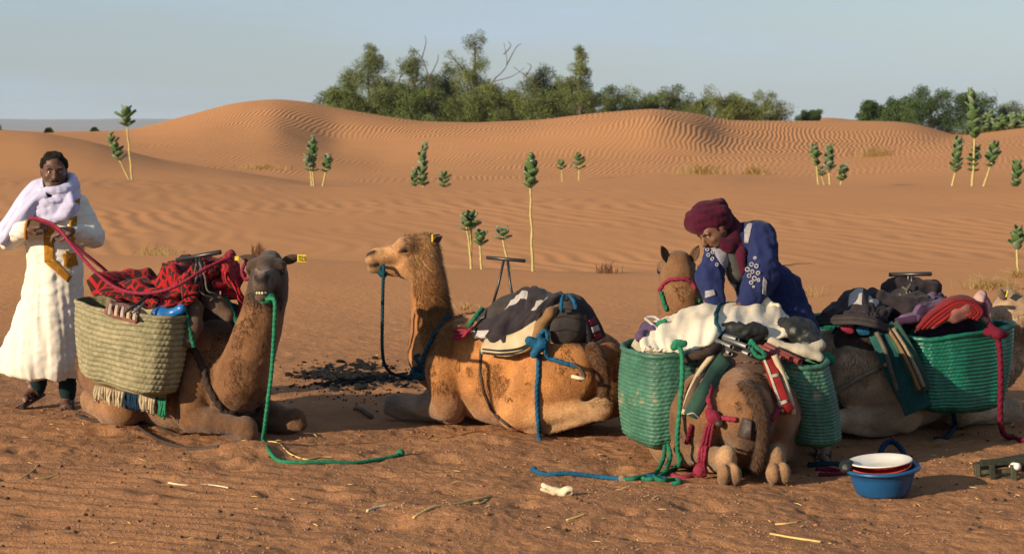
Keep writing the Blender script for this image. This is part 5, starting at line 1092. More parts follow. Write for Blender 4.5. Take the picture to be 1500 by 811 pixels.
def head_prims(c, f, u, sc, skin, lip=None, beard=None):
    c, f, u = Vector(c), Vector(f).normalized(), Vector(u); s = u.cross(f).normalized()*-1; u = s.cross(f)
    if u.dot(Vector((0, 0, 1))) < 0: u = -u
    H = lambda x, y, z: np.array(c+(s*x+f*y+u*z)*sc); r = np.array([[s[i], f[i], u[i]] for i in range(3)])
    k = skin; lip = lip or tuple(x*.75 for x in skin); bd = beard or skin
    e = lambda p, q, kk, cc: E(H(*p), np.array(q)*sc, kk*sc, cc, r); cc_ = lambda a, b, ra, rb, kk, col: C(H(*a), H(*b), ra*sc, rb*sc, kk*sc, col)
    p = [e((0, -.015, .035), (.074, .094, .083), .03, k), e((0, .03, -.03), (.060, .062, .083), .03, k), cc_((0, .035, -.075), (0, .066, -.098), .040, .026, .03, bd),
         cc_((0, .088, .022), (0, .112, -.018), .010, .0145, .012, k), e((0, .112, -.022), (.013, .012, .011), .008, k), cc_((-.042, .074, .034), (.042, .074, .034), .014, .014, .015, k),
         cc_((-.018, .088, -.052), (.018, .088, -.052), .009, .009, .008, lip), cc_((-.015, .087, -.064), (.015, .087, -.064), .010, .010, .008, lip), cc_((-.024, .086, -.043), (.024, .086, -.043), .007, .007, .008, beard or lip)]
    for q in (-1, 1):
        p += [e((q*.040, .060, -.018), (.024, .022, .02), .02, k), cc_((q*.045, .02, -.02), (q*.03, .05, -.08), .03, .026, .02, bd), e((q*.012, .103, -.025), (.009, .010, .008), .006, k),
              e((q*.076, -.012, .0), (.010, .022, .034), .008, k), SUB(E(H(q*.031, .100, .012), np.array((.016, .016, .010))*sc, rot=r), .008*sc),
              cc_((q*.018, .083, .021), (q*.044, .077, .019), .0065, .006, .005, k), cc_((q*.018, .081, .004), (q*.044, .075, .005), .006, .005, .005, k)]
    p += [SUB(C(H(-.02, .1, -.058), H(.02, .1, -.058), .0025*sc), .003), cc_((0, -.02, -.07), (0, -.045, -.20), .056, .062, .03, k)]
    return p, H, r
def head_parts(H, r, sc, parent):
    for q in (-1, 1):
        ey = mesh_obj('eye', *uvsphere(H(q*.031, .0745, .0125), .0125*sc, 12, 8), M['eyeball'], parent); mesh_obj('iris', *uvsphere(H(q*.031, .0835, .0118), .006*sc, 8, 6), M['iris'], ey)
def hand_prims(w, d, n, sc, skin, thumb_side, curl=(50, 70, 50)):
    """palm, four unequal curled fingers and a thumb that leaves the side of the palm"""
    w = Vector(w); d = Vector(d).normalized(); n = Vector(n); n = (n-d*n.dot(d)).normalized(); s = d.cross(n)*thumb_side; p = []
    pt = lambda a, b, c: w+(d*a+s*b+n*c)*sc
    off = (.030, .010, -.010, -.029); ln = ((.042, .026, .020), (.046, .029, .022), (.043, .027, .021), (.034, .020, .017))
    for i in range(4):
        kx = pt(.088-(.006 if i == 3 else 0)-.003*abs(i-1), off[i], 0); p.append(C(pt(.01, off[i]*.55, 0), kx, .016*sc, .0125*sc, .012*sc, skin))
        a = 0; q = kx
        for j in range(3):
            a += math.radians(curl[j]*(1+.08*(i-1.5))); e2 = q+(d*math.cos(a)+n*math.sin(a))*ln[i][j]*sc; p.append(C(q, e2, (.0095-.0009*j)*sc, (.0088-.0009*j)*sc, .003*sc, skin)); q = e2
    b = pt(.022, .030, .004); m = pt(.055, .055, .018); t2 = pt(.082, .048, .034); p += [C(pt(.012, .018, 0), b, .017*sc, .016*sc, .012*sc, skin), C(b, m, .0145*sc, .0115*sc, .008*sc, skin), C(m, t2, .011*sc, .0088*sc, .003*sc, skin)]
    return p
def foot_prims(heel, toe, up, skin, sc=1.0):
    h = Vector(heel); d = (Vector(toe)-h); L = d.length; d.normalize(); u = Vector(up); u = (u-d*u.dot(d)).normalized(); s = d.cross(u); q = lambda a, b, c: np.array(h+d*(a*L)+s*(b*sc)+u*(c*sc))
    p = [E(q(.04, 0, .035), (.038, .038, .036), .02, skin), C(q(.1, 0, .05), q(.62, 0, .032), .036, .030, .03, skin), C(q(.15, 0, .06), q(.12, 0, .11), .036, .036, .03, skin), C(q(.62, .022, .022), q(.66, -.022, .022), .024, .022, .02, skin)]
    for i, b in enumerate((.030, .012, -.004, -.019, -.032)): p.append(C(q(.68, b*.9, .018), q(.98-.055*i, b*1.05, .012), (.014 if i == 0 else .0095), (.012 if i == 0 else .0085), .004, skin))
    return p, q
def sandal(name, q, parent):
    V = []; out = [(-.06, 0), (-.03, .034), (.15, .04), (.4, .036), (.65, .046), (.9, .042), (1.05, .02), (1.06, -.005), (.95, -.035), (.65, -.044), (.4, -.036), (.15, -.04), (-.03, -.034)]
    n = len(out); V = [q(a, b, -.002) for a, b in out]+[q(a, b, -.022) for a, b in out]; F = [tuple(range(n-1, -1, -1))[::-1], tuple(range(n, 2*n))[::-1]]+[(i, i+n, (i+1) % n+n, (i+1) % n) for i in range(n)]
    o = mesh_obj(name, V, F, M['leather'], parent, smooth=False)
    for b in (-.043, .043): tube('strap', [q(.48, b, 0), q(.52, b*.8, .05), q(.62, b*.35, .055), q(.80, .006, .018)], .008, M['leather'], o, 8)
    tube('strap', [q(.25, -.042, 0), q(.22, -.038, .05), q(.20, 0, .095), q(.22, .038, .05), q(.25, .042, 0)], .009, M['leather'], o, 8)
# ---- man in white, left
def a1(px, py, dy=0.0): return np.array(P(px, py, 13.5+dy))
SK1 = (.105, .052, .031)
t1 = thing('person', 'man in a long white robe and lavender scarf holding pink reins at the left edge', 'person', (-3.05, 13.5, 0))
hp, H1h, r1 = head_prims(a1(79, 251, -.04), (.28, -1, -.19), (0, 0, 1), 1.06, SK1, beard=(.035, .020, .015))
bp_ = hp+[C(a1(78, 290), a1(78, 420), .13, .13, .05, SK1), C(a1(52, 303), a1(104, 303), .07, .07, .05, SK1), C(a1(48, 303), a1(18, 345, -.05), .05, .04, .03, SK1), C(a1(18, 345, -.05), a1(37, 333, -.27), .038, .027, .02, SK1),
     C(a1(112, 303), a1(134, 345, -.02), .05, .04, .03, SK1), C(a1(134, 345, -.02), a1(109, 337, -.27), .038, .027, .02, SK1)]
bp_ += hand_prims(a1(38, 333, -.28), (.95, -.05, .28), (.0, .75, -.65), 1.12, SK1, -1, (45, 75, 50)); bp_ += hand_prims(a1(108, 337, -.28), (-.97, -.15, -.10), (0, .45, -.9), 1.12, SK1, 1, (28, 45, 35))
f1, q1 = foot_prims(a1(99, 598, .10), a1(96, 605, -.14), (0, -.15, 1), SK1); f2, q2 = foot_prims(a1(60, 577, .12), a1(27, 597, -.05), (-.45, 0, .9), SK1)
bp_ += f1+f2+[C(a1(99, 590, .07), a1(98, 500, .04), .036, .055, .03, SK1), C(a1(54, 574, .10), a1(62, 500, .08), .036, .055, .03, SK1), C(a1(98, 500, .04), a1(88, 420), .06, .09, .04, SK1), C(a1(62, 500, .08), a1(70, 420), .06, .09, .04, SK1)]
sdf_obj('body', bp_, .0062, M['skin'], t1, lambda V, N_: .0008*fbm(V*90, 2, 2))
head_parts(H1h, r1, 1.06, t1)
hr_ = [E(H1h(0, -.024, .050), np.array((.0755, .095, .0755))*1.06, .02, None, r1), C(H1h(-.035, .03, .112), H1h(.035, .03, .112), .022, .022, .02), C(H1h(-.07, -.01, .03), H1h(-.068, .02, .07), .02, .02, .02), C(H1h(.07, -.01, .03), H1h(.068, .02, .07), .02, .02, .02)]
fm = Vector(H1h(0, 1, 0))-Vector(H1h(0, 0, 0)); fm.normalize()
hr_ += [SUB(E(H1h(0, .10, .01), np.array((.078, .075, .085))*1.06, rot=r1), .012), HALF(tuple(np.array(H1h(0, .55, -.83))-np.array(H1h(0, 0, 0))), tuple(H1h(0, -.03, -.03)))]
sdf_obj('hair', hr_, .006, M['hair'], t1, lambda V, N_: .0065*fbm(V*48, 2, 3))
for q in (-1, 1): tube('eyebrow', [H1h(q*.014, .094, .031), H1h(q*.03, .092, .036), H1h(q*.048, .080, .030)], [.003, .0045, .003], M['hair'], t1, 6)
tube('moustache', [H1h(-.028, .094, -.047), H1h(-.012, .102, -.041), H1h(0, .104, -.042), H1h(.012, .102, -.041), H1h(.028, .094, -.047)], [.002, .0042, .003, .0042, .002], M['hair'], t1, 6)
rb = [C(a1(50, 303), a1(108, 303), .085, .085, .05), E(a1(80, 335), (.215, .15, .24), .06), E(a1(80, 392), (.185, .145, .27), .08), E(a1(77, 440), (.195, .16, .25), .08), E(a1(73, 485), (.225, .18, .25), .08), E(a1(66, 530), (.26, .195, .22), .08),
      C(a1(104, 470), a1(119, 562), .07, .062, .06), C(a1(38, 455, .02), a1(6, 535, .0), .05, .075, .06), C(a1(30, 500, -.06), a1(18, 560, -.08), .05, .06, .05), C(a1(75, 470, -.08), a1(70, 560, -.12), .07, .07, .06),
      C(a1(47, 303), a1(15, 346, -.05), .082, .078, .04), C(a1(15, 346, -.05), a1(37, 336, -.25), .078, .056, .04), C(a1(114, 303), a1(135, 346, -.02), .082, .075, .04), C(a1(135, 346, -.02), a1(108, 338, -.25), .074, .05, .04),
      HALF((-.12, 0, -1), tuple(a1(66, 551)))]
def fold1(V, N_):
    w = np.clip((1.25-V[:, 2])/.9, 0, 1); x0 = a1(74, 450)
    an = np.arctan2(V[:, 1]-x0[1], V[:, 0]-x0[0])
    g = fbm(np.stack([an*1.9+V[:, 2]*.5, V[:, 2]*.8, 0*an], 1), 3, 5)
    return w*(.058*g)+.018*(.4-np.abs(fbm(V*np.array([7, 7, 13]), 3, 8))*1.8)*(1-.55*w)+.003*fbm(V*30, 2, 3)
robe1 = sdf_obj('robe', rb, .0105, M['robe_white'], t1, fold1)
rv = bvh_of(robe1)
for q in ([(63, 322), (79, 322), (79, 384), (66, 384)], [(66, 384), (79, 379), (105, 405), (99, 414)], [(91, 372), (110, 370), (114, 388), (96, 393)], [(96, 366), (106, 374), (104, 396), (93, 390)], [(110, 292), (117, 292), (115, 306), (110, 304)], [(103, 318), (113, 316), (112, 331), (104, 331)]): decal('gold_embroidery', rv, q, M['gold_thread'], robe1, .005, (9, 9), .005)
for x, y, dx in ((40, 336, .02), (106, 338, -.02)):
    c = a1(x, y, -.262); cz = [c+np.array([dx*.3*math.sin(a), .058*math.cos(a)*.8, .062*math.sin(a)]) for a in np.linspace(0, 2*math.pi, 15)]; tube('cuff', cz, .011, M['gold_thread'], robe1, 8)
sc_ = []
for k in range(11):
    cy = 271+k*4.2; rx = .115+.045*math.sin(math.pi*(k+1.5)/13); ry = .105+.03*math.sin(math.pi*(k+1)/12); tl = .045*math.sin(k*1.9+.5); ph = k*1.3
    ring = [a1(79+1.5*math.sin(k*2.2), cy, -.01)+np.array([rx*math.cos(a), ry*math.sin(a)-.02, tl*math.cos(a+ph)+.008*math.sin(3*a+k)+.045*math.sin(a)]) for a in np.linspace(0, 2*math.pi, 23)]; sc_ += chain(ring, [.026+.006*math.sin(k+i_*.7) for i_ in range(23)], .008)
for k in range(7): sc_ += chain([a1(103-k*2, 284+k*1.5, -.125), a1(106-k*2.4, 300+k*1.2, -.16), a1(97-k*2.5, 316+k*.8, -.172), a1(82-k*2.4, 322-k*.3, -.17), a1(70-k*2, 318-k*2, -.15)], [.020, .024, .024, .022, .016], .006)
def wrapf(V, N_): return .008*(.4-np.abs(fbm(V*np.array([9, 9, 52])+fbm(V*4, 1, 3)[:, None]*1.5, 3, 6))*2.0)
sdf_obj('scarf', sc_, .0085, M['scarf_lavender'], t1, wrapf)
net('scarf_end', [[a1(64, 264, -.03), a1(50, 270, -.05), a1(32, 288, -.08), a1(16, 310, -.12), a1(4, 328, -.12), a1(-4, 338, -.10)], [a1(66, 276, -.12), a1(52, 284, -.13), a1(36, 302, -.16), a1(20, 324, -.17), a1(8, 342, -.17), a1(-2, 350, -.15)],
      [a1(70, 290, -.15), a1(54, 298, -.17), a1(40, 314, -.19), a1(28, 330, -.19), a1(14, 348, -.17), a1(4, 356, -.15)], [a1(66, 296, -.08), a1(54, 302, -.1), a1(42, 318, -.12), a1(30, 334, -.12), a1(18, 350, -.10), a1(6, 360, -.08)]], M['scarf_lavender'], t1, n=8, thick=.008, wr=.030, wscale=8, seed=51, ridge=True, aniso=(2.4, .35))
sdf_obj('trousers', [C(a1(99, 575, .06), a1(97, 500, .03), .058, .075, .02), C(a1(55, 566, .10), a1(62, 500, .06), .058, .075, .02)], .009, M['dark_trousers'], t1, lambda V, N_: .008*fbm(V*np.array([9, 9, 30]), 3, 7))
sandal('sandal', q1, t1); sandal('sandal', q2, t1)
# ---- man in blue, stooping over the load
def a2(px, py, dy=0.0): return np.array(P(px, py, 12.0+dy))
SK2 = (.16, .078, .044)
t2 = thing('person', 'stooping man in a blue embroidered robe and dark maroon turban behind the white tarp', 'person', tuple(P(1195, 660, 11.75)))
hp, H2h, r2 = head_prims(a2(1045, 338, -.03), (-.64, -.50, -.60), (-.35, -.1, .9), 1.0, SK2, beard=(.03, .018, .014))
bp2 = hp+[C(a2(1072, 352, .04), a2(1088, 368, .06), .06, .07, .04, SK2), C(a2(1085, 365, .06), a2(1135, 470, .12), .11, .12, .05, SK2), C(a2(1050, 365, -.02), a2(1042, 420, -.10), .045, .04, .03, SK2), C(a2(1042, 420, -.10), a2(1052, 452, -.16), .036, .028, .02, SK2),
      C(a2(1112, 350, -.04), a2(1110, 410, -.16), .045, .04, .03, SK2), C(a2(1110, 410, -.16), a2(1088, 447, -.2), .036, .028, .02, SK2), C(a2(1135, 470, .12), a2(1178, 560, 0), .1, .07, .04, SK2), C(a2(1178, 560, 0), np.array(P(1205, 664, 11.6)), .06, .036, .03, SK2),
      C(a2(1145, 480, .12), a2(1186, 570, .12), .1, .07, .04, SK2), C(a2(1186, 570, .12), a2(1196, 648, .05), .06, .036, .03, SK2)]
bp2 += hand_prims(a2(1052, 452, -.16), (.45, -.35, -.8), (.5, .3, .2), 1.1, SK2, 1, (30, 40, 30)); bp2 += hand_prims(a2(1088, 447, -.2), (-.55, -.3, -.75), (-.5, .3, .2), 1.1, SK2, -1, (30, 40, 30))
fA, qA = foot_prims(np.array(P(1206, 668, 11.62)), np.array(P(1205, 686, 11.36)), (0, -.2, 1), SK2); fB, qB = foot_prims(a2(1197, 654, .08), np.array(P(1192, 662, 11.86)), (0, -.1, 1), SK2)
sdf_obj('body', bp2+fA+fB, .0066, M['skin'], t2, lambda V, N_: .0008*fbm(V*90, 2, 2)); head_parts(H2h, r2, 1.0, t2)
for q in (-1, 1): tube('eyebrow', [H2h(q*.014, .094, .031), H2h(q*.03, .092, .036), H2h(q*.048, .080, .030)], [.003, .0045, .003], M['hair'], t2, 6)
tube('moustache', [H2h(-.028, .094, -.047), H2h(-.012, .102, -.041), H2h(0, .104, -.042), H2h(.012, .102, -.041), H2h(.028, .094, -.047)], [.003, .005, .004, .005, .003], M['hair'], t2, 6)
sdf_obj('beard', [C(H2h(-.05, .045, -.055), H2h(-.02, .078, -.092), .016, .02, .02), C(H2h(.05, .045, -.055), H2h(.02, .078, -.092), .016, .02, .02), E(H2h(0, .078, -.095), (.026, .024, .024), .02)], .006, M['hair'], t2, lambda V, N_: .004*fbm(V*90, 2, 4))
rb2 = [C(a2(1074, 356, .07), a2(1112, 350, .06), .09, .105, .06), C(a2(1092, 372, .07), a2(1128, 440, .10), .150, .168, .08), C(a2(1128, 440, .10), a2(1146, 500, .08), .172, .19, .08), C(a2(1140, 490, .06), a2(1176, 600, .04), .2, .19, .08), C(a2(1142, 420, .08), a2(1172, 480, .05), .12, .10, .06),
       C(a2(1050, 370, .0), a2(1040, 405, -.09), .078, .072, .035), C(a2(1040, 405, -.09), a2(1050, 446, -.15), .075, .06, .03), C(a2(1114, 350, -.03), a2(1116, 405, -.15), .095, .092, .03), C(a2(1116, 405, -.15), a2(1092, 446, -.19), .09, .07, .03),
       SUB(C(a2(1068, 352, -.14), a2(1076, 392, -.15), .045, .03), .02), HALF((0, 0, -1), (0, 0, .30))]
def fold2(V, N_): return .030*(.36-np.abs(fbm(V*np.array([8, 8, 3.6])+V[:, 2:]*np.array([1.5, 0, 0]), 3, 15))*1.7)+.010*(.35-np.abs(fbm(V*np.array([14, 14, 20]), 2, 17))*1.6)
robe2 = sdf_obj('robe', rb2, .0095, M['robe_blue'], t2, fold2); rv = bvh_of(robe2)
for q in ([(1040, 362), (1060, 362), (1080, 404), (1068, 406)], [(1078, 352), (1083, 352), (1089, 401), (1081, 402)], [(1090, 326), (1103, 328), (1097, 356), (1091, 356)], [(1069, 412), (1080, 416), (1078, 430), (1068, 428)], [(1034, 426), (1046, 424), (1048, 432), (1034, 436)], [(1118, 405), (1123, 410), (1121, 432), (1116, 430)]): decal('silver_embroidery', rv, q, M['silver_thread'], robe2, .005, (8, 8), .005)
med = [(1107, 378, 2.5), (1102, 388, 4), (1109, 390, 3.5), (1096, 395, 4), (1103, 398, 4), (1111, 400, 3.6), (1098, 404, 4), (1106, 408, 4.2), (1112, 410, 3), (1101, 414, 3.5), (1104, 420, 2.2)]
for x, y, r_ in med:
    q = line_on(rv, [(x+r_*.66*math.cos(a), y+r_*.66*math.sin(a)) for a in np.linspace(0, 2*math.pi, 10)], .006)
    if len(q) == 10: tube('braid_loop', q, .0048, M['silver_thread'], robe2, 6)
for x, y, r_ in [(1037, 366, 3), (1038, 374, 3.4), (1044, 380, 3.4), (1050, 388, 3), (1044, 370, 3)]:
    q = line_on(rv, [(x+r_*.66*math.cos(a), y+r_*.66*math.sin(a)) for a in np.linspace(0, 2*math.pi, 9)], .006)
    if len(q) == 9: tube('braid_loop', q, .0045, M['silver_thread'], robe2, 6)
sdf_obj('tunic', [C(a2(1068, 372, -.02), a2(1080, 400, -.03), .06, .06, .03)], .01, M['grey_tunic'], t2)
tb = [E(a2(1039, 312, .02), (.115, .11, .08), .02), E(a2(1048, 324, .06), (.09, .09, .08), .02)]
for k in range(15):
    s_ = k/14; x = 1041-4*math.sin(math.pi*s_); y = 331-28*s_; rx = .112*(1-.42*max(0, s_-.45)/.55)+.012*math.sin(math.pi*s_); tx = .02*math.sin(k*2.4); tz = .022*math.cos(k*1.7)
    ring = [a2(x, y, .02)+np.array([rx*math.cos(a), rx*.98*math.sin(a), tx*math.cos(a)+tz*math.sin(a)+.018*math.cos(a)]) for a in np.linspace(0, 2*math.pi, 25)]; tb += chain(ring, [.020+.005*math.sin(1.3*i+k*2) for i in range(25)], .006)
def wrap2(V, N_): return .0035*(.4-np.abs(fbm(V*np.array([11, 11, 34])+fbm(V*3, 1, 9)[:, None]*2, 3, 26))*2.0)
sdf_obj('turban', tb, .0085, M['turban_maroon'], t2, wrap2)
tb = chain([a2(1062, 318, .06), a2(1072, 335, .04), a2(1072, 352, -.02), a2(1062, 360, -.08)], [.05, .06, .055, .035], .012)+chain([a2(1070, 330, .08), a2(1080, 350, .04), a2(1086, 372, -.08), a2(1088, 398, -.14)], [.05, .05, .035, .022], .012)+chain([a2(1056, 352, -.08), a2(1068, 362, -.08), a2(1080, 355, -.02)], [.025, .035, .04], .01)
sdf_obj('turban_end', tb, .0085, M['turban_maroon'], t2, wrap2)
sdf_obj('trousers', [C(np.array(P(1204, 652, 11.62)), a2(1180, 560, 0), .055, .085, .02), C(a2(1196, 640, .05), a2(1186, 560, .1), .055, .085, .02)], .01, M['dark_trousers'], t2, lambda V, N_: .008*fbm(V*np.array([9, 9, 30]), 3, 7))
sandal('sandal', qA, t2); sandal('sandal', qB, t2)
# ------------------------------------------------------------------ vegetation
M['leaf'] = material('foliage', (1.1, 1.1, 1.0), (.8, .8, .8), nscale=2, rough=.7, spec=.2, attr=True); M['bark'] = material('bark', (.10, .075, .055), (.06, .045, .035), nscale=6, rough=.95, bump=.6, bscale=20)
M['waxy_leaf'] = material('waxy_leaf', (.10, .165, .05), (.05, .10, .038), nscale=14, rough=.45, spec=.4, bump=.15, bscale=50); M['pale_leaf'] = material('pale_leaf', (.16, .20, .12), (.10, .15, .085), nscale=12, rough=.45, spec=.4); M['yellow_stem'] = material('yellow_stem', (.46, .37, .14), (.33, .29, .12), nscale=9, rough=.6, bump=.3, bscale=40)
M['straw'] = material('straw', (.62, .44, .17), (.48, .33, .12), nscale=6, rough=.7); M['red_straw'] = material('reddish_straw', (.30, .15, .07), (.22, .11, .05), nscale=6, rough=.8)
def tree(label, px, Y, top, half, kind, group, seed, sparse=0.0, dead=False):
    r = np.random.default_rng(seed); s = FPX/Y; X = (px-750)/s; gz0 = gz(X, Y); hgt = CAMH+(190.5-top)/s-gz0; w = half/s
    t = thing('tree', label, 'tree', (X, Y, gz0), group); base = np.array([X, Y, gz0])
    nb = 9 if kind != 'bush' else 7; limbs = []; tips = []
    tr = [base-[0, 0, .1], base+[.05*w, 0, hgt*.25], base+[r.normal(0, .08)*w, 0, hgt*.5], base+[r.normal(0, .1)*w, 0, hgt*.82]]
    pth = catmull(tr, 6); mesh_obj('trunk', *(lambda a: (a[0], faces_list(a[1])))(tube_mesh(pth, np.linspace(.16, .03, len(pth))*max(hgt/5, .5), 8)), M['bark'], t)
    for k in range(nb):
        f = r.uniform(.15, .8); st = pth[int(f*(len(pth)-1))]; an = r.uniform(0, 2*math.pi); ln = w*r.uniform(.5, 1.05)*(1.1-f*.45)
        en = st+np.array([math.cos(an)*ln, math.sin(an)*ln*.8, hgt*r.uniform(.08, .30)]); md = (st+en)/2+[0, 0, .1*hgt*r.uniform(-.3, 1)]
        q = catmull([st, md, en], 5); limbs.append(tube_mesh(q, np.linspace(.06, .015, len(q))*max(hgt/5, .5), 6)); tips += [q[5], q[7], q[-1]]
    Vl, Fl = join([(a[0], faces_list(a[1])) for a in limbs]); mesh_obj('limbs', Vl, Fl, M['bark'], t)
    # crown: leaf sprays round uneven clumps, gaps between them
    cl = [(np.array(p), r.uniform(.26, .42)*w*.62) for p in tips]
    for k in range(30 if kind == 'tall' else 26):
        z = r.random()**(1.25 if kind == 'tall' else .9)*.92; lim = (1-z**(1.1 if kind == 'tall' else 2.2))*1.0+.10
        cl.append((base+np.array([r.uniform(-1, 1)*w*lim, r.uniform(-.7, .7)*w*lim, hgt*(.04+z*.9)]), r.uniform(.24, .42)*w*(.75 if z > .6 else 1)))
    if kind == 'tall':
        for k in range(16): z = r.uniform(.5, .97); cl.append((base+np.array([r.normal(0, .30)*w*(1.15-z), r.normal(0, .22)*w*(1.15-z), hgt*z]), r.uniform(.10, .20)*w))
    if dead: cl = cl[:0]
    ltone = {'tall': (.122, .148, .050), 'bush': (.112, .145, .045), 'dark': (.058, .098, .034), 'yel': (.145, .168, .052)}[kind]
    VV = []; CC = []; n_per = int((360 if kind == 'dark' else 330)*(1-sparse))
    for c, rad in cl:
        n = max(int(n_per*min(1.6, (rad/(.3*w))**1.5)), 60); d = r.normal(size=(n, 3)); d /= np.linalg.norm(d, axis=1)[:, None]
        rr = rad*(r.random(n)**.45)[:, None]*(1+.3*fbm(d*2+c, 2, seed))[:, None]; p = c+d*rr*[1, 1, .85]
        p = p[(p[:, 2] > gz0-.1) & (p[:, 2] < gz0+hgt)]; n = len(p)
        if n == 0: continue
        tone = np.array(ltone)*r.uniform(.6, 1.3); ax = d[:n]*.6+r.normal(0, .5, (n, 3))+[0, 0, .55 if kind == 'dark' else .1]; ax /= np.linalg.norm(ax, axis=1)[:, None]
        sd = np.cross(ax, r.normal(size=(n, 3))); sd /= np.linalg.norm(sd, axis=1)[:, None]+1e-9; L_ = (r.uniform(.10, .24, n) if kind != 'dark' else r.uniform(.09, .17, n))[:, None]; W_2 = L_*(.20 if kind != 'dark' else .38)
        VV.append(np.stack([p-sd*W_2*.6, p+sd*W_2*.6, p+ax*L_], 1).reshape(-1, 3)); CC.append(np.repeat(tone*(r.uniform(.75, 1.3, n))[:, None]*[1, 1, 1], 3, 0))
    if VV:
        VV = np.vstack(VV); mesh_obj('crown', VV, np.arange(len(VV)).reshape(-1, 3), M['leaf'], t, smooth=False, cols=np.vstack(CC))
    # bare twigs sticking out of the crown
    tw = []
    for k in range(14 if (kind == 'tall' or dead) else 5):
        st = np.array(tips[r.integers(len(tips))]); dr = np.array([r.normal(0, .6), r.normal(0, .3), r.uniform(.2, 1)]); q = catmull([st, st+dr*.22*w, st+dr*.40*w+[r.normal(0, .1)*w, 0, .05*w]], 4); tw.append(tube_mesh(q, np.linspace(.022, .007, len(q)), 4)); 
    Vt, Ft = join([(a[0], faces_list(a[1])) for a in tw]); tag(mesh_obj('twigs', Vt, Ft, M['bark'], t), None, kind='stuff')
    return t
GT = 'trees behind the big dunes'
for a in [('dense green bush tree at the left end of the middle tree row', 490, 146, 112, 30, 'bush', 0), ('tall bushy tree with a pointed tip, second from the left end of the row', 543, 143, 64, 44, 'tall', 0), ('broad tree with thin bare twigs left of the tallest tree', 606, 147, 72, 42, 'tall', .1),
          ('tallest tree of the row with an open ragged top', 698, 143, 40, 44, 'tall', .15), ('low bush filling the gap left of the tallest tree', 648, 150, 118, 40, 'bush', 0), ('low yellowish bush under the tallest tree on its right', 735, 140, 118, 44, 'yel', 0), ('thin half bare tree right of the tallest one', 795, 147, 88, 36, 'tall', .35), ('tall tree with a ragged tip at the right of the middle gap', 848, 143, 66, 36, 'tall', .1),
          ('dense green bush tree filling the row behind the left dune shoulder', 520, 148, 98, 40, 'bush', 0), ('olive tree between the two tall left trees', 580, 150, 92, 40, 'bush', 0), ('green tree just left of the tallest tree', 655, 150, 92, 36, 'tall', 0), ('olive bush tree behind the tallest tree', 690, 152, 100, 46, 'bush', 0), ('green bush tree left of the thin half bare tree', 765, 151, 112, 38, 'bush', 0), ('olive green bush tree between the thin tree and the last tall one', 825, 151, 98, 36, 'bush', 0), ('low green bush behind the right dune crest', 945, 151, 126, 36, 'bush', 0), ('low green shrub between olive bush and yellow bush', 1020, 151, 134, 34, 'bush', 0), ('low green shrub left of the feathery bush', 1085, 151, 140, 34, 'bush', 0),
          ('low olive scrub at the foot of the tallest tree', 705, 139, 132, 50, 'bush', 0), ('low green scrub left of the tallest tree', 630, 139, 128, 44, 'bush', 0), ('low green scrub at the left end of the row', 505, 139, 130, 34, 'bush', 0),
          ('low broad bush just right of the last tall tree', 905, 148, 116, 38, 'bush', 0), ('olive bush between the low broad bush and the yellow one', 985, 150, 118, 36, 'bush', 0), ('yellow green bush above the right dune crest', 1050, 146, 120, 42, 'yel', .1), ('feathery bush at the right end of the middle row', 1118, 146, 130, 36, 'yel', .2), ('small round bush alone right of the middle row', 1184, 150, 157, 20, 'dark', 0), ('low dense bush at the foot of the tall bushy tree', 572, 139, 125, 46, 'bush', 0), ('low olive bush behind the dip of the dunes', 800, 139, 130, 44, 'bush', 0), ('low shrub behind the dune left of the low broad bush', 868, 150, 128, 30, 'bush', 0)]:
    tree(a[0], a[1], a[2], a[3], a[4]*1.12, a[5], GT, int(a[1]), a[6])
GD = 'dark green trees on the right horizon'
for a in [('round dark green tree at the left end of the right clump', 1276, 152, 141, 24, 'dark'), ('dark green tree second from the left of the right clump', 1314, 150, 139, 26, 'dark'), ('biggest dark green tree of the right clump', 1362, 148, 122, 40, 'dark'), ('dark green tree right behind the tallest stalk plant', 1418, 150, 134, 36, 'dark'), ('green tree at the right edge of the photo', 1482, 152, 148, 36, 'bush'), ('dark tree just past the right edge of the clump', 1540, 154, 140, 40, 'dark')]:
    tree(a[0], a[1], a[2], a[3], a[4]*1.2, a[5], GD, int(a[1]))
for lab, px, top in (('tiny dark shrub on the far left dune crest', 73, 187), ('tiny shrub on the skyline between the left dunes', 140, 188), ('tiny shrub at the very left edge of the skyline', -2, 182)): tree(lab, px, 131, top, 5, 'dark', 'tiny shrubs on the left skyline', 900+px)
# bare branches standing out of the row
for lab, pts in (('leafless grey tree leaning right beside the tallest tree', [[(712, 150), (722, 120), (742, 96), (738, 62)], [(742, 96), (756, 70), (764, 64)], [(722, 120), (750, 112), (768, 100)], [(738, 80), (748, 68), (744, 60)]]), ('leafless dark branching tree left of the tallest tree', [[(630, 150), (628, 115), (618, 86), (600, 66)], [(628, 115), (640, 92), (642, 80)], [(618, 86), (624, 62), (622, 52)]]), ('leafless curved branches in front of the thin tree', [[(790, 150), (782, 125), (770, 112), (752, 98)], [(782, 125), (798, 112), (800, 92)], [(770, 112), (778, 98), (772, 92)]])):
    t = thing('bare_tree', lab, 'dead tree', tuple(P(pts[0][0][0], 185, 141)), 'leafless trees in the row')
    for k, q in enumerate(pts):
        p3 = [np.array(P(x, y, 141.5+.2*i)) for i, (x, y) in enumerate(q)]
        if k == 0: p3 = [np.array([p3[0][0], p3[0][1], gz(p3[0][0], p3[0][1])])]+p3
        c = catmull(p3, 6); tube('trunk' if k == 0 else 'limb', c, np.linspace(.075 if k == 0 else .04, .015, len(c)), M['bark'], t, 6)
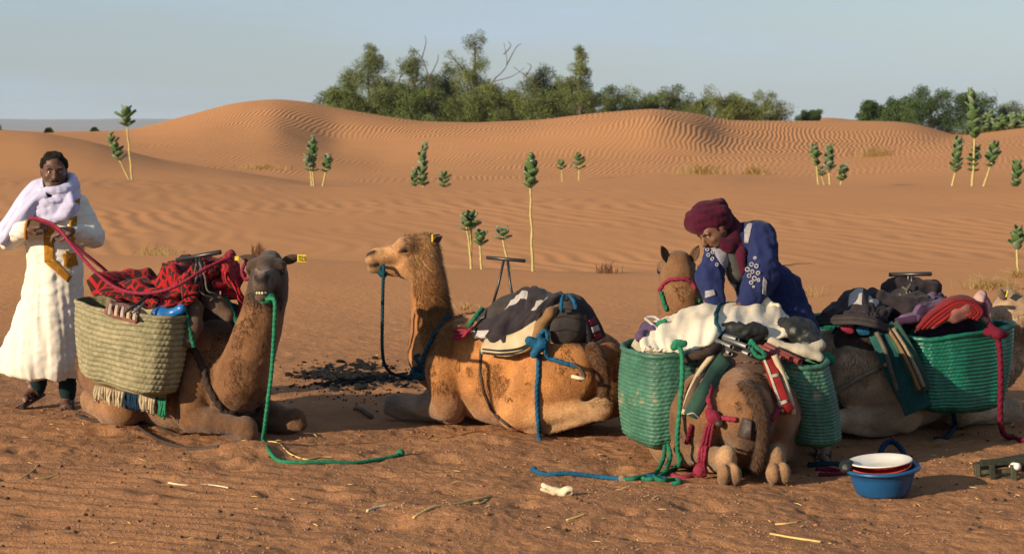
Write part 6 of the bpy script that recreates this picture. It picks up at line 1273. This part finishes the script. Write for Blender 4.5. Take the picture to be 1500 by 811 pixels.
# broad leaved stalk plants (each leaf its own piece, one shared leaf mesh)
lv, lf_ = leaf_shape((0, 0, 0), (0, 0, 1), (1, 0, 0), .40, .03, (0, 1, 0), n=7, cup=.4)
LEAF = {}
for k, m in (('waxy', 'waxy_leaf'), ('pale', 'pale_leaf')):
    me = bpy.data.meshes.new('leaf_'+k); me.from_pydata(lv.tolist(), [], lf_.tolist()); me.polygons.foreach_set('use_smooth', [True]*len(me.polygons)); me.materials.append(M[m]); LEAF[k] = me
def stalk(label, bx, by, Y, tx, ty, f0, pairs, size, seed, rad=.02, group='broad leaved stalk plants on the dunes', up=.55):
    r = np.random.default_rng(seed); top = np.array(P(tx, ty, Y)); bp = P(bx, by, Y); base = np.array([bp.x, bp.y, min(gz(bp.x, bp.y), bp.z+.05)])
    t = thing('stalk_plant', label, 'plant', tuple(base), group)
    md = (base+top)/2+np.array([r.normal(0, .03)*np.linalg.norm(top-base), 0, 0]); pth = catmull([base-[0, 0, .05], md, top], 12)
    pth = pth+fbm(np.stack([np.arange(len(pth))*.33, np.full(len(pth), seed*1.7)], 1), 2, seed)[:, None]*np.array([.010, .006, 0])*np.linalg.norm(top-base)*np.minimum(np.arange(len(pth))/6, 1)[:, None]
    tube('stem', pth, np.linspace(rad, rad*.6, len(pth))*.85*(1+.12*np.sin(np.arange(len(pth))*1.9)), M['yellow_stem'], t, 8)
    for i in range(pairs):
        f = f0+(1-f0)*(i+.2)/pairs; k = f*(len(pth)-1); j = min(int(k), len(pth)-2); c = pth[j]+(pth[j+1]-pth[j])*(k-j); an0 = (i % 2)*math.pi/2+r.normal(0, .25)+.5
        sz = size*1.35*(1.0-.45*abs((i/max(pairs-1, 1))-.4))*r.uniform(.85, 1.12)
        for q in (0, 1):
            an = an0+q*math.pi; e = up*.72+.42*(i/pairs)**1.5+r.normal(0, .10); out = Vector((math.cos(an), math.sin(an), 0)); zz = (out*math.cos(e*1.35)+Vector((0, 0, math.sin(e*1.35)))).normalized(); xx = zz.cross(Vector((0, 0, 1))).normalized(); yy = zz.cross(xx)
            if yy.z < 0: yy = -yy; xx = -xx
            o = bpy.data.objects.new('leaf', LEAF['pale' if r.random() < .28 else 'waxy']); COL.objects.link(o)
            mt = Matrix((xx, yy, zz)).transposed().to_4x4(); mt.translation = Vector(c); o.matrix_basis = mt @ Matrix.Scale(sz, 4); set_parent(o, t)
    return t
S_ = [('tall lone stalk with a long bare stem and leafy head', 781, 403, 25.2, 778, 231, .72, 8, .135, .022, .7), ('leaning leafy stalk, left one of the close pair by the camel\'s saddle handle', 691, 400, 25.2, 681, 318, .72, 4, .12, .02, .55), ('right stalk of the close pair left of the saddle handle', 690, 400, 25.25, 690, 316, .74, 4, .13, .02, .5), ('short straight stalk right of the close pair', 706, 400, 25.2, 704, 340, .60, 4, .115, .019, .5), ('leaning stalk with few spread leaves above the saddle handle', 749, 402, 25.2, 735, 336, .72, 3, .13, .02, .35),
      ('shorter left stalk of the left trio on the dune', 457, 273, 57, 448, 230, .5, 5, .20, .035, .6), ('tallest middle stalk of the left trio on the dune', 460, 273, 57.2, 459, 202, .30, 9, .22, .035, .6), ('right leaning stalk of the left trio on the dune', 472, 273, 57, 483, 229, .45, 5, .21, .035, .6), ('small leafy stalk at the left of the centre group', 607, 273, 57, 607, 249, .05, 5, .18, .03, .6), ('tall column of leaves in the centre group', 620, 273, 57, 623, 213, .04, 11, .22, .035, .6), ('small leafy clump at the right of the centre group', 650, 272, 57, 651, 255, .0, 4, .22, .03, .5),
      ('tiny far plant left of the small far pair', 824, 262, 72, 821, 236, .55, 3, .24, .03, .4), ('far upright plant, right one of the small far pair', 848, 259, 72, 847, 227, .4, 4, .26, .035, .4), ('tall forked stalk with leaves at its top, left dunes', 194, 262, 57, 184, 162, .76, 5, .28, .04, .45), ('leaning leafy branch left of the tall forked stalk', 191, 262, 57.1, 159, 198, .42, 7, .24, .035, .55),
      ('leaning leftmost stalk of the right-hand foursome', 1199, 272, 60, 1191, 214, .48, 7, .2, .035, .6), ('little stalk between two tall ones of the foursome', 1209, 272, 60, 1203, 245, .5, 3, .18, .025, .4), ('straight thick leafed stalk of the right-hand foursome', 1216, 272, 60, 1216, 216, .38, 7, .24, .04, .5), ('short branching rightmost plant of the foursome', 1230, 272, 60, 1238, 242, .25, 5, .22, .03, .35),
      ('curved leafy stalk left of the tallest right plant', 1394, 274, 56, 1404, 206, .28, 8, .24, .035, .6), ('tallest stalk on the right, its leafy column against the trees', 1424, 274, 56, 1421, 136, .50, 11, .27, .04, .65), ('short side shoot of the tallest right plant', 1423, 262, 56.1, 1431, 214, .35, 6, .24, .03, .35), ('right leaning stalk beside the tallest right plant', 1440, 274, 56, 1460, 212, .45, 6, .26, .035, .55), ('stubby leafy plant at the right edge on the dune', 1488, 273, 56, 1490, 239, .0, 7, .24, .03, .6), ('yellow stalk at the right edge above the dry grass', 1493, 400, 25.6, 1492, 338, .55, 6, .13, .02, .6)]
for i, a in enumerate(S_): stalk(a[0], a[1], a[2], a[3], a[4], a[5], a[6], a[7], a[8], 300+i, a[9], up=a[10])
for k in range(9): stalk(('first', 'second', 'third', 'fourth', 'fifth', 'sixth', 'seventh', 'eighth', 'ninth')[k]+' pale leafy plant from the left below the right trees', 1432+k*9, 197-k*.9, 122, 1433+k*9+rng.uniform(-3, 3), 168+rng.uniform(-3, 10), .05, 8, .5, 700+k, .04, 'pale leafy plants below the right trees', .4)
def tuft(label, px, py, Y, wpx, hpx, n, mat, seed, bend=.5, rad=.006):
    r = np.random.default_rng(seed); b = P(px, py, Y); s = FPX/Y; z0 = gz(b.x, b.y); V = []; F = []
    for k in range(n):
        x0 = b.x+r.normal(0, wpx/s*.33); y0 = b.y+r.normal(0, wpx/s*.2); z = gz(x0, y0) if k % 6 == 0 else z0; z0 = z
        h = hpx/s*r.uniform(.4, 1.1); d = np.array([r.normal(0, bend), r.normal(0, bend), 0])*h; q = [np.array([x0, y0, z-.01]), np.array([x0, y0, z])+d*.35+[0, 0, h*.6], np.array([x0, y0, z])+d+[0, 0, h*r.uniform(.6, 1)]]
        rr = rad*s/45*.0+rad; sdv = np.array([rr, rr*.5, 0]); i0 = len(V)
        for j, p_ in enumerate(q): V += [p_-sdv*(1-.4*j), p_+sdv*(1-.4*j)]
        F += [(i0, i0+1, i0+3, i0+2), (i0+2, i0+3, i0+5, i0+4)]
    o = mesh_obj('dry_grass', V, F, mat, smooth=False); return tag(o, label, 'grass tuft', 'dry grass tufts on the sand')
for i, a in enumerate([('pale dry grass tuft between the white-robed man and the dark camel', 238, 372, 27, 62, 30, 130, 'straw', .4, .006), ('reddish dry stems just above the dark camel\'s head', 378, 374, 26, 16, 28, 46, 'red_straw', .12, .008), ('reddish dry stems right of the tall lone stalk', 890, 408, 25.6, 22, 22, 44, 'red_straw', .3, .007), ('golden grass clump on the far dune, left of the smaller one', 1030, 252, 80, 50, 18, 150, 'straw', .8, .02), ('smaller golden clump on the far dune', 1106, 252, 80, 26, 16, 80, 'straw', .8, .02), ('golden tuft casting a shadow high on the right dune', 1281, 230, 92, 40, 16, 130, 'straw', .7, .022), ('sprawling golden grass at the right behind the blankets', 1452, 424, 23.6, 60, 22, 170, 'straw', 1.0, .006), ('golden grass under the yellow stalk at the right edge', 1490, 408, 25.2, 26, 16, 60, 'straw', .9, .006), ('pale grass patch at the foot of the big left dune', 380, 243, 88, 44, 8, 90, 'straw', 1.2, .02), ('thin straw beside the blue-robed man', 1185, 436, 22.5, 36, 26, 22, 'straw', 1.1, .006), ('flat straw sprig behind the tan camel\'s neck', 680, 462, 20.6, 34, 16, 16, 'straw', 1.4, .006)]):
    tuft(a[0], a[1], a[2], a[3], a[4], a[5], a[6], M[a[7]], 40+i, a[8], a[9])
# ------------------------------------------------------------------ things on the sand
def gp(px, py, dz=0.0):
    Y = 5542.0/(py-190.0); p = P(px, py, Y); return np.array([p.x, p.y, gz(p.x, p.y)+dz])
M['blue_basin'] = material('blue_basin', (.008, .075, .20), (.006, .06, .16), nscale=10, rough=.38, spec=.4, bump=.06, bscale=40); M['orange_plastic'] = material('orange_plastic', (.55, .055, .02), (.48, .045, .018), rough=.4, spec=.4); M['enamel'] = material('white_enamel', (.72, .68, .60), (.62, .58, .50), nscale=14, rough=.3, spec=.5)
def lathe(name, c, prof, mat, parent=None, tilt=(0, 0), seg=48, sy=1.0):
    th = np.linspace(0, 2*np.pi, seg, endpoint=False); V = np.array([[r_*math.cos(a), r_*math.sin(a)*sy, z] for r_, z in prof for a in th]); m = np.array((Matrix.Rotation(tilt[1], 3, 'Y') @ Matrix.Rotation(tilt[0], 3, 'X')))
    return mesh_obj(name, V @ m.T+np.array(c), grid_faces(len(prof), seg, True), mat, parent)
bc = gp(1293, 724); t = thing('basin', 'round blue plastic basin on the sand at lower right', 'basin', tuple(bc))
lathe('bowl', bc+[0, 0, .0], [(.001, .004), (.13, 0), (.142, .012), (.165, .09), (.178, .128), (.200, .130), (.203, .138), (.198, .146), (.178, .146), (.168, .132), (.155, .09), (.132, .02), (.001, .016)], M['blue_basin'], t, (R(3), R(-3.5)))
t = thing('bowl', 'orange red plastic bowl sitting inside the blue basin', 'bowl', tuple(bc+[0, 0, .1])); lathe('bowl_body', bc+[-.012, 0, .075], [(.001, 0), (.10, 0), (.135, .04), (.158, .075), (.164, .078), (.160, .084), (.150, .076), (.12, .03), (.001, .01)], M['orange_plastic'], t, (R(8), R(-5)))
pc = bc+[-.014, -.005, .150]; t = thing('plate', 'white enamel plate with orange flowers lying on the orange bowl', 'plate', tuple(pc))
pl_ = lathe('plate_body', pc, [(.001, -.006), (.09, -.006), (.12, .006), (.160, .020), (.167, .022), (.167, .028), (.160, .028), (.12, .016), (.09, .004), (.001, .004)], M['enamel'], t, (R(2.5), R(-4.5)))
pv = bvh_of_world(np.array([v.co for v in pl_.data.vertices]), np.array([p.vertices for p in pl_.data.polygons]))
for x, y in ((1268, 690), (1292, 688), (1316, 686)):
    for dx, dy in ((-1.8, .4), (1.8, .2), (0, -1), (0, 1.2)):
        h = hit(pv, x+dx, y+dy, .002)
        if h: mesh_obj('flower_petal', *uvsphere(h, (.0075, .010, .002), 8, 4), M['orange_plastic'] if dy < 1 else M['brown_cloth'], t)
    h = hit(pv, x+11, y-1.5, .002)
    if h: mesh_obj('leaf_motif', *uvsphere(h, (.010, .005, .002), 8, 4), M['green_rug'], t)
o = lump('cloth_bag', [E(bc+[-.195, -.02, .145], (.035, .05, .03), .02), C(bc+[-.2, -.05, .14], bc+[-.17, .03, .15], .02, .02)], M['black_plastic'], wr=.006, sc=20, res=.008); tag(o, 'black plastic scrap hooked over the left rim of the blue basin', 'plastic bag')
b0 = gp(826, 737, .02); t = thing('bone', 'bleached forked bone lying on the sand in front', 'bone', tuple(b0))
sdf_obj('bone_shaft', [C(b0, b0+[-.05, .01, .008], .022, .020, .015), C(b0+[-.05, .01, .008], b0+[-.105, .02, .035], .019, .014, .01), C(b0+[-.05, .0, .0], b0+[-.115, -.005, .02], .014, .009, .008), E(b0+[.02, 0, .01], (.032, .03, .028), .015), E(b0+[.035, -.01, .018], (.018, .016, .016), .01), SUB(E(b0+[.03, -.03, .0], (.018, .02, .012)), .008)], .005, M['bone'], t, lambda V, N_: .003*fbm(V*60, 3, 2))
GX = 'dark wooden frame at the lower right'
x0 = gp(1462, 703); t = thing('folded_stool', 'dark green folding wooden frame lying at the right edge of the sand', 'wooden frame', tuple(x0))
M['dark_wood'] = material('dark_green_wood', (.02, .026, .018), (.035, .035, .024), nscale=14, rough=.6, bump=.4, bscale=60); M['pale_wood'] = material('pale_green_wood', (.075, .075, .045), (.045, .045, .028), nscale=14, rough=.6, bump=.4, bscale=60)
def slat(name, a, b, th, hh, mat, par):
    a, b = Vector(a), Vector(b); d = (b-a); L_ = d.length; d.normalize(); u = Vector((0, 0, 1)); u = (u-d*u.dot(d)).normalized(); v = d.cross(u); V, F = box_mesh((0, 0, 0), (L_, th, hh)); m = np.array([[d[i], v[i], u[i]] for i in range(3)]); return mesh_obj(name, V @ m.T+np.array((a+b)/2), F, mat, par, smooth=False)
Yx = float(x0[1]); Q = lambda px, py, dy=0: P(px, py, Yx+dy)
for a, b, m, th, hh in ((Q(1430, 682, .1), Q(1520, 666, .35), 'dark_wood', .06, .03), (Q(1436, 678, -.02), Q(1524, 672, .0), 'dark_wood', .03, .035), (Q(1426, 691, 0), Q(1486, 689, -.02), 'pale_wood', .03, .022), (Q(1430, 700, 0), Q(1490, 700, -.03), 'pale_wood', .03, .018), (Q(1432, 690, .25), Q(1520, 686, .3), 'dark_wood', .03, .03), (Q(1430, 698, .28), Q(1520, 698, .3), 'dark_wood', .03, .03)): slat('slat', a, b, th, hh, M[m], t)
for px, dy in ((1431, -.01), (1453, -.05), (1484, -.04), (1500, .1), (1440, .26)): slat('post', Q(px, 680, dy), Q(px+2, 707, dy), .028, .03, M['dark_wood' if px in (1453, 1500) else 'pale_wood'], t)
o = tube('bottle', [Q(1478, 681, .02), Q(1484, 681.5, -.02), Q(1492, 683, -.06)], [.012, .02, .02], M['enamel'], None, 12); mesh_obj('bottle_cap', *uvsphere(Q(1479, 681, .01), .018, 10, 6), M['red_cloth'], o); tag(o, 'small white bottle with red cap on the dark wooden frame', 'bottle')
rope('ground_rope', groundline([(1184, 686), (1210, 686), (1240, 683), (1266, 682), (1290, 680), (1312, 683), (1324, 682)], .015)+[gp(1322, 674, .05), gp(1308, 668, .08), gp(1294, 670, .07), gp(1286, 680, .02)], .016, M['dark_blue'], 'dark blue rope with a loop on the sand behind the basin', 'rope', GR)
rope('ground_rope', groundline([(1196, 691), (1216, 690), (1236, 692), (1258, 688), (1280, 690), (1302, 691)], .012), .014, M['crimson_rope'], 'crimson rope lying behind the blue basin', 'rope', GR); rope('ground_rope', groundline([(1200, 696), (1224, 697), (1244, 693), (1266, 693)], .012), .013, M['crimson_rope'], 'second crimson rope strand nearest the black scrap', 'rope', GR)
rope('ground_strap', groundline([(112, 611), (124, 619), (150, 624), (186, 627), (214, 640), (240, 655), (280, 663), (320, 667)], .008), .009, M['leather'], 'thin dark strap lying on the sand in front of the dark camel', 'strap'); rope('ground_strap', groundline([(150, 600), (190, 620), (232, 632), (262, 640), (288, 634)], .008), .008, M['leather'], 'thin dark strap under the basket fringe', 'strap')
# sticks and straws
GK = 'sticks and straws scattered on the sand'
for lab, pts, rad, m in (('long bleached stick with a fork lying across the front', [(606, 773), (634, 764), (672, 753), (719, 735)], .007, 'straw'), ('short branch of the bleached stick', [(690, 748), (704, 747), (714, 741)], .005, 'straw'), ('pale splinter left of the long stick', [(538, 756), (552, 751), (566, 749)], .008, 'bone'), ('thin straw right of the bone', [(1128, 788), (1160, 796), (1202, 803)], .005, 'straw'), ('curved straw at the lower left', [(10, 700), (30, 702), (48, 690), (54, 684)], .005, 'straw'), ('short straw beside the curved one', [(52, 702), (70, 700), (86, 696)], .005, 'straw'), ('curled pale straw in the left foreground', [(247, 713), (270, 716), (300, 713), (322, 715), (334, 721)], .005, 'bone'), ('straw lying along the green lead rope', [(392, 650), (408, 658), (424, 672), (448, 678), (470, 674), (488, 673)], .005, 'straw'), ('dark twig in the charcoal patch', [(444, 556), (462, 550), (484, 534)], .010, 'leather'), ('dark twig right of the charcoal patch', [(508, 536), (490, 541), (452, 541)], .008, 'leather'), ('brown stick end beside the tan camel\'s forelegs', [(520, 602), (530, 606), (544, 614)], .016, 'brown_felt'), ('pale straw under the white plate basin', [(830, 772), (845, 770), (856, 768)], .005, 'straw'), ('pale straw in front of the brown camel', [(1136, 774), (1150, 775), (1168, 773)], .005, 'straw')):
    o = tube('stick', catmull([gp(x, y, rad*.9) for x, y in pts], 6), rad, M[m], None, 6); tag(o, lab, 'stick', GK)
# burnt wood: lumps one can pick apart, then crumbs
M['charcoal'] = material('charcoal', (.006, .006, .006), (.014, .013, .012), nscale=60, rough=.85, bump=.6, bscale=90)
r5 = np.random.default_rng(55)
def rock_mesh(seed, n=2):
    import bmesh
    bm = bmesh.new(); bmesh.ops.create_icosphere(bm, subdivisions=n, radius=1); rr = np.random.default_rng(seed); V = np.array([v.co[:] for v in bm.verts]); d = 1+.45*fbm(V*1.6+seed, 3, seed); 
    for v, k in zip(bm.verts, d): v.co *= k
    me = bpy.data.meshes.new('lump'); bm.to_mesh(me); bm.free(); return me
CH = [rock_mesh(k, 2) for k in range(6)]
for me in CH: me.materials.append(M['charcoal'])
for k in range(200):
    px = r5.normal(520, 36); py = 552+r5.normal(0, 9)+(px-527)*.02
    p = gp(px, max(py, 528)); o = bpy.data.objects.new('charcoal_lump', CH[k % 6]); COL.objects.link(o); s = r5.uniform(.010, .032); o.location = p+[0, 0, s*.35]; o.scale = (s*r5.uniform(1, 2.4), s*r5.uniform(.8, 1.5), s*r5.uniform(.35, .7)); o.rotation_euler = (r5.uniform(-.4, .4), r5.uniform(-.4, .4), r5.uniform(0, 3)); tag(o, 'black charred lump in the burnt patch between the two left camels', 'charcoal', 'charred lumps of the burnt patch')
def scatter(name, label, pts, sizes, mat, seed, sub=1, flat_=.7):
    import bmesh
    rr = np.random.default_rng(seed); base = rock_mesh(seed, sub); bv_ = np.array([v.co[:] for v in base.vertices]); bf = np.array([p.vertices[:] for p in base.polygons]); n = len(pts)
    sc = np.array(sizes)[:, None, None]*rr.uniform(.6, 1.3, (n, 1, 3)); an = rr.uniform(0, 6.28, n); c, s = np.cos(an)[:, None], np.sin(an)[:, None]; v = bv_[None]*sc*[1, 1, flat_]; x = v[..., 0]*c-v[..., 1]*s; y = v[..., 0]*s+v[..., 1]*c
    V = np.stack([x+pts[:, None, 0], y+pts[:, None, 1], v[..., 2]+pts[:, None, 2]], -1).reshape(-1, 3); F = (bf[None]+(np.arange(n)*len(bv_))[:, None, None]).reshape(-1, 3)
    o = mesh_obj(name, V, F, mat, smooth=False); tag(o, label, kind='stuff'); return o
def gpts(x, y, dz): 
    z = terrain(x, y); return np.stack([x, y, z+dz], 1)
n = 420; px = r5.normal(520, 52, n); py = np.clip(558+r5.normal(0, 16, n), 520, 620); Yp = 5542/(py-190); scatter('charcoal_crumbs', 'black charcoal crumbs of the burnt patch', gpts((px-750)/FPX*Yp, Yp, .003), r5.uniform(.004, .012, n), M['charcoal'], 61)
M['dung'] = material('dried_droppings', (.03, .021, .015), (.05, .035, .024), nscale=50, rough=.9); M['pebble'] = material('pebbles', (.34, .20, .13), (.22, .13, .09), nscale=3, rough=.9); M['clod'] = material('sand_clods', (.30, .145, .07), (.24, .115, .056), nscale=5, rough=1)
n = 520; Yp = r5.uniform(9.0, 16.5, n); xx = r5.uniform(-.27, .27, n)*Yp; k = fbm(np.stack([xx, Yp], 1)*.9, 2, 91) > -.12; scatter('droppings', 'dark dried camel droppings strewn over the camp sand', gpts(xx[k], Yp[k], .004), r5.uniform(.005, .013, k.sum()), M['dung'], 62, 1, .8)
n = 5200; Yp = 8.8+6.5*r5.random(n)**1.3; xx = r5.uniform(-.27, .27, n)*Yp; k = fbm(np.stack([xx, Yp], 1)*1.3, 3, 93) > .0; scatter('pebbles', 'fine gravel on the trodden sand', gpts(xx[k], Yp[k], .001), r5.uniform(.003, .008, k.sum()), M['pebble'], 63, 1, .7)
n = 500; Yp = 8.8+4.6*r5.random(n); xx = r5.uniform(-.27, .27, n)*Yp; k = fbm(np.stack([xx, Yp], 1)*2.0, 3, 95) > .08; scatter('sand_clods', 'crumbly clods of trodden sand', gpts(xx[k], Yp[k], .002), r5.uniform(.006, .015, k.sum()), M['clod'], 64, 1, .6)
V = []; F = []
for k in range(240):
    Y = r5.uniform(9, 17); x = r5.uniform(-.27, .27)*Y; z = gz(x, Y)+.004; a = r5.uniform(0, 3.14); l = r5.uniform(.015, .06); d = np.array([math.cos(a), math.sin(a), r5.uniform(-.1, .25)])*l; w = np.array([-math.sin(a), math.cos(a), 0])*.0025; p = np.array([x, Y, z]); i = len(V)
    V += [p-w, p+w, p+d+w, p+d-w, p+d*.5+[0, 0, .004]]; F += [(i, i+1, i+4), (i+1, i+2, i+4), (i+2, i+3, i+4), (i+3, i, i+4)]
o = mesh_obj('straw_bits', V, F, M['straw'], smooth=False); tag(o, 'bits of straw trodden into the sand', kind='stuff')
